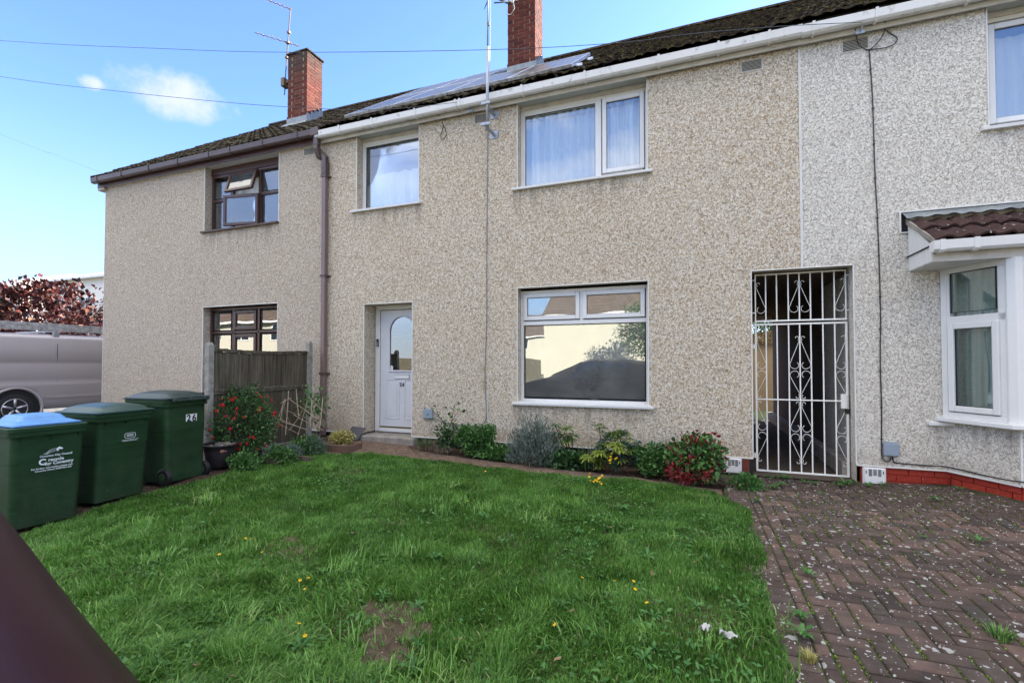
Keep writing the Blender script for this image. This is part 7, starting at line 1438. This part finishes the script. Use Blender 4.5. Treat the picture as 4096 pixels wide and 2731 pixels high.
def spiky(name, c, rad, n, L, m, label, seed, cat='shrub', Wd=.07, stems=10, up=1.2, base=None, jitter=.35, tone0=(0,1)):
    """upright narrow shoots fanning from a base: lavender, rosemary"""
    base = Vector(base or (c[0], c[1], g(c[0], c[1]))); e = empty(name, base, label, cat); r = np.random.default_rng(seed); d = unit(r.normal(size=(n, 3))*np.array([1,1,.75])+np.array([0,0,.45])); d[:, 2] = np.abs(d[:, 2]); k = .35+.65*r.random((n, 1))**.6
    lump = 1+.16*np.sin(7*np.arctan2(d[:, 1], d[:, 0])+3*d[:, 2])[:, None]
    P = np.array(base)+d*k*np.array(rad)*lump; U = unit(d+r.normal(size=(n, 3))*jitter+np.array([0,0,up])); N = unit(np.cross(U, unit(r.normal(size=(n, 3))))); ln = L*(.6+.7*r.random(n))
    V, F, T = leaves(P, N, U, ln, ln*Wd, tone0[0]+(tone0[1]-tone0[0])*np.clip(r.random(n)*.7+.4*(k[:, 0]-.35), 0, 1), curl=.05); link('foliage', npmesh('foliage', V, F, T, m), e)
    rr = random.Random(seed)
    for i in range(stems):
        a = 2*PI*i/stems; q = base+Vector((rad[0]*.6*math.cos(a)*rr.uniform(.4,1), rad[1]*.6*math.sin(a)*rr.uniform(.4,1), rad[2]*rr.uniform(.4,.75))); mb = MB(); mb.tube([base, base.lerp(q,.5)+Vector((0,0,.02)), q], .006, 5, r1=.002); ob('stem', mb, M['bark'], e)
    return e
spiky('lavender_bush', (-1.93,5.98,0), (.36,.26,.56), 5200, .062, M['lavender'], 'large grey-green lavender bush below the left end of the living room window', 101, Wd=.10, stems=22)
V, F, T = cloud((-1.93,5.95,.17), (.20,.15,.15), 1500, .03, .16, seed=102, shell=.1); tag(link('lavender_litter', npmesh('twigs', V, F, T, M['woody'])), 'brown woody twigs at the base of the large lavender bush', 'twigs', kind='stuff')
for i, (px, Y, s, lb) in enumerate(((1420,4.85,.85,'small lavender tuft just right of the fuchsia'),(1620,5.05,.80,'small lavender tuft in front of the trellis canes'),(1860,5.35,1.05,'bushy lavender tuft just left of the trough'))):
    p = q3(px, 700, Y); spiky('lavender_tuft', (p.x, Y, 0), (.17*s,.15*s,.24*s), 2200, .035, M['lavender'], lb, 105+i, Wd=.09, stems=6, base=(p.x, Y, g(p.x, Y)))
# trough with golden sedum-like plant, slates leaning on the wall
tg = empty('stone_trough', (-4.75,5.72,.1), 'low brown trough with a golden leaved plant beside the doorstep', 'planter'); A, B = q3(1960,760,5.5), q3(2250,690,5.9)
mb = MB(); mb.prism([(5.52,.06),(5.50,.215),(5.53,.22),(5.55,.20),(5.80,.21),(5.83,.225),(5.85,.215),(5.84,.06)], -5.08, -4.60, 'x'); ob('trough_body', mb, mat('trough', (.13,.075,.05), .85), tg, bevel=.008)
bush('golden_plant', (-4.82,5.66,.30), (.22,.14,.10), 1500, .028, .4, M['goldleaf'], 'golden yellow low plant growing in the brown trough', 111, 'plant', stems=5, base=(-4.82,5.66,.2), shell=.2, clump=.3)
mb = MB(); mb.add([(-5.28,6.22,.17),(-4.98,6.20,.16),(-4.94,6.36,.34),(-5.22,6.385,.35)], [(0,1,2,3)]); tag(ob('slate', mb, mat('slate', (.045,.045,.055), .5), solid=.012), 'dark grey slate sheet leaning on the wall beside the doorstep', 'slate')
for i, (x0, x1, y, lb) in enumerate(((-5.05,-4.75,4.70,'weathered timber edging board nearest the stone pot'),(-4.98,-4.45,4.98,'mossy timber edging board in front of the lavender tufts'))):
    mb = MB(); mb.box(x0-.2, x1-.3, y, y+.03, .0, .14); tag(ob('edging_board', mb, M['fence'], bevel=.004), lb, 'edging board')
for i, (px, py, Y, rad, n, m, lb) in enumerate(((1120,800,4.5,(.26,.16,.13),1300,'green_mid','leafy green ground cover between the pot and the canes'),(1500,800,4.85,(.26,.2,.13),1300,'green_mid','soft green weeds spilling over the edging boards'),(1760,720,5.3,(.28,.18,.15),1500,'green_mid','feathery green plant below the trellis canes'),(1000,640,4.75,(.18,.16,.12),700,'green_dark','dark foliage tucked behind the stone pot'))):
    p = q3(px, py, Y); bush('ground_plant', (p.x, Y, g(p.x, Y)+rad[2]*.6), rad, n, .038, .3, M[m], lb, 120+i, 'plant', stems=3, clump=.3, shell=.1)
# shrub with large leaves on bare stems by the door
ca_m = empty('leafy_shrub', (-3.42,6.12,.12), 'tall thin shrub with large dark green leaves beside the front door', 'shrub')
def t3(px, py, Y): return ratio(1640+px/3.267, 1560+py/3.267, Y)
ST = [[(480,640),(430,400),(310,290),(245,190),(200,165)],[(480,640),(540,420),(560,300),(590,180)],[(500,600),(540,500),(640,450)],[(430,400),(370,330),(330,200)],[(540,420),(640,250)]]
for s in ST: mb = MB(); mb.tube([t3(a, b, 6.12) for a, b in s], .0055, 5, r1=.0025); ob('stem', mb, M['bark'], ca_m)
lfv = [(0,0,0),(.25,.24,.05),(.6,.30,.04),(1,0,-.08),(.6,-.30,.04),(.25,-.24,.05),(.3,0,0),(.65,0,-.01)]
LFM = npmesh('leaf', np.array(lfv), np.array([(0,6,1,1),(0,5,6,6),(1,6,7,2),(6,5,4,7),(2,7,3,3),(7,4,3,3)])[:, :4], np.array([.2,.4,.5,.6,.5,.4,.9,.9]), M['green_dark'])
rl = random.Random(9)
LP = [(200,165),(180,215),(245,200),(290,195),(320,225),(240,260),(240,300),(270,310),(350,290),(390,340),(320,380),(410,380),(360,330),(380,430),(430,400),(410,470),(450,520),(480,440),(500,400),(520,350),(540,330),(560,330),(520,230),(510,240),(590,180),(560,210),(650,220),(655,250),(600,260),(630,280),(560,270),(640,450),(610,480),(620,500),(540,420),(550,460),(520,500),(480,560),(530,570),(460,590),(500,540),(440,550),(560,390),(450,380),(370,450)]
for a, b in LP:
    p = t3(a+rl.uniform(-12,12), b+rl.uniform(-10,10), 6.12+rl.uniform(-.07,.05)); o = link('leaf', LFM, ca_m); o.location = p; s = rl.uniform(.075,.115); o.scale = (s,s,s); o.rotation_euler = (rl.uniform(-.9,.9), rl.uniform(-.2,.9), rl.uniform(-3.1,3.1))
V, F, T = cloud((-3.30,6.08,.33), (.22,.14,.22), 550, .045, .34, shell=.1, seed=131); link('foliage', npmesh('foliage', V, F, T, M['green_dark']), ca_m)
tuft('dry_grass', (-3.62,6.08,.12), 260, .24, .10, M['woody'], 'dry brown grass clump at the foot of the leafy shrub', 132, 'grass tuft', wid=.0018, lean=1.6); tuft('dry_grass', (-3.35,6.05,.12), 260, .22, .12, M['woody'], 'tangle of dead grass between the leafy shrub and the green geraniums', 133, 'grass tuft', wid=.0018, lean=1.9)
tuft('green_grass', (-3.68,6.1,.12), 200, .22, .09, M['green_mid'], 'green grass blades at the foot of the wall right of the doorstep', 134, 'grass tuft', lean=1.1)
bush('geranium_clump', (-2.82,6.05,.30), (.30,.20,.24), 3800, .036, .42, M['green_mid'], 'low bright green leafy clump under the drooping wall cable', 135, 'plant', shell=.1, clump=.6, nclump=22, stems=6)
bush('low_weeds', (-2.48,6.0,.16), (.26,.16,.12), 1100, .05, .22, M['green_mid'], 'scruffy green weeds between the geranium clump and the lavender', 136, 'plant', stems=3, clump=.4)
# red-tinged euphorbia stems right of the lavender
eu = empty('red_stem_plant', (-1.45,6.1,.08), 'plant with reddish stems and whorled narrow leaves right of the lavender', 'plant')
def whorl(par, c, R_, n, m, seed, Wd=.10, droop=.25, up=.35, name='whorl', layers=3, tone0=(0,1)):
    r = np.random.default_rng(seed); nn = n*layers; a = np.arange(nn)*2.399+r.random(nn)*.3; el = up+.8*(np.arange(nn)/nn)-.4*r.random(nn); U = unit(np.stack([np.cos(a)*np.cos(el), np.sin(a)*np.cos(el), np.sin(el)-droop], 1)); P = np.tile(np.array(c), (nn, 1))+U*.008; N = unit(np.array([0,0,1.])+U*-.3+r.normal(size=(nn, 3))*.1); ln = R_*(1-.35*np.arange(nn)/nn)*(.85+.3*r.random(nn))
    V, F, T = leaves(P, N, U, ln, ln*Wd, tone0[0]+(tone0[1]-tone0[0])*r.random(nn), curl=.35); return link(name, npmesh(name, V, F, T, m), par)
for i, (a, b, rr_) in enumerate(((2040,490,.13),(2120,590,.12),(1900,450,.10),(1925,560,.11),(2010,600,.13),(1980,680,.12),(2060,660,.12),(2000,760,.10),(2110,640,.09),(1890,640,.09))):
    c = t3(a, b, 6.1+.05*math.sin(i*2)); whorl(eu, c, rr_, 11, M['green_mid'] if i % 3 else M['euph'], 140+i, droop=.5)
    mb = MB(); mb.tube([c, (c.x*.6-.58, 6.12, .25), (-1.45,6.12,.06)], .006, 5); ob('stem', mb, M['redleaf'] if i % 2 else M['bark'], eu)
for i, (a, b) in enumerate(((1925,510),(2045,560),(1890,600),(2000,690),(1990,820),(1970,840),(2060,720))): c = t3(a, b, 6.02); whorl(eu, c, .05, 3, M['redleaf'], 160+i, Wd=.2, droop=.9, layers=1, name='red_leaf')
bush('ivy_ground_cover', (-1.52,5.95,.14), (.30,.16,.13), 1500, .045, .38, M['green_dark'], 'dark ivy-like ground cover between the lavender and the euphorbia', 170, 'plant', stems=3)
tuft('dry_stalks', (-1.15,6.02,.06), 60, .42, .12, M['woody'], 'thin dry stalks left of the euphorbia', 171, 'stalks', wid=.003, lean=.5)
tuft('strap_leaves', (-1.22,6.02,.05), 50, .34, .12, M['green_mid'], 'strappy green leaves left of the euphorbia', 172, 'plant', wid=.006, lean=.7)
# euphorbia with lime heads
ep = empty('euphorbia_shrub', (-.86,6.05,.05), 'rounded euphorbia shrub with lime green whorls under the window corner', 'shrub')
def u3(px, py, Y): return ratio(2280+px/3.267, 1640+py/3.267, Y)
k = 0
for i in range(62):
    a = random.uniform(-PI, .25*PI); h = random.random(); q = math.sqrt(1-h*h)*random.uniform(.75,1); c = (-.86+.33*q*math.cos(a), 6.03+.22*q*math.sin(a), .10+.46*h*random.uniform(.85,1)); lime = random.random() < .42
    whorl(ep, c, random.uniform(.085,.125), 11, M['euph'] if lime else M['bluegreen'], 200+i, Wd=.11, droop=.35, tone0=(.35,1) if lime else (0,1)); 
    if i % 3 == 0: mb = MB(); mb.tube([c, (-.86,6.05,.08)], .006, 5, r1=.004); ob('stem', mb, M['bark'], ep)
for (a, b) in ((330,210),(400,200),(440,240),(360,260),(430,300),(540,320)): whorl(ep, u3(a, b, 6.08), .07, 8, M['euph'], 300+a, Wd=.12, droop=.2, tone0=(.2,.7))
mb = MB(); mb.tube([u3(380,210,6.08), u3(400,400,6.08)], .006, 5); mb2 = ob('stem', mb, M['bark'], ep)
for (a, b) in ((235,600),(390,550),(600,450),(640,500)): whorl(ep, u3(a, b, 5.80), .13, 15, M['euph'], 310+a, Wd=.13, droop=.55, tone0=(.6,1))
bush('leafy_clump', (-.42,6.0,.22), (.27,.18,.20), 2600, .04, .36, M['green_mid'], 'mixed low green clump between the euphorbia and the red shrub', 180, 'plant', stems=4, nclump=20)
bush('white_flower_plant', (-.32,6.08,.37), (.18,.10,.07), 320, .022, .4, leafm('pale_leaf', [(0, (.10,.2,.08)), (1, (.5,.55,.42))]), 'small plant with pale leaf tips against the plinth left of the red shrub', 181, 'plant', stems=2)
# red and green shrub by the gate
rs = bush('red_leaf_shrub', (.07,5.86,.30), (.30,.22,.28), 1150, .060, .34, M['green_mid'], 'shrub with dark green leaves and crimson young growth beside the gate', 190, stems=16, shell=.35, clump=.2, up=.4)
V, F, T = cloud((.07,5.83,.31), (.31,.23,.30), 300, .050, .30, shell=.6, seed=191, up=.8, clump=.75, nclump=16); link('red_foliage', npmesh('red_foliage', V, F, T, M['redleaf']), rs)
V, F, T = cloud((-.06,5.64,.19), (.24,.12,.14), 260, .046, .30, shell=.3, seed=192, up=.5, clump=.8, nclump=9); link('red_foliage', npmesh('red_foliage', V, F, T, M['redleaf']), rs)
for (a, b) in ((1480,410),(1570,400),(1665,345),(1700,380),(1805,350),(1885,335),(1945,370),(1370,460),(1640,480),(1720,630),(1890,665),(2040,660),(1985,575),(1610,640),(1470,610)): whorl(rs, u3(a, b, 5.86), .06, 6, M['redleaf'], 400+a, Wd=.22, droop=-.3, up=.7, layers=2, name='red_shoot')
tuft('dry_grass', (.42,5.82,.02), 220, .20, .11, M['woody'], 'dry brown stems and roots between the red shrub and the gate', 193, 'grass tuft', wid=.0018, lean=1.5)
bush('gate_weeds', (.55,5.75,.08), (.16,.14,.08), 420, .05, .24, M['weed'], 'leafy weeds where lawn and paving meet in front of the gate', 194, 'weed', stems=2, clump=.2)
# leaf litter and twigs on the trodden path
lr_ = np.random.default_rng(77); n = 900; x = lr_.uniform(-5, .5, n); y = np.array([float(lo(a)+(hi(a)-lo(a))*b) for a, b in zip(x, lr_.random(n))])+.06; z = np.array([pathz(a, b) for a, b in zip(x, y)])+.006
V, F, T = leaves(np.stack([x, y, z], 1), unit(lr_.normal(size=(n, 3))*.3+np.array([0,0,1.])), unit(lr_.normal(size=(n, 3))*np.array([1,1,.15])), .014*(.4+lr_.random(n)), .004*(.4+lr_.random(n)), lr_.random(n)); tag(link('leaf_litter', npmesh('leaf_litter', V, F, T, M['woody'])), 'bits of bark and dead leaf scattered on the trodden path', 'leaf litter', kind='stuff')

M['tail_red'] = mat('tail_lamp_red', (.25,.01,.012), .2)
for s_q in (1, -1): mb = MB(); mb.box(-.62, -.468, CYC+s_q*.66-.13, CYC+s_q*.66+.13, .60, .78); ob('tail_light', mb, M['tail_red'], cr_, bevel=.02)
mb = MB(); mb.box(-.60, -.43, CYC-.78, CYC+.78, .28, .46); ob('bumper', mb, M['black'], cr_, bevel=.03)
for xg in (-3.2, -2.3, -1.5):
    for sg in (1, -1):
        mb = MB(); mb.tube([cpt(xg, k_, sg, .004) for k_ in (1.2, 2, 3, 4, 4.8)], .004, 4); ob('door_gap', mb, M['black'], cr_)
for xg in (-2.42, -1.62): mb = MB(); p_ = cpt(xg, 3.6, 1, .03); mb.box(p_[0]-.09, p_[0]+.09, p_[1]-.02, p_[1]+.01, p_[2]-.015, p_[2]+.015); ob('door_handle', mb, M['car'], cr_, bevel=.008)
